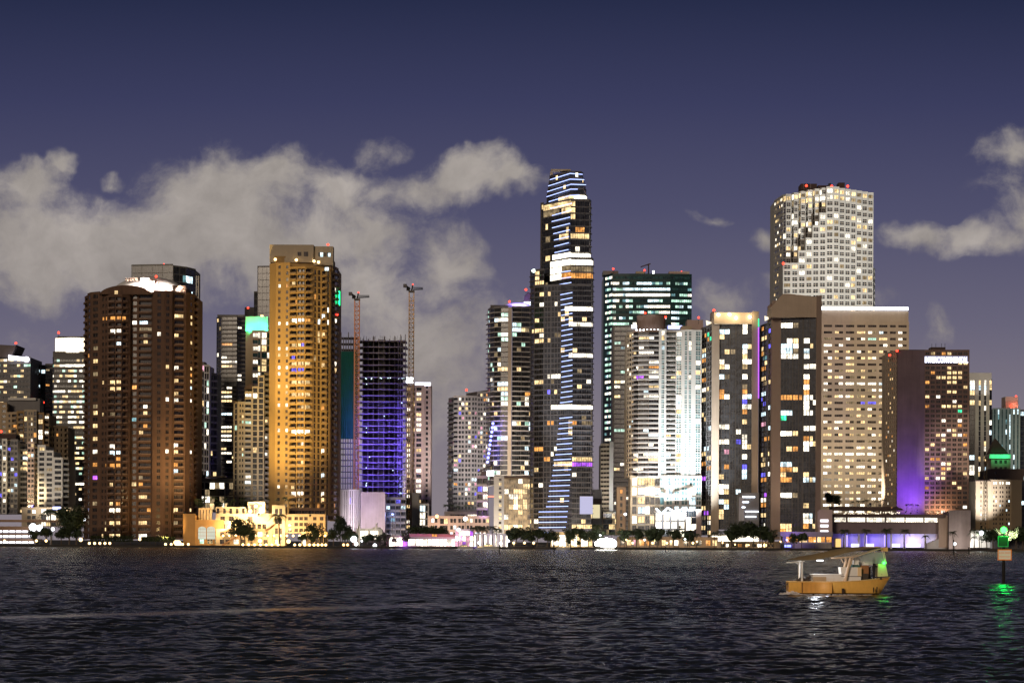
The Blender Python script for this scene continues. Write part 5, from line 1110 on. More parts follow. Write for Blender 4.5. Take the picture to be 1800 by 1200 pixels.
b = pav('white_gallery_hall', 'low white hall with glowing pediment in front of the windowless block', 'hall', 626, 672, 931, 948, 1500, WHITEW, 'p1 t1 t1 p.5 t1 t1 p1', 17, .8, 'X'); b.box(655, 668, 926, 931, 1501, 6, WHITEW); A = P(650, 940, 1488); lamp_at('hall_light', (A[0], 1488, 6), 3500, (1, .9, .75), b.t); b.done()
for x_, l in ((631, 'small white statue on a plinth beside the glowing hall'), (662, 'small white statue above the glowing hall roof')):
    A = P(x_, 920, 1495); m = MB(); zb = A[1] - 4 if x_ > 640 else 1.2; m.bar((A[0], 1495, zb), (A[0], 1495, A[1] - 1.8), .7); m.bar((A[0], 1495, A[1] - 1.8), (A[0], 1495, A[1] + .2), .45, 0, .28, 8); m.ball((A[0], 1495, A[1] + .5), .3); m.bar((A[0], 1495, A[1] - .3), (A[0] + .8, 1495, A[1] + .5), .12); tag(m.build('statue', WHITEW), l, 'statue')
b = pav('pagoda_roofed_lobby', 'small white block with a dark hipped roof under the pink-white condominium', 'building', 736, 754, 887, 936, 1600, WHITEW, 'p.4 t1 t1 t1 p.4', 12, .5, 'WXC')
m = MB(); A = P(738, 887, 1602); B_ = P(751, 887, 1602); T_ = P(744.5, 876.5, 1602); 
for q in ((A[0], 1601, B_[0], 1601), (B_[0], 1601, B_[0], 1609), (B_[0], 1609, A[0], 1609), (A[0], 1609, A[0], 1601)): m.poly([(q[0], q[1], A[1]), (q[2], q[3], A[1]), (T_[0], 1605, T_[1])])
m.build('roof', ROOFD, b.t); b.done()
b = pav('grey_slab_stair_block', 'narrow plain white-grey block between the crane base and hipped-roof block', 'building', 724, 736, 868, 936, 1605, WHITEW, 'p1', 40, 0); b.done()
b = pav('low_peach_block', 'low peach-lit block at the bottom of the open sky gap', 'building', 752, 860, 909, 945, 1540, PINKC, 'p1 w1 w1 p.6 b2.4 p.6 w1 w1 p.4 w1 w1 p.5 w1 w1 p.5 w1 w1 p.4 w1 w1', 11, .25, 'WYC'); A = P(768, 907, 1536); m = MB(); m.ball((A[0], 1536, A[1]), 1.1); m.build('roof_lamp', emit('orange_lamp_glow', (1, .5, .18), 5, False), b.t); lamp_at('peach_light', (A[0], 1522, 8), 16000, (1, .72, .5), b.t); b.done()
b = pav('roof_garden_deck', 'grey parking podium carrying the palm roof garden below the gridded condominium', 'podium', 781, 858, 901, 912, 1550, CONC, 'p1 r3 p.5 r3 p1', 11, .6, 'WV', back=24); A = P(822, 893, 1545); lamp_at('garden_light', (A[0], 1553, A[1] + 1), 1600, (.9, 1, .7), b.t); b.done()
b = Bld('red_lit_footbridge', 'long low bridge deck lit red and purple above the quay', 'bridge', 1450, 765)
b.box(718, 806, 938, 943.5, 1450, 8, paint('bridge_fascia', (.5, .35, .38), .8), 'deck')
m = MB()
for x_ in (722, 742, 762, 782, 802): A = P(x_, 950, 1452)[0]; m.box(A - .6, 1451, 1.2, A + .6, 1456, P(x_, 943.6, 1450)[1])
m.build('pier', CONC, b.t)
for x_, c in ((726, (.8, .1, .7)), (745, (.9, .1, .5)), (768, (1, .08, .2)), (792, (1, .06, .12)), (803, (1, .2, .3))): A = P(x_, 948, 1440); lamp_at('bridge_light', (A[0], 1440, A[1]), 900, c, b.t)
b.glow(759, 768, 938.5, 942.5, 1449.8, LIT['O'], 'sign'); b.done()
b = pav('glowing_white_marquee', 'brilliant white event marquee under the red-lit bridge', 'marquee', 717, 800, 946, 962, 1425, WHITEW, 't1*12', 15, .95, 'XXXW', back=10); b.done()
b = pav('magenta_stage', 'event stage blazing magenta and white beside the round quay trees', 'stage', 684, 716, 944, 962, 1420, paint('stage_skin', (.8, .6, .75), .6), 'g1*4', 16, 1, 'XPXK', back=8); A = P(700, 955, 1410); lamp_at('magenta_stage_light', (A[0], 1408, 4), 4200, (1, .35, .9), b.t); A = P(712, 958, 1404); lamp_at('violet_stage_light', (A[0], 1398, 2.2), 1500, (.45, .15, 1), b.t); b.done()
b = pav('white_stage_tower', 'white lit stage tower with violet dots beside the dark quay palms', 'stage', 800, 832, 932, 962, 1428, WHITEW, 't1*5', 10, .95, 'XXXPK', back=8); A = P(805, 950, 1414); lamp_at('pink_stage_light', (A[0], 1412, 6), 5200, (1, .45, .6), b.t); lamp_at('violet_stage_light', (A[0] + 12, 1398, 2), 3000, (.25, .12, 1), b.t); b.done()
b = pav('white_colonnade', 'white lit colonnade behind the moored boats and quay palms', 'colonnade', 832, 893, 940, 961, 1432, WHITEW, 'v.5 p.5 v.5 p.5 v.5 p.5 v.5 p.5 v.5 p.5 v.5 p.5 v.5', 20, .95, 'X', back=8); A = P(865, 945, 1420); lamp_at('colonnade_light', (A[0], 1420, 6), 3200, (.95, .9, 1), b.t); b.done()
b = Bld('violet_balcony_block', 'mid-rise block with violet-lit open balconies beside the narrow white column building', 'apartment block', 1545, 845)
b.bm = [SLABL, RAILG]; b.prob = .25; b.cols = 'BPCW'; b.run([(838, 1548), (857, 1546)], 838, 935, 13.5, ['b1 b1'], paint('mauve_render', (.42, .34, .42), .8)); b.glow(853, 868, 871, 873, 1545, emit('red_strip_glow', (1, .2, .12), 3, False), 'light_strip'); A = P(850, 900, 1538); lamp_at('violet_balcony_light', (A[0], 1538, A[1]), 1800, (.5, .3, 1), b.t)
m = MB(); A = P(851, 824, 1546); m.bar((A[0] - 4, 1548, A[1] - 2), (A[0] + 6, 1548, A[1] + 3), .5); m.box(A[0] - 2, 1547, A[1] - 4, A[0] + 3, 1551, A[1] - 1.5); m.build('roof_canopy', ROOFD, b.t); b.glow(856, 868, 827, 836, 1546, COOLG, 'roof_lamp'); b.done()
b = Bld('white_column_building', 'narrow white building with one column of alternating yellow and dark windows', 'building', 1530, 873)
b.marks("880 854 Y;880 870 Y;880 885 Y;880 900 Y;880 914 Y;880 929 Y"); b.run([(868, 1532), (890, 1530)], 839, 945, 7.7, ['p1.2 w1 p1.2'], WHITEW); A = P(879, 940, 1515); lamp_at('wall_wash', (A[0], 1508, 4), 22000, (1, .93, .9), b.t); b.done()
b = Bld('bronze_glass_midrise', 'bronze glass mid-rise with warm reflections and a dark end wall below the tallest tower', 'office block', 1520, 912)
b.prob = .28; b.cols = 'YYWD'; b.marks("903-925 859 Y;895-905 870 W;915 860 X;903 887 X;912-925 887 Y;905 924 X;917 924 Y")
b.run([(886, 1524), (935, 1520)], 841, 940, 9.2, ['g1 p.05 g1 p.05 g1 p.05 g1 p.05 g1 p.05 g1'], paint('bronze_frame', (.28, .22, .14), .5), glass=darkglass('gold_glass', (.13, .10, .055), .3, (.2, .16, .1))); b.run([(935, 1519), (944.5, 1521)], 839, 940, None, ['p'], ROOFD, rows=1)
b.box(886, 945, 836, 839, 1517, 24, ROOFD, 'roof'); A = P(910, 945, 1500); lamp_at('warm_wash', (A[0], 1496, 6), 26000, (1, .72, .42), b.t); b.done()
b = pav('waterfront_restaurant', 'low waterfront restaurant glowing warm white under the tallest tower', 'restaurant', 968, 1042, 938, 962, 1432, CREAM, 'p.2 t1*11 p.2', 22, .85, 'XXYW', back=14); b.box(966, 1043, 934.5, 938, 1430, 16, CREAM, 'roof')
for x_ in (980, 1005, 1030): A = P(x_, 950, 1422); lamp_at('restaurant_light', (A[0], 1420, 4), 4200, (1, .78, .45), b.t)
b.done()
b = pav('yellow_signed_block', 'plain grey block with a pale yellow lit panel beside the tallest tower', 'building', 1041, 1058, 862, 945, 1560, CONC, 'p1', 40, 0); b.glow(1041.5, 1054.5, 886.5, 910, 1559.6, emit('pale_yellow_glow', (.95, .82, .5), .85, False), 'sign'); b.box(1041, 1058, 876, 886, 1559.5, 3, ROOFD, 'band'); b.done()
b = pav('tan_corner_block', 'small tan block with a lamp beside the white condominium', 'building', 1084, 1100, 858, 940, 1530, paint('tan_block', (.45, .32, .22), .85), 'p1 w1 p1', 12, .25, 'YO'); b.done()
b = pav('promenade_restaurants', 'long low terrace of restaurants with small warm lights below the white condominium', 'restaurant row', 1085, 1262, 946, 962, 1434, paint('brown_terrace', (.25, .18, .13), .85), 'p.3 w1 w1 w.6 p.4 w1 w.7 p.6 w1 w1 p.3 w.7 w1 p.5 w1 w1 w1 p.4 w1 w1', 15, .7, 'YXOK', back=10)
for x_ in (1100, 1125, 1150, 1180, 1210, 1240): A = P(x_, 948, 1428); lamp_at('restaurant_light', (A[0], 1422, 5), 2400, (1, .8, .55), b.t)
b.done()
b = pav('long_white_marquee', 'long glowing white marquee under the canopy trees', 'marquee', 1251, 1333, 941, 955, 1442, WHITEW, 'g1*14', 13, 1.0, 'X', back=12); b.done()
b = pav('warm_lit_terrace', 'low terrace wall with little warm lamps in front of the long marquee', 'terrace', 1262, 1372, 954, 963, 1428, paint('stone_terrace', (.34, .27, .21), .85), 'p.4 w1 w.6 p.5 w1 w1 p.4 w.6 p.6 w1 w1 p.5 w1 w.8 p1', 9, .55, 'OYX', back=8)
A = P(1346, 958, 1420); m = MB(); m.ball((A[0], 1424, A[1]), 1.1); m.build('terrace_lamp', WARMG, b.t); lamp_at('terrace_light', (A[0], 1420, A[1] + 1), 1200, (1, .75, .4), b.t); b.done()
b = pav('slanted_balcony_garage', 'grey garage block with three slanting white light strips between the two portal towers', 'garage', 1297, 1334, 868, 932, 1468, GREYW, 'p1', 40, 0, back=8)
for x0_, x1_, y_ in ((1305, 1327, 873), (1305, 1316, 882), (1304, 1310, 891), (1310, 1333, 898.5), (1310, 1329, 907.5)): b.glow(x0_, x1_, y_ - 1, y_ + 1, 1467.5, WHG, 'light_strip')
b.glow(1299, 1308.5, 873, 915, 1467.6, paint('pale_fin', (.5, .5, .55), .7), 'fin'); b.done()
b = pav('violet_lit_lounge', 'low lounge with orange curtained windows and violet-blue glow at the broad portal tower foot', 'lounge', 1376, 1462, 943, 953, 1440, paint('grey_lounge', (.40, .36, .42), .8), 'p.6 g1 p.2 g1 p.2 g1.4 p.2 g1.4 p.2 g1.4 p.2 g1', 10, .95, 'OOY', back=12)
b.box(1372, 1464, 934, 942.8, 1438, 14, paint('grey_lounge', (.40, .36, .42), .8), 'roof'); b.box(1378, 1462, 953.5, 964, 1437, 10, CONC, 'plinth')
A = P(1392, 938, 1432); lamp_at('violet_light', (A[0], 1430, A[1]), 1500, (.35, .15, 1), b.t); A = P(1384, 956, 1430); lamp_at('blue_light', (A[0], 1431, A[1] - 1), 1300, (.15, .12, 1), b.t); b.glow(1379, 1390, 957, 961, 1434, emit('blue_plinth_glow', (.25, .3, 1), 3, False), 'lit_plinth', 1.5); b.done()
b = pav('lit_stair_garage', 'narrow concrete garage with three bright open levels beside the hotel podium', 'garage', 1439, 1463, 898, 946, 1445, PINKC, 'p1', 40, 0, back=10)
for y_ in (915, 924, 934): b.glow(1442, 1456, y_ - 2.6, y_ + 2, 1444.8, emit('garage_glow', (.95, .92, 1), 2.0, False), 'lit_opening', .2)
b.done()
# hotel podium
b = Bld('hotel_podium', 'long hotel podium with white lit ribbon windows above violet-lit arcade bays', 'podium', 1455, 1565)
PODW = paint('podium_mauve_stone', (.20, .15, .16), .85)
b.prob = 1; b.cols = 'W'; b.run([(1463, 1455), (1658, 1455)], 909.5, 920, 10.5, ['p.3 g2.2 p.2 g3.3 p.12 g3.4 p.12 g3.4 p.12 g3.3 p.12 g2.4 p.1 g.7 p.2'], PODW, back=24); b.run([(1463, 1454.6), (1650, 1454.6)], 920, 938, None, ['p'], PODW, rows=1, back=24)
b.box(1463, 1662, 903.5, 909.2, 1450, 28, ROOFD, 'roof'); b.box(1463, 1566, 890, 897, 1470, 14, ROOFD, 'terrace_roof')
m = MB()
for q in range(70): A = P(1482 + rnd.random() * 100, 899 + rnd.random() * 4, 1460); m.box(A[0] - .25, 1460, A[1] - .25, A[0] + .25, 1460.3, A[1] + .25)
m.build('terrace_light', emit('tiny_warm_glow', (1, .85, .65), 1.6, False), b.t)
m = MB(); A = P(1564, 896, 1464); B_ = P(1590, 896, 1464); T_ = P(1577, 889, 1464)
for q in ((A[0], 1463, B_[0], 1463), (B_[0], 1463, B_[0], 1473), (B_[0], 1473, A[0], 1473), (A[0], 1473, A[0], 1463)): m.poly([(q[0], q[1], A[1]), (q[2], q[3], A[1]), (T_[0], 1468, T_[1])])
m.build('hut_roof', ROOFD, b.t)
b.prob = .0; b.run([(1463, 1462), (1650, 1462)], 938, 962, None, ['p'], paint('arcade_white', (.62, .6, .66), .8), rows=1, back=10)
b.glow(1469, 1478, 946.5, 961, 1461.8, emit('amber_door_glow', (1, .62, .22), 1.2, False), 'lit_doorway')
m = MB()
for x_ in (1487, 1510, 1521.5, 1557, 1567, 1590, 1627, 1650): A = P(x_, 950, 1455); m.box(A[0] - .5, 1455.5, 1.2, A[0] + .5, 1456.6, P(x_, 938.2, 1455)[1])
m.build('column', WHITEW, b.t)
for x_, c, pw_ in ((1498, (.22, .16, 1), 1500), (1540, (.2, .12, 1), 2100), (1578, (.25, .2, 1), 1500), (1609, (.62, .5, 1), 4200), (1640, (.9, .85, 1), 1500)): A = P(x_, 945, 1452); lamp_at('arcade_light', (A[0], 1456, 5.5), pw_, c, b.t, radius=.5)
for x_, c in ((1489, 0), (1523, 0), (1555, 0), (1591, 0)): b.glow(x_ - 1, x_ + 1, 940, 960, 1454.6, emit('violet_column_glow', (.38, .28, 1), 2.2, False), 'lit_column')
for x_ in (1503, 1529, 1575, 1600, 1611): b.glow(x_ - 7, x_ + 7, 955, 961, 1452, emit('bar_glow', (.85, .8, 1), 2.0, False), 'lit_bar')
m = MB(); A = P(1630, 945, 1452); Bx = P(1668, 934, 1452)
for k in range(14): m.box(A[0] + (Bx[0] - A[0]) * k / 14, 1452, 1.2, A[0] + (Bx[0] - A[0]) * (k + 1) / 14, 1456, A[1] - 3 + (Bx[1] - A[1] + 1) * k / 14)
m.build('ramp', CONC, b.t); b.done()
b = Bld('blank_concrete_block', 'blank concrete block lit from its base beside the hotel podium', 'building', 1446, 1687)
b.run([(1650, 1452), (1668, 1450)], 908, 962, None, ['p'], BEIGED, rows=1, back=20); b.run([(1668, 1446), (1706, 1447)], 899, 966, None, ['p'], paint('mauve_concrete', (.20, .16, .155), .9, .35), rows=1, back=20)
A = P(1678, 958, 1436); lamp_at('base_light', (A[0], 1436, 3), 3800, (1, .9, .78), b.t); A = P(1700, 962, 1436); lamp_at('base_light', (A[0], 1437, 2.5), 2000, (1, .9, .78), b.t); b.done()
b = pav('floodlit_white_wall', 'short white wall blazing in floodlight beside the blank concrete block', 'wall', 1707, 1741, 934, 962, 1436, WHITEW, 'p1', 40, 0, back=3); A = P(1722, 948, 1424); lamp_at('wall_flood', (A[0], 1426, 8), 5500, (1, .96, .9), b.t); lamp_at('wall_flood', (A[0] - 6, 1428, 3), 3500, (1, .96, .9), b.t); b.done()
b = pav('dark_shore_shed', 'dark low shed with a row of small blue-white lights behind the channel marker', 'shed', 1744, 1812, 941, 964, 1430, DCONC, 'p1', 40, 0, back=10); b.glow(1778, 1785, 936.5, 940, 1429.8, emit('blue_white_glow', (.5, .6, 1), 3, False), 'sign'); b.glow(1788, 1792, 936.8, 939, 1429.8, emit('blue_white_glow', (.5, .6, 1), 3, False), 'sign'); b.glow(1797, 1806, 936.8, 939, 1429.8, emit('violet_sign_glow', (.45, .5, 1), 3, False), 'sign'); b.done()

# ------------------------------------------------------------------ lamps along the shore
def globe(px, py, Y, label, group, mat=None, power=0, col=(1, .62, .25), r=.75):
    x, z = P(px, py, Y); z = max(z, 1.9); t = thing('path_lamp', label, 'path lamp', (x, Y, 1.2), group)
    m = MB(); m.ball((x, Y, z), r, 0, 8, 6); m.build('globe', mat or WARMG, t); m = MB(); m.bar((x, Y, 1.2), (x, Y, z - r * .8), .09); m.build('post', FIX, t)
    if power: lamp_at('globe_light', (x, Y - 1.2, z + .4), power * 2, col, t, radius=r)
for i, px in enumerate((157, 166.3, 175.5, 184.5, 193)): globe(px, 954.3, 1406, '%s small globe lamp, from the floodlamps, in the seawall row before the brown tower' % ORD[i], 'globe lamps before the brown tower', power=90)
for i, px in enumerate((291, 301, 311, 321, 331)): globe(px, 956, 1406, '%s small globe lamp, from the brown tower, in the row before the orange block' % ORD[i], 'globe lamps before the orange block', power=90)
for i, px in enumerate((427, 437, 447.5, 458, 468, 478, 489, 518, 527, 535.5, 544, 552, 559, 566, 572.5)): globe(px, 957, 1406, '%s small globe lamp, from the orange block, in the row before the amber podium' % ORD[i], 'globe lamps before the amber podium', power=120)
for i, px in enumerate((8, 64, 81)): globe(px, 950, 1408, '%s white-gold globe lamp along the parking deck toward the brown tower' % ORD[i], 'globe lamps by the parking deck', power=50)
for px in (604, 611): globe(px, 957, 1408, 'orange globe lamp under the tall dark conifers, on the side of the %s' % ('amber podium' if px < 608 else 'windowless block'), 'globe lamps under the conifers', emit('orange_lamp_glow', (1, .5, .18), 5, False), 80)
globe(313, 955, 1424, 'fat glowing lamp ball at the brown tower door', 'big lamp balls', power=2600, r=2.0); globe(309, 953, 1426, 'smaller glowing lamp ball behind the fat one at the brown tower door', 'big lamp balls', power=900, r=1.3)
globe(246, 947, 1432, 'glowing lamp ball between the two clipped hedges', 'big lamp balls', power=1500, r=.9)
globe(142, 948, 1420, 'bright amber lamp ball at the near corner of the brown tower', 'big lamp balls', power=1400, r=1.1)
def mast(px, py, Y, label, mat, power, col, r=.9, grp='tall quay lamps'):
    x, z = P(px, py, Y); t = thing('street_lamp', label, 'lamp post', (x, Y, 1.2), grp)
    m = MB(); m.bar((x, Y, 1.2), (x, Y, z), .16, 0, .1); m.box(x - .5, Y - .3, z, x + .5, Y + .3, z + .25); m.build('pole', FIX, t); m = MB(); m.ball((x, Y - .2, z - .1), r, 0, 10, 6); m.build('lamp_head', mat, t)
    lamp_at('street_light', (x, Y - r - .6, z - .3), power, col, t, aim=(x, Y + 2, z - 9), angle=170, radius=r)
CW = (.92, .96, 1)
mast(58, 926, 1430, 'tallest white floodlamp among the trees by the parking deck', COOLG, 5200, CW, 2.3); mast(70, 927, 1432, 'second white floodlamp beside the parking deck, close to the tallest one', COOLG, 4200, CW, 1.9); mast(93, 929, 1420, 'white lamp on a slim pole before the dark palm', COOLG, 1200, CW, 1.0)
mast(80, 936, 1424, 'dim white lamp low among the parking deck trees', COOLG, 900, CW, 1.0); mast(148, 912, 1440, 'lone lilac-white lamp at the edge of the brown tower', COOLG, 500, CW, 1.0)
mast(622, 947, 1412, 'cool blue-white lamp beside the conifers', COOLG, 1600, (.7, .85, 1), 1.8); mast(626, 955, 1408, 'low cool lamp beside the taller one near the conifers', COOLG, 500, (.7, .85, 1), 1.1); mast(659, 958, 1406, 'low violet-white lamp at the seawall by the stage', COOLG, 500, (.7, .7, 1), 1.1); mast(636, 950, 1410, 'slim white lamp post among the round quay trees', COOLG, 200, CW, .5)
mast(818, 911, 1430, 'high star-bright lamp on a pole behind the white stage', COOLG, 1800, CW, 1.2); mast(806, 930, 1428, 'white lamp just above the pink stage glow', COOLG, 900, (.8, .9, 1), 1.0); mast(690, 903, 1436, 'tall violet-lit banner pole before the blue-lit garage', emit('violet_ball_glow', (.25, .28, 1), 5, False), 700, (.4, .3, 1), .6)
mast(1099, 903, 1450, 'lilac lamp on the tan corner block', COOLG, 400, (.8, .7, 1), .8); mast(1395 - 12, 948, 1428, 'tiny blue lamp at the lounge corner', emit('violet_ball_glow', (.25, .28, 1), 5, False), 300, (.2, .2, 1), .6)
for i, (px, py) in enumerate(((1055, 940), (1101, 948), (1133, 948), (1188, 951), (1204, 947), (1225, 951), (1052, 948))): mast(px, py, 1412, '%s slim lamp on the promenade before the white condominium' % ORD[i], WARMG if i % 2 else COOLG, 260, (1, .85, .65), .55, 'slim promenade lamps')
mast(1725, 936, 1420, 'white lamp with glare beside the green-tinted palms', COOLG, 1800, CW, 1.3); mast(1678, 955, 1412, 'low warm lamp washing the blank concrete block', COOLG, 500, (1, .92, .8), .9)
# searchlight rig: the big glare
t = thing('searchlight_rig', 'blinding cluster of white searchlights at the seawall between the restaurant and the white condominium', 'searchlights', (P(1066, 955, 1404)[0], 1404, 1.2))
for k, (px, py, r) in enumerate(((1050, 955, 1.5), (1058, 953, 2.4), (1068, 956, 3.0), (1077, 955, 2.3), (1066, 950, 1.8), (1073, 950, 1.5))):
    A = P(px, py, 1404); m = MB(); m.bar((A[0], 1404, A[1]), (A[0], 1403.6, A[1]), r, 0, r, 14); m.build('searchlight_lens', emit('searchlight_glow', (1, .95, .86), 30, False), t)
    m = MB(); m.bar((A[0], 1405.5, A[1]), (A[0], 1404.1, A[1]), r * .6, 0, r * 1.05, 14); m.bar((A[0], 1405, 1.2), (A[0], 1405, max(1.4, A[1] - r * .6)), .15); m.build('housing', FIX, t)
A = P(1066, 955, 1400); lamp_at('searchlight_beam', (A[0], 1398, 4.5), 9000, (1, .95, .88), t, radius=2.5); A = P(1075, 955, 1400); lamp_at('searchlight_beam', (A[0], 1410, 7), 4500, (1, .95, .88), t, radius=2.5)

# ------------------------------------------------------------------ floodlights that wash the towers, some added to stand in for street-level glow
AMB = (1, .64, .24)
def fl(px, py, Y, apx, apy, aY, power, col, label, angle=60, size=1.0, blend=.9):
    a = P(px, py, Y); q = P(apx, apy, aY); floodlight(Vector((a[0], Y, max(1.9, a[1]))), Vector((q[0], aY, q[1])), power, col, label, angle, size, 'facade floodlights', blend)
fl(455, 903, 1410, 486, 700, 1484, 620000, (1, .68, .19), 'big amber floodlight aimed up the blank edge of the ochre tower', 62); fl(470, 893, 1415, 486, 560, 1484, 820000, (1, .68, .24), 'amber floodlight aimed at the top of the ochre tower', 40)
fl(545, 905, 1415, 540, 720, 1480, 110000, (1, .70, .28), 'amber floodlight aimed at the curved balconies of the ochre tower', 60)
fl(325, 900, 1425, 338, 790, 1488, 170000, AMB, 'amber floodlight washing the narrow edge of the brown tower', 60); fl(290, 945, 1425, 290, 890, 1481, 60000, AMB, 'amber floodlight at the foot of the brown tower', 75)
fl(400, 890, 1480, 445, 780, 1558, 120000, (1, .86, .66), 'warm floodlight aimed at the cream stepped condominium', 50)
fl(1195, 925, 1452, 1205, 800, 1495, 420000, (.86, .95, 1), 'cool floodlight under the white condominium', 80); fl(1120, 930, 1440, 1130, 820, 1498, 120000, (1, .86, .68), 'added warm floodlight brightening the rounded corner of the white condominium', 70); fl(1222, 930, 1448, 1208, 660, 1495, 380000, (.92, .97, 1), 'cool floodlight aimed high up the white condominium', 50); fl(1150, 930, 1450, 1165, 860, 1495, 60000, (.9, .95, 1), 'cool floodlight below the neon canopy', 90)  # the warm one is added to brighten the rounded corner
fl(655, 930, 1525, 655, 900, 1560, 26000, (1, .86, .92), 'added pinkish floodlight brightening the windowless block', 100); fl(1075, 915, 1560, 1075, 850, 1600, 90000, (1, .97, .92), 'white floodlight washing the striped block edge', 60)  # the pinkish one is added to brighten the windowless block
fl(1500, 880, 1700, 1503, 492, 1889, 3000000, (1, .97, .90), 'strong white floodlight aimed at the sawtooth tower, cone shaped to leave its corner dark', 30, 1, .45); fl(1500, 870, 1720, 1500, 360, 1889, 1200000, (1, .97, .90), 'second white floodlight aimed at the top storeys of the sawtooth tower', 24, 1, .9)  # first cone placed so its soft edge leaves the upper left dark
fl(1530, 885, 1500, 1520, 760, 1600, 260000, (1, .87, .66), 'added warm floodlight on the podium roof brightening the beige slab', 80); fl(1475, 885, 1500, 1470, 700, 1600, 200000, (1, .88, .68), 'added warm floodlight behind the roof tree brightening the beige slab', 70)  # both added as extra light for the beige slab
fl(1601, 901, 1468, 1601, 870, 1481, 38000, (.36, .16, 1), 'violet floodlight at the base of the blank hotel wall', 120, .6)
fl(1592, 899, 1462, 1601, 850, 1481, 85000, (.13, .01, 1), 'violet floodlight aimed higher on the blank hotel wall', 80, .6); fl(1612, 899, 1462, 1601, 830, 1481, 24000, (.14, .01, 1), 'violet floodlight aimed highest on the blank hotel wall', 60, .6)
for i, x_ in enumerate((1637, 1651, 1664)): fl(x_, 904, 1473, x_, 885, 1480, 6000, (1, .6, .35), '%s warm uplight at the foot of the hotel window wall' % ORD[i], 110, .5)
fl(1790, 960, 1395 + 8, 1708, 835, 1480, 420000, (1, .86, .70), 'warm floodlight by the shed aimed at the hotel window wall', 40, .8, .35)
fl(1560, 903, 1455, 1566, 760, 1498, 11000, (1, .74, .45), 'warm floodlight aimed at the narrow side of the hotel', 50)
fl(895, 905, 1560, 897, 790, 1637, 330000, (1, .86, .70), 'added warm floodlight brightening the curved balcony tower', 56); fl(897, 838, 1610, 896.5, 740, 1636, 60000, (1, .84, .62), 'added warm spotlight brightening the beige spine', 26, .6); fl(740, 905, 1620, 740, 780, 1698, 260000, (1, .84, .78), 'added pinkish floodlight brightening the pink-white condominium', 50); fl(820, 900, 1640, 820, 800, 1718, 300000, (1, .92, .85), 'added warm floodlight brightening the gridded condominium', 60)  # added lamps standing in for street-level glow, one to lift the spine
fl(1725, 925, 1600, 1726, 780, 1718, 240000, (1, .92, .88), 'white floodlight aimed at the white finned tower', 45); fl(1770, 935, 1580, 1757, 895, 1640, 16000, (1, .70, .40), 'warm floodlight aimed at the old beige block', 70); fl(1780, 900, 1700, 1775, 780, 1800, 150000, (.9, 1, .92), 'greenish floodlight aimed at the finned tower beyond', 40)
fl(60, 890, 1540, 50, 780, 1641, 60000, (1, .76, .42), 'amber floodlight aimed at the tan stepped condominium', 60); fl(85, 905, 1500, 88, 840, 1560, 60000, (1, .88, .74), 'warm floodlight aimed at the white gridded mid-rise', 70)
fl(1000, 935, 1440, 1020, 860, 1498, 130000, (1, .86, .7), 'warm floodlight at the base of the tallest tower', 80)
fl(990, 930, 1436, 1010, 650, 1498, 420000, (.92, .94, 1), 'added cool floodlight brightening the upper floors of the tallest tower', 50); fl(1255, 935, 1440, 1258, 800, 1486, 11000, (1, .8, .58), 'warm floodlight at the pier of the portal-framed tower', 50); fl(1365, 940, 1420, 1365, 820, 1460, 34000, (1, .78, .58), 'warm floodlight at the pier of the broad portal tower', 60)  # the high cool one is added to brighten the tallest tower

# ------------------------------------------------------------------ moored boats
def yacht(px, L, Y, label, dark, fly=True, grp='moored motor boats'):
    x = P(px, 960, Y)[0]; t = thing('motor_yacht', label, 'yacht', (x, Y, 0), grp); hm = DARKW if dark else WHITEW
    h = L * .12; w_ = L * .13; m = MB(); st = [(-.5, .8, .9, 0), (-.2, 1, 1, 0), (.2, .95, 1.05, 0), (.4, .55, 1.2, .06), (.5, .05, 1.3, .1)]; ring = []
    for (s, bw, hh, kz) in st: ring.append([(x + s * L, Y - w_ * bw, h * hh), (x + s * L * .95, Y - w_ * bw * .7, -.3), (x + s * L * .95, Y + w_ * bw * .7, -.3), (x + s * L, Y + w_ * bw, h * hh)])
    for A, Bq in zip(ring, ring[1:]):
        for k in range(3): m.quad(A[k], A[k + 1], Bq[k + 1], Bq[k])
        m.quad(A[3], A[0], Bq[0], Bq[3])
    m.poly(ring[0]); m.build('hull', hm, t)
    m = MB(); m.hexa([(x - .38 * L, Y - w_ * .7, h), (x + .25 * L, Y - w_ * .7, h), (x + .25 * L, Y + w_ * .7, h), (x - .38 * L, Y + w_ * .7, h), (x - .34 * L, Y - w_ * .6, h * 2), (x + .12 * L, Y - w_ * .6, h * 2), (x + .12 * L, Y + w_ * .6, h * 2), (x - .34 * L, Y + w_ * .6, h * 2)]); m.build('cabin', hm, t)
    m = MB(); m.box(x - .33 * L, Y - w_ * .70 - .06, h * 1.35, x + .12 * L, Y - w_ * .66, h * 1.75); m.build('window', GL if dark else LIT['Y'], t)
    if fly: m = MB(); m.box(x - .25 * L, Y - w_ * .5, h * 2, x + .02 * L, Y + w_ * .5, h * 2.35); m.box(x - .27 * L, Y - w_ * .5, h * 3.0, x + .0 * L, Y + w_ * .5, h * 3.08); m.bar((x - .22 * L, Y, h * 2.3), (x - .2 * L, Y, h * 3.0), .08); m.bar((x - .03 * L, Y, h * 2.3), (x - .05 * L, Y, h * 3.0), .08); m.build('flybridge', hm, t)
    m = MB(); m.bar((x - .12 * L, Y, h * 2), (x - .14 * L, Y, h * 4.2), .06); m.build('mast', FIX, t)
yacht(919, 13, 1390, 'largest dark motor yacht moored before the bronze glass mid-rise', True); yacht(955, 10, 1390, 'smaller dark cabin boat moored beside the large dark yacht', True)
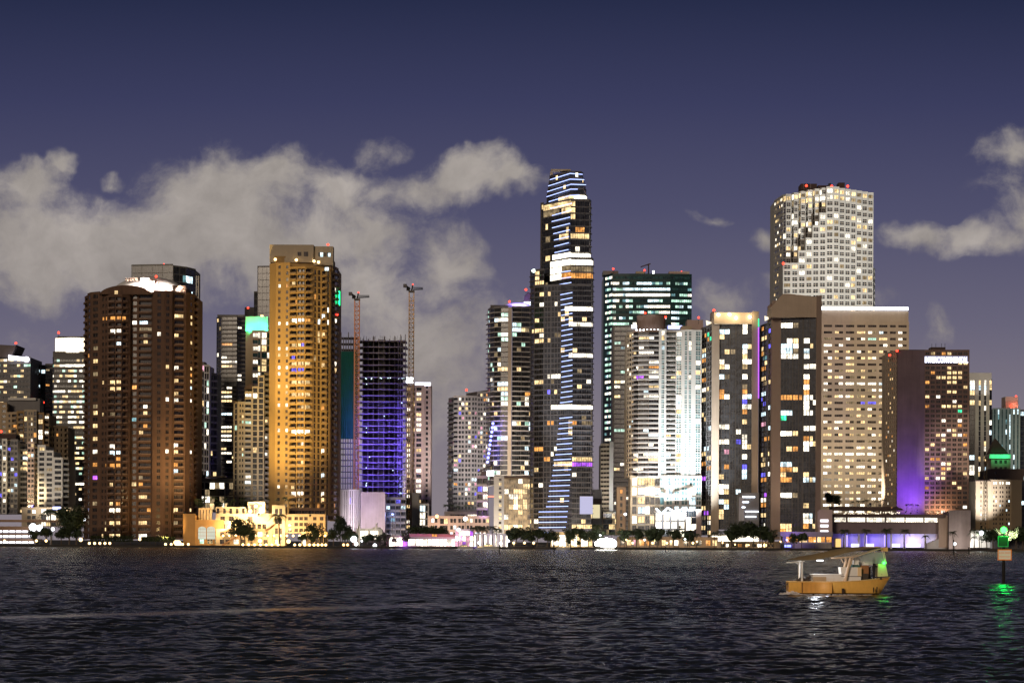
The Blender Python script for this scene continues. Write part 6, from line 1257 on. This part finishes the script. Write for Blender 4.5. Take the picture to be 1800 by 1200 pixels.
yacht(862, 11, 1391, 'pale motor boat moored under the dark quay palms', False); yacht(818, 9, 1390, 'white boat with high flybridge moored before the white stage', False); yacht(846, 7, 1392, 'small pale boat between the white stage and quay palms', False, False); yacht(990, 8, 1391, 'low pale launch before the glowing restaurant', False, False)
def pile(px, pyt, pyb, label):
    Y = FPX * CAMZ / max(10.0, pyb - (H0 + (px - 900) * ROLL)); x, z = P(px, pyt, Y); r = 1.1 / FPX * Y
    t = thing('mooring_pile', label, 'pile', (x, Y, 0), 'channel piles'); m = MB(); m.bar((x, Y, -2), (x, Y, z), r, 0, r * .9, 8); m.build('post', paint('tarred_wood', (.02, .017, .015), .8), t); m = MB(); m.bar((x, Y, z + .004), (x, Y, z + r * 1.2), r * 1.05, 0, r * .4, 8); m.build('cap', WHITEW, t)
pile(878, 958, 974, 'dark pile with faint cap standing in the water before the white column building'); pile(974, 958, 971, 'dark pile in the water before the tallest tower'); pile(1676, 948, 976, 'slim dark pile in the water before the blank concrete block')
pile(1703, 961, 974, 'short stout pile beside the slim one before the floodlit wall'); pile(671, 957, 967, 'short pile in the water before the magenta stage'); pile(1170, 960, 970, 'short pile with orange glint before the promenade restaurants')

# quay lamps, and lamps added to brighten crane masts, trees and walls
fl(640, 872, 1565, 627, 640, 1640, 36000, (1, .62, .35), 'added orange floodlight brightening the nearer crane mast', 30, .8, .5)
fl(708, 880, 1578, 722, 620, 1630, 70000, (1, .74, .42), 'added warm floodlight brightening the taller crane mast', 34, .8, .5)
for i, (px, py, pw_, c) in enumerate(((700, 948, 1800, (1, .8, .95)), (735, 955, 1400, (1, .8, .85)), (757, 954, 1400, (1, .9, .8)), (785, 955, 1400, (1, .7, .75)), (842, 953, 1300, CW), (880, 954, 1100, (1, .85, .6)), (893, 950, 1100, (1, .8, .5)))):
    mast(px, py, 1409, '%s quay lamp from the round quay trees toward the moored yachts' % ORD[i], COOLG, pw_, c, .8, 'quay lamps before the marquees')
for i, (px, py, pw_) in enumerate(((1270, 953, 500), (1292, 956, 400), (1316, 957, 400), (1372, 951, 400), (1432, 950, 500))): mast(px, py, 1409, '%s little warm quay lamp before the long white marquee and lounge' % ORD[i], WARMG, pw_, (1, .75, .45), .45, 'little warm quay lamps')

for i, (px, pw_, c) in enumerate(((903, 4200, (1, .74, .34)), (922, 4200, (1, .76, .38)), (938, 3600, (1, .74, .36)), (981, 3600, (1, .82, .5)), (1011, 3600, (1, .82, .5)), (1030, 3200, (1, .84, .55)), (1112, 3000, (1, .88, .66)), (1147, 3000, (1, .9, .7)), (1172, 2600, (1, .88, .66)), (1218, 2400, (1, .85, .62)))):
    mast(px, 953.5, 1404.5, '%s added seawall lamp from the large dark yacht toward the portal-framed tower' % ORD[i], WARMG, pw_, c, .7, 'added warm seawall lamps')  # lamps added to light the tree fronts and walls

ALB, LMUL = 1.0, 1.0
# ------------------------------------------------------------------ channel marker
BX, BY = P(1764, 1025, 266)[0], 266.0
t = thing('channel_marker', 'channel marker post with vivid green light, square green board and orange-framed warning board', 'channel marker', (BX, BY, 0))
def mk(px, py): return P(px, py, BY)
m = MB(); zt = mk(1764, 944)[1]; m.bar((BX, BY, -3), (BX, BY, zt), .19, 0, .17, 12); m.bar((BX + .22, BY + .2, -3), (BX + .1, BY + .1, zt - 3), .10, 0, .08, 8); m.build('post', paint('tarred_wood', (.02, .017, .015), .8), t)
xa, za = mk(1753, 960.5); xb, zb = mk(1771.5, 942); m = MB(); m.box(xa, BY - .30, za, xb, BY - .24, zb); gb = m.build('green_board', paint('green_board_paint', (.005, .07, .02), .5), t)
m = MB(); e = .06
for q in ((xa, za, xb, za + e), (xa, zb - e, xb, zb), (xa, za + e + .002, xa + e, zb - e - .002), (xb - e, za + e + .002, xb, zb - e - .002)): m.box(q[0], BY - .32, q[1], q[2], BY - .302, q[3])
m.build('border', paint('bright_green_paint', (.05, .55, .18), .4), t)
xa, za = mk(1752.5, 984); xb, zb = mk(1777, 965); m = MB(); m.box(xa, BY - .36, za, xb, BY - .30, zb); m.build('warning_board', paint('white_board_paint', (.88, .78, .68), .5, .05), t)
ORP = paint('orange_border_paint', (.95, .26, .03), .5, .05); m = MB(); e = .10
for q in ((xa, za, xb, za + e), (xa, zb - e, xb, zb), (xa, za + e + .002, xa + e, zb - e - .002), (xb - e, za + e + .002, xb, zb - e - .002)): m.box(q[0], BY - .39, q[1], q[2], BY - .362, q[3])
m.build('orange_border', ORP, t)
for txt, yy in (('SLOW SPEED', .60), ('MINIMUM WAKE', .28)):
    c = bpy.data.curves.new('board_text', 'FONT'); c.body = txt; c.size = .26; c.extrude = .004; c.align_x = 'CENTER'; c.materials.append(ORP)
    o = textmesh('board_text', c, t, ((xa + xb) / 2 - BX, -.37, za + (zb - za) * yy)); bpy.context.view_layer.update()
    k = (xb - xa) * .78 / max(.1, o.dimensions.x); o.scale = (k, k * 1.2, 1)
lx, lz = mk(1764.5, 931); m = MB(); m.bar((BX, BY, zt), (BX, BY, lz - .15), .12, 0, .09, 8); m.build('lantern_base', FIX, t)
m = MB(); m.ball((BX, BY, lz), .36, 0, 12, 8); m.build('green_lantern', emit('green_lantern_glow', (.03, 1, .05), 12, True), t)
lamp_at('green_lantern_light', (BX, BY - .6, lz + .1), 300, (.0, 1, .13), t, 'POINT', radius=.3)
A = P(1762, 990, 246); fl_t = None
w2 = thing('work_lamp', 'x', 'lamp', (0, 0, 0)); bpy.data.objects.remove(w2)

# ------------------------------------------------------------------ the yellow work boat
K = 20.9; BYY = 203.6; bx0 = P(1475, 1046, BYY)[0]
boat = thing('work_boat', 'yellow work boat under way with tan awning on poles and green running light', 'boat', (bx0, BYY, 0))
def L(px, py): return bx0 + (px - 1475) / K, (1046 - py) / K
YEL = paint('yellow_hull_paint', (.93, .52, .12), .45, .18, .8); YELD = paint('yellow_deck_paint', (.70, .40, .12), .5, .2, .8); BWH = paint('white_boat_paint', (.80, .76, .70), .45, .12, .8)
sts = []
for k in range(25):
    s = k / 24; px_ = 1384 + (1564 - 1384) * s
    sheer = np.interp(px_, [1384, 1410, 1460, 1500, 1530, 1564], [1023, 1022.5, 1022.5, 1021, 1018.5, 1014.5]); x_, zs = L(px_, sheer)
    b_ = 1.22 * (1 - max(0, (s - .55) / .45) ** 2.2) * (.88 + .12 * min(1, s * 4)) + .02
    rake = max(0, s - .72) / .28; xb_ = x_ - rake * rake * .95; zk = -.35 + rake ** 3 * .25
    row = []
    for q in range(9):
        f = q / 8; wdt = b_ * (f ** .45 if q else 0) * (1 if f > .3 else .97)
        row.append((xb_ + (x_ - xb_) * f, -wdt, zk + (zs - zk) * f))
    sts.append(row)
m = MB()
def bp(x, y, z): return (x, BYY + y, z)
for A, Bq in zip(sts, sts[1:]):
    for q in range(8):
        for sg in (1, -1):
            c = [(A[q][0], A[q][1] * sg, A[q][2]), (Bq[q][0], Bq[q][1] * sg, Bq[q][2]), (Bq[q + 1][0], Bq[q + 1][1] * sg, Bq[q + 1][2]), (A[q + 1][0], A[q + 1][1] * sg, A[q + 1][2])]
            m.quad(*(bp(*c_) for c_ in c))
R0 = [bp(*p) for p in sts[0]] + [bp(p[0], -p[1], p[2]) for p in sts[0][::-1]]; m.poly(R0); m.build('hull', YEL, boat, smooth=False, weld=True)
def hull_at(row, z):
    for a_, c_ in zip(row, row[1:]):
        if a_[2] <= z <= c_[2]:
            f = (z - a_[2]) / (c_[2] - a_[2]); return (a_[0] + (c_[0] - a_[0]) * f, a_[1] + (c_[1] - a_[1]) * f, z)
    return (row[0][0], row[0][1], z)
m = MB()
for A, Bq in zip(sts, sts[1:]):
    for sg in (1, -1):
        a0, a1, c0, c1 = hull_at(A, -.02), hull_at(A, .17), hull_at(Bq, -.02), hull_at(Bq, .17)
        m.quad(*[bp(q_[0], (q_[1] - .012) * sg, q_[2]) for q_ in (a0, c0, c1, a1)])
m.build('waterline_band', paint('black_bottom_paint', (.012, .01, .01), .6), boat)
m = MB()
for A, Bq in zip(sts, sts[1:]): m.quad(bp(A[8][0], A[8][1] * .93, A[8][2] - .22), bp(Bq[8][0], Bq[8][1] * .93, Bq[8][2] - .22), bp(Bq[8][0], -Bq[8][1] * .93, Bq[8][2] - .22), bp(A[8][0], -A[8][1] * .93, A[8][2] - .22))
m.build('deck', YELD, boat)
m = MB()
for A, Bq in zip(sts, sts[1:]):
    for sg in (1, -1): m.bar(bp(A[8][0], A[8][1] * sg, A[8][2]), bp(Bq[8][0], Bq[8][1] * sg, Bq[8][2]), .045, n=6)
m.build('gunwale', paint('worn_rail_paint', (.80, .52, .22), .5), boat)
m = MB()
for px_, y0_, y1_, w_ in ((1478.5, 1034, 1043, .09), (1532, 1032, 1041, .03), (1538, 1031, 1040, .03), (1407, 1024, 1042, .03)):
    x_, z0 = L(px_, y1_); z1 = L(px_, y0_)[1]; m.box(x_ - w_, BYY - 1.27, z0, x_ + w_, BYY - 1.0, z1)
for px_, py_ in ((1419, 1034.5), (1452, 1034.5)): x_, z_ = L(px_, py_); m.box(x_ - .18, BYY - 1.25, z_ - .04, x_ + .18, BYY - 1.0, z_ + .05)
m.build('scupper', paint('grime_dark', (.05, .03, .02), .9), boat)
m = MB(); x0_, z0_ = L(1386, 1023); x1_, z1_ = L(1459, 1043.5); m.box(x0_ + .9, BYY - 1.262, z1_ + .05, x1_, BYY - 1.215, z0_ - .05); m.build('side_panel', paint('darker_yellow_panel', (.68, .32, .06), .5, .3, .8), boat)
# awning
m = MB(); top = [(1384, 983.5, 1.2), (1404, 979, 1.35), (1430, 974.5, 1.4), (1460, 967.5, 1.45), (1485, 962.5, 1.45), (1515, 961, 1.3), (1546, 961.5, .8)]
for (xa, ya, wa), (xb, yb_, wb) in zip(top, top[1:]):
    A = L(xa, ya); Bq = L(xb, yb_); n_ = 6
    for q in range(n_):
        f0, f1 = -1 + 2 * q / n_, -1 + 2 * (q + 1) / n_; dr = lambda f, px_: -.5 * f * f * math.sin(math.pi * min(1, (px_ - 1384) / 160) ** .8) 
        for dz in (0, -.015): m.quad(bp(A[0], f0 * wa, A[1] + dr(f0, xa) + dz), bp(Bq[0], f0 * wb, Bq[1] + dr(f0, xb) + dz), bp(Bq[0], f1 * wb, Bq[1] + dr(f1, xb) + dz), bp(A[0], f1 * wa, A[1] + dr(f1, xa) + dz))
m.build('awning', paint('tan_canvas', (.27, .195, .10), .9, .2, .8), boat)
m = MB()
for sg in (-1, 1):
    a = L(1407, 1022); c = L(1407, 981.5); m.bar(bp(a[0], sg * 1.0, a[1]), bp(c[0], sg * 1.0, c[1] - .3), .085, n=6); d_ = L(1398, 982); e_ = L(1405, 992); m.bar(bp(d_[0], sg * 1.0, d_[1] - .3), bp(e_[0], sg * 1.0, e_[1]), .04, n=5)
    a = L(1385, 984.5); c = L(1411, 980.5); m.bar(bp(a[0], sg * 1.1, a[1] - .25), bp(c[0], sg * 1.2, c[1] - .3), .035, n=5)
m.bar(bp(L(1407, 981)[0], -1, L(1407, 981.5)[1] - .3), bp(L(1407, 981)[0], 1, L(1407, 981.5)[1] - .3), .04)
m.build('stern_pole', BWH, boat)
m = MB(); SLP = paint('tan_pole_paint', (.78, .56, .38), .5)
for sg in (-1, 1):
    a = L(1482, 1022); c = L(1491.5, 979); m.bar(bp(a[0], sg * 1.15, a[1]), bp(c[0], sg * 1.15, c[1] - .1), .14, 0, .11, 8); d_ = L(1481, 982); e_ = L(1485.5, 990); m.bar(bp(d_[0], sg * 1.15, d_[1]), bp(e_[0], sg * 1.15, e_[1]), .05)
    d_ = L(1464, 981.5); e_ = L(1498, 979); m.bar(bp(d_[0], sg * 1.3, d_[1]), bp(e_[0], sg * 1.3, e_[1]), .05); e2 = L(1547, 963.5); m.bar(bp(e_[0], sg * 1.3, e_[1]), bp(e2[0], sg * .8, e2[1]), .045)
    d_ = L(1496, 980); e_ = L(1491, 996); m.bar(bp(d_[0], sg * 1.15, d_[1]), bp(e_[0], sg * 1.15, e_[1]), .035)
m.build('awning_pole', SLP, boat)
def bbox(x0, x1, y0, y1, ya, yb_, mat, name, slant=0):
    a = L(x0, y1); c = L(x1, y0); m = MB(); m.hexa([bp(a[0], ya, a[1]), bp(c[0], ya, a[1]), bp(c[0], yb_, a[1]), bp(a[0], yb_, a[1]), bp(a[0] + slant, ya, c[1]), bp(c[0] + slant, ya, c[1]), bp(c[0] + slant, yb_, c[1]), bp(a[0] + slant, yb_, c[1])]); return m.build(name, mat, boat)
bbox(1427, 1479, 1010.5, 1024, -.75, .75, BWH, 'engine_box'); bbox(1427, 1450, 1014, 1024, -.80, -.76, paint('tan_hatch', (.50, .36, .22), .6), 'hatch'); bbox(1425, 1481, 1009.3, 1010.4, -.85, .85, BWH, 'box_lid')
bbox(1477, 1512, 997, 1012.5, -.85, .85, BWH, 'cabin_box', -.08); bbox(1479, 1511, 1013.5, 1024, -.82, .82, BWH, 'cabin_base'); bbox(1476, 1513, 1012.6, 1013.4, -.88, .88, paint('dark_seam', (.1, .06, .04), .8), 'seam'); bbox(1505, 1511.5, 997, 1012.4, -.90, -.853, paint('light_wood', (.78, .55, .30), .6), 'corner_board')
bbox(1499, 1508, 984.5, 992.5, -.5, .3, BWH, 'instrument_box'); bbox(1497, 1510, 993, 996.8, -.5, .5, paint('teal_box', (.05, .12, .11), .6), 'instrument_shelf'); bbox(1511, 1526, 994, 1012, -.3, .8, paint('rust_seat', (.30, .13, .05), .7), 'seat_back'); bbox(1514, 1524, 1008, 1020, -.7, .5, paint('dark_crate', (.06, .045, .035), .8), 'crate')
bbox(1524, 1531, 997, 1020, .2, .8, GREYW, 'pedestal'); bbox(1511, 1535, 987, 993.5, .45, .85, BWH, 'dash_panel')
bbox(1541, 1548, 1008.5, 1018, -.6, .2, paint('dark_crate', (.06, .045, .035), .8), 'crate')
m = MB(); a = L(1511, 974); c = L(1552, 970); d_ = L(1556, 991); e_ = L(1517, 990)
for sg in (-1, 1): m.quad(bp(a[0], sg * .95, a[1]), bp(c[0], sg * .6, c[1]), bp(d_[0], sg * .6, d_[1]), bp(e_[0], sg * .95, e_[1]))
m.quad(bp(c[0], -.6, c[1]), bp(c[0], .6, c[1]), bp(d_[0], .6, d_[1]), bp(d_[0], -.6, d_[1]))
gm_, gt = base_mat('clear_screen'); tr = gt.node('ShaderNodeBsdfTransparent', ins={0: (.8, .85, .85, 1)}); gl = gt.node('ShaderNodeBsdfPrincipled', ins={'Base Color': (.6, .62, .58, 1), 'Roughness': .3}); mx = gt.node('ShaderNodeMixShader', ins={0: .34, 1: tr.outputs[0], 2: gl.outputs[0]}); gt.node('ShaderNodeOutputMaterial', ins={0: mx.outputs[0]})
m.build('windscreen', gm_, boat)
m = MB(); 
for q in ((1552, 970, 1556, 991), (1548, 963, 1553, 987), (1535, 966, 1537, 985)): a = L(q[0], q[1]); c = L(q[2], q[3]); m.bar(bp(a[0], -.62, a[1]), bp(c[0], -.62, c[1]), .025)
m.build('screen_frame', SLP, boat)
m = MB(); P4 = [(1540.5, 1013.5), (1560, 1012.5), (1555.5, 992), (1541, 990.5)]; q4 = [L(*p) for p in P4]; wv = (.75, .35, .35, .75)
m.hexa([bp(q4[0][0], -.75, q4[0][1]), bp(q4[1][0], -.4, q4[1][1]), bp(q4[1][0], .4, q4[1][1]), bp(q4[0][0], .75, q4[0][1]), bp(q4[3][0], -.65, q4[3][1]), bp(q4[2][0], -.35, q4[2][1]), bp(q4[2][0], .35, q4[2][1]), bp(q4[3][0], .65, q4[3][1])]); m.build('bow_cowl', paint('pale_yellow_paint', (.85, .72, .38), .5), boat)
bbox(1547, 1559, 962, 969, -.45, -.38, paint('orange_board', (.75, .42, .14), .6), 'name_board'); bbox(1516, 1546, 960.8, 962.2, -.4, .4, SLP, 'roof_beam')
m = MB(); a = L(1551.5, 989.5); m.ball(bp(a[0], -.72, a[1]), .13, 0, 10, 8); m.build('green_light', emit('green_lantern_glow', (.03, 1, .05), 12, True), boat); lamp_at('green_running_light', bp(a[0] + .15, -1.0, a[1]), 8, (.0, 1, .16), boat, 'POINT', radius=.1)
m = MB(); a = L(1562, 1013); m.bar(bp(a[0], 0, a[1] - .15), bp(a[0] - .05, 0, a[1] + .42), .03); m.bar(bp(a[0] - .22, 0, a[1]), bp(a[0] + .18, 0, a[1] + .02), .03); m.build('bow_cleat', FIX, boat)
m = MB(); a = L(1411, 1019); m.ball(bp(a[0], .1, a[1]), .33, 0, 10, 6, .8); m.box(a[0] - .5, BYY - .3, a[1] - .45, a[0] + .55, BYY + .4, a[1] + .05); m.bar(bp(a[0] + .2, 0, a[1]), bp(a[0] + .65, -.1, a[1] + .28), .10); m.build('outboard_motor', paint('dark_engine', (.05, .035, .03), .5), boat)
m = MB(); a = L(1386, 1022.5); c = L(1359, 1046.5); m.bar(bp(a[0], -.3, a[1] - .1), bp(c[0], -.3, c[1]), .045, 0, .06); d_ = L(1402, 1008); m.bar(bp(d_[0], -.6, d_[1]), bp(a[0], -.4, a[1] - .3), .025); m.build('tiller_pole', FIX, boat)
lamp_at('deck_light', bp(L(1436, 1000)[0], 0.2, L(1436, 990)[1]), 170, (.88, .92, 1), boat, 'POINT', radius=.15); m = MB(); a = L(1441, 973.5); m.box(a[0] - .25, BYY - .1, a[1] - .62, a[0] + .25, BYY + .1, a[1] - .54); m.build('deck_lamp', COOLG, boat)
lamp_at('hull_fill_lamp', bp(L(1447, 1030)[0], -2.0, .75), 9, (.75, .82, 1), boat, 'POINT', radius=.1)  # unseen fill lamp off the hull, added to brighten its side
# helmsman
def skin_body(name, joints, edges, radii, mat, parent, root=0):
    me = bpy.data.meshes.new(name); me.from_pydata(joints, edges, []); o = bpy.data.objects.new(name, me); COL.objects.link(o); o.parent = parent
    o.modifiers.new('skin', 'SKIN'); 
    sv = me.skin_vertices[0].data if me.skin_vertices else None
    if sv is None:
        bpy.context.view_layer.objects.active = o; sv = me.skin_vertices[0].data
    for i, r in enumerate(radii): sv[i].radius = (r if isinstance(r, tuple) else (r, r)); sv[i].use_root = (i == root)
    sb = o.modifiers.new('sub', 'SUBSURF'); sb.levels = 1; sb.render_levels = 2; me.materials.append(mat); return o
hx, hz = L(1535, 1019); person = thing('person', 'person in dark hooded jacket standing at the helm of the yellow boat', 'person', (hx, BYY - .35, hz))
JK = paint('dark_jacket_cloth', (.02, .018, .02), .9, .2, 2); SKN = paint('warm_skin', (.35, .2, .13), .6)
J = [(0, 0, .88), (0, 0, 1.08), (.02, 0, 1.32), (.03, 0, 1.44), (-.02, -.18, 1.38), (.10, -.24, 1.14), (.34, -.2, 1.10), (-.02, .18, 1.38), (.10, .24, 1.14), (.34, .2, 1.10), (0, -.1, .82), (.03, -.12, .46), (-.02, -.13, .08), (.12, -.13, .03), (0, .1, .82), (.03, .12, .46), (-.02, .13, .08), (.12, .13, .03), (.04, 0, 1.5)]
E = [(0, 1), (1, 2), (2, 3), (2, 4), (4, 5), (5, 6), (2, 7), (7, 8), (8, 9), (0, 10), (10, 11), (11, 12), (12, 13), (0, 14), (14, 15), (15, 16), (16, 17), (3, 18)]
Rr = [.15, .15, .16, .075, .075, .055, .045, .075, .055, .045, .10, .075, .055, .045, .10, .075, .055, .045, .06]
try: skin_body('body', J, E, Rr, JK, person)
except Exception as ex: print('skin failed', ex)
m = MB(); m.ball((hx + .06, BYY - .35, hz + 1.61), .105, 0, 14, 10, 1.25); m.build('face', SKN, person, smooth=True, weld=True)
m = MB(); m.ball((hx + .015, BYY - .35, hz + 1.63), .135, 0, 14, 10, 1.15); m.build('hood', JK, person, smooth=True, weld=True)
for sg in (-1, 1):
    m = MB(); c_ = Vector((hx + .36, BYY - .35 + sg * .2, hz + 1.10)); m.ball(tuple(c_), .045, 0, 8, 6, .8)
    for q in range(4): f_ = c_ + Vector((.03, (q - 1.5) * .022, 0)); m.bar(f_, f_ + Vector((.05 + .008 * (q in (1, 2)), 0, .0)), .010); m.bar(f_ + Vector((.05, 0, 0)), f_ + Vector((.055, 0, -.04)), .009)
    m.bar(c_, c_ + Vector((.03, -sg * .05, -.01)), .011); m.build('hand', SKN, person)
# foam at the stern
m = MB(); fr2 = random.Random(4)
for k in range(420):
    s = fr2.random(); x_ = bx0 + (1403 - 1475) / K - s * 1.35 + fr2.gauss(0, .15); y_ = BYY - .3 + fr2.gauss(0, .55); z_ = .03 + max(0, .30 * math.exp(-((s - .45) / .3) ** 2) * fr2.random()); r = fr2.uniform(.03, .09); m.ball((x_, y_, z_), r, 0, 5, 3)
for k in range(260):
    s = fr2.random(); x_ = bx0 + (1403 + s * 150 - 1475) / K; y_ = BYY - 1.25 - abs(fr2.gauss(0, .25)); m.ball((x_, y_, .04), fr2.uniform(.02, .05), 0, 5, 3)
o = m.build('wake_foam', paint('foam_white', (.75, .70, .68), .6)); o['kind'] = 'stuff'; o['label'] = 'churned pale foam behind the stern of the yellow boat'
for o in bpy.data.objects:
    if '_org' in o: del o['_org']
print('objects', len(bpy.data.objects))
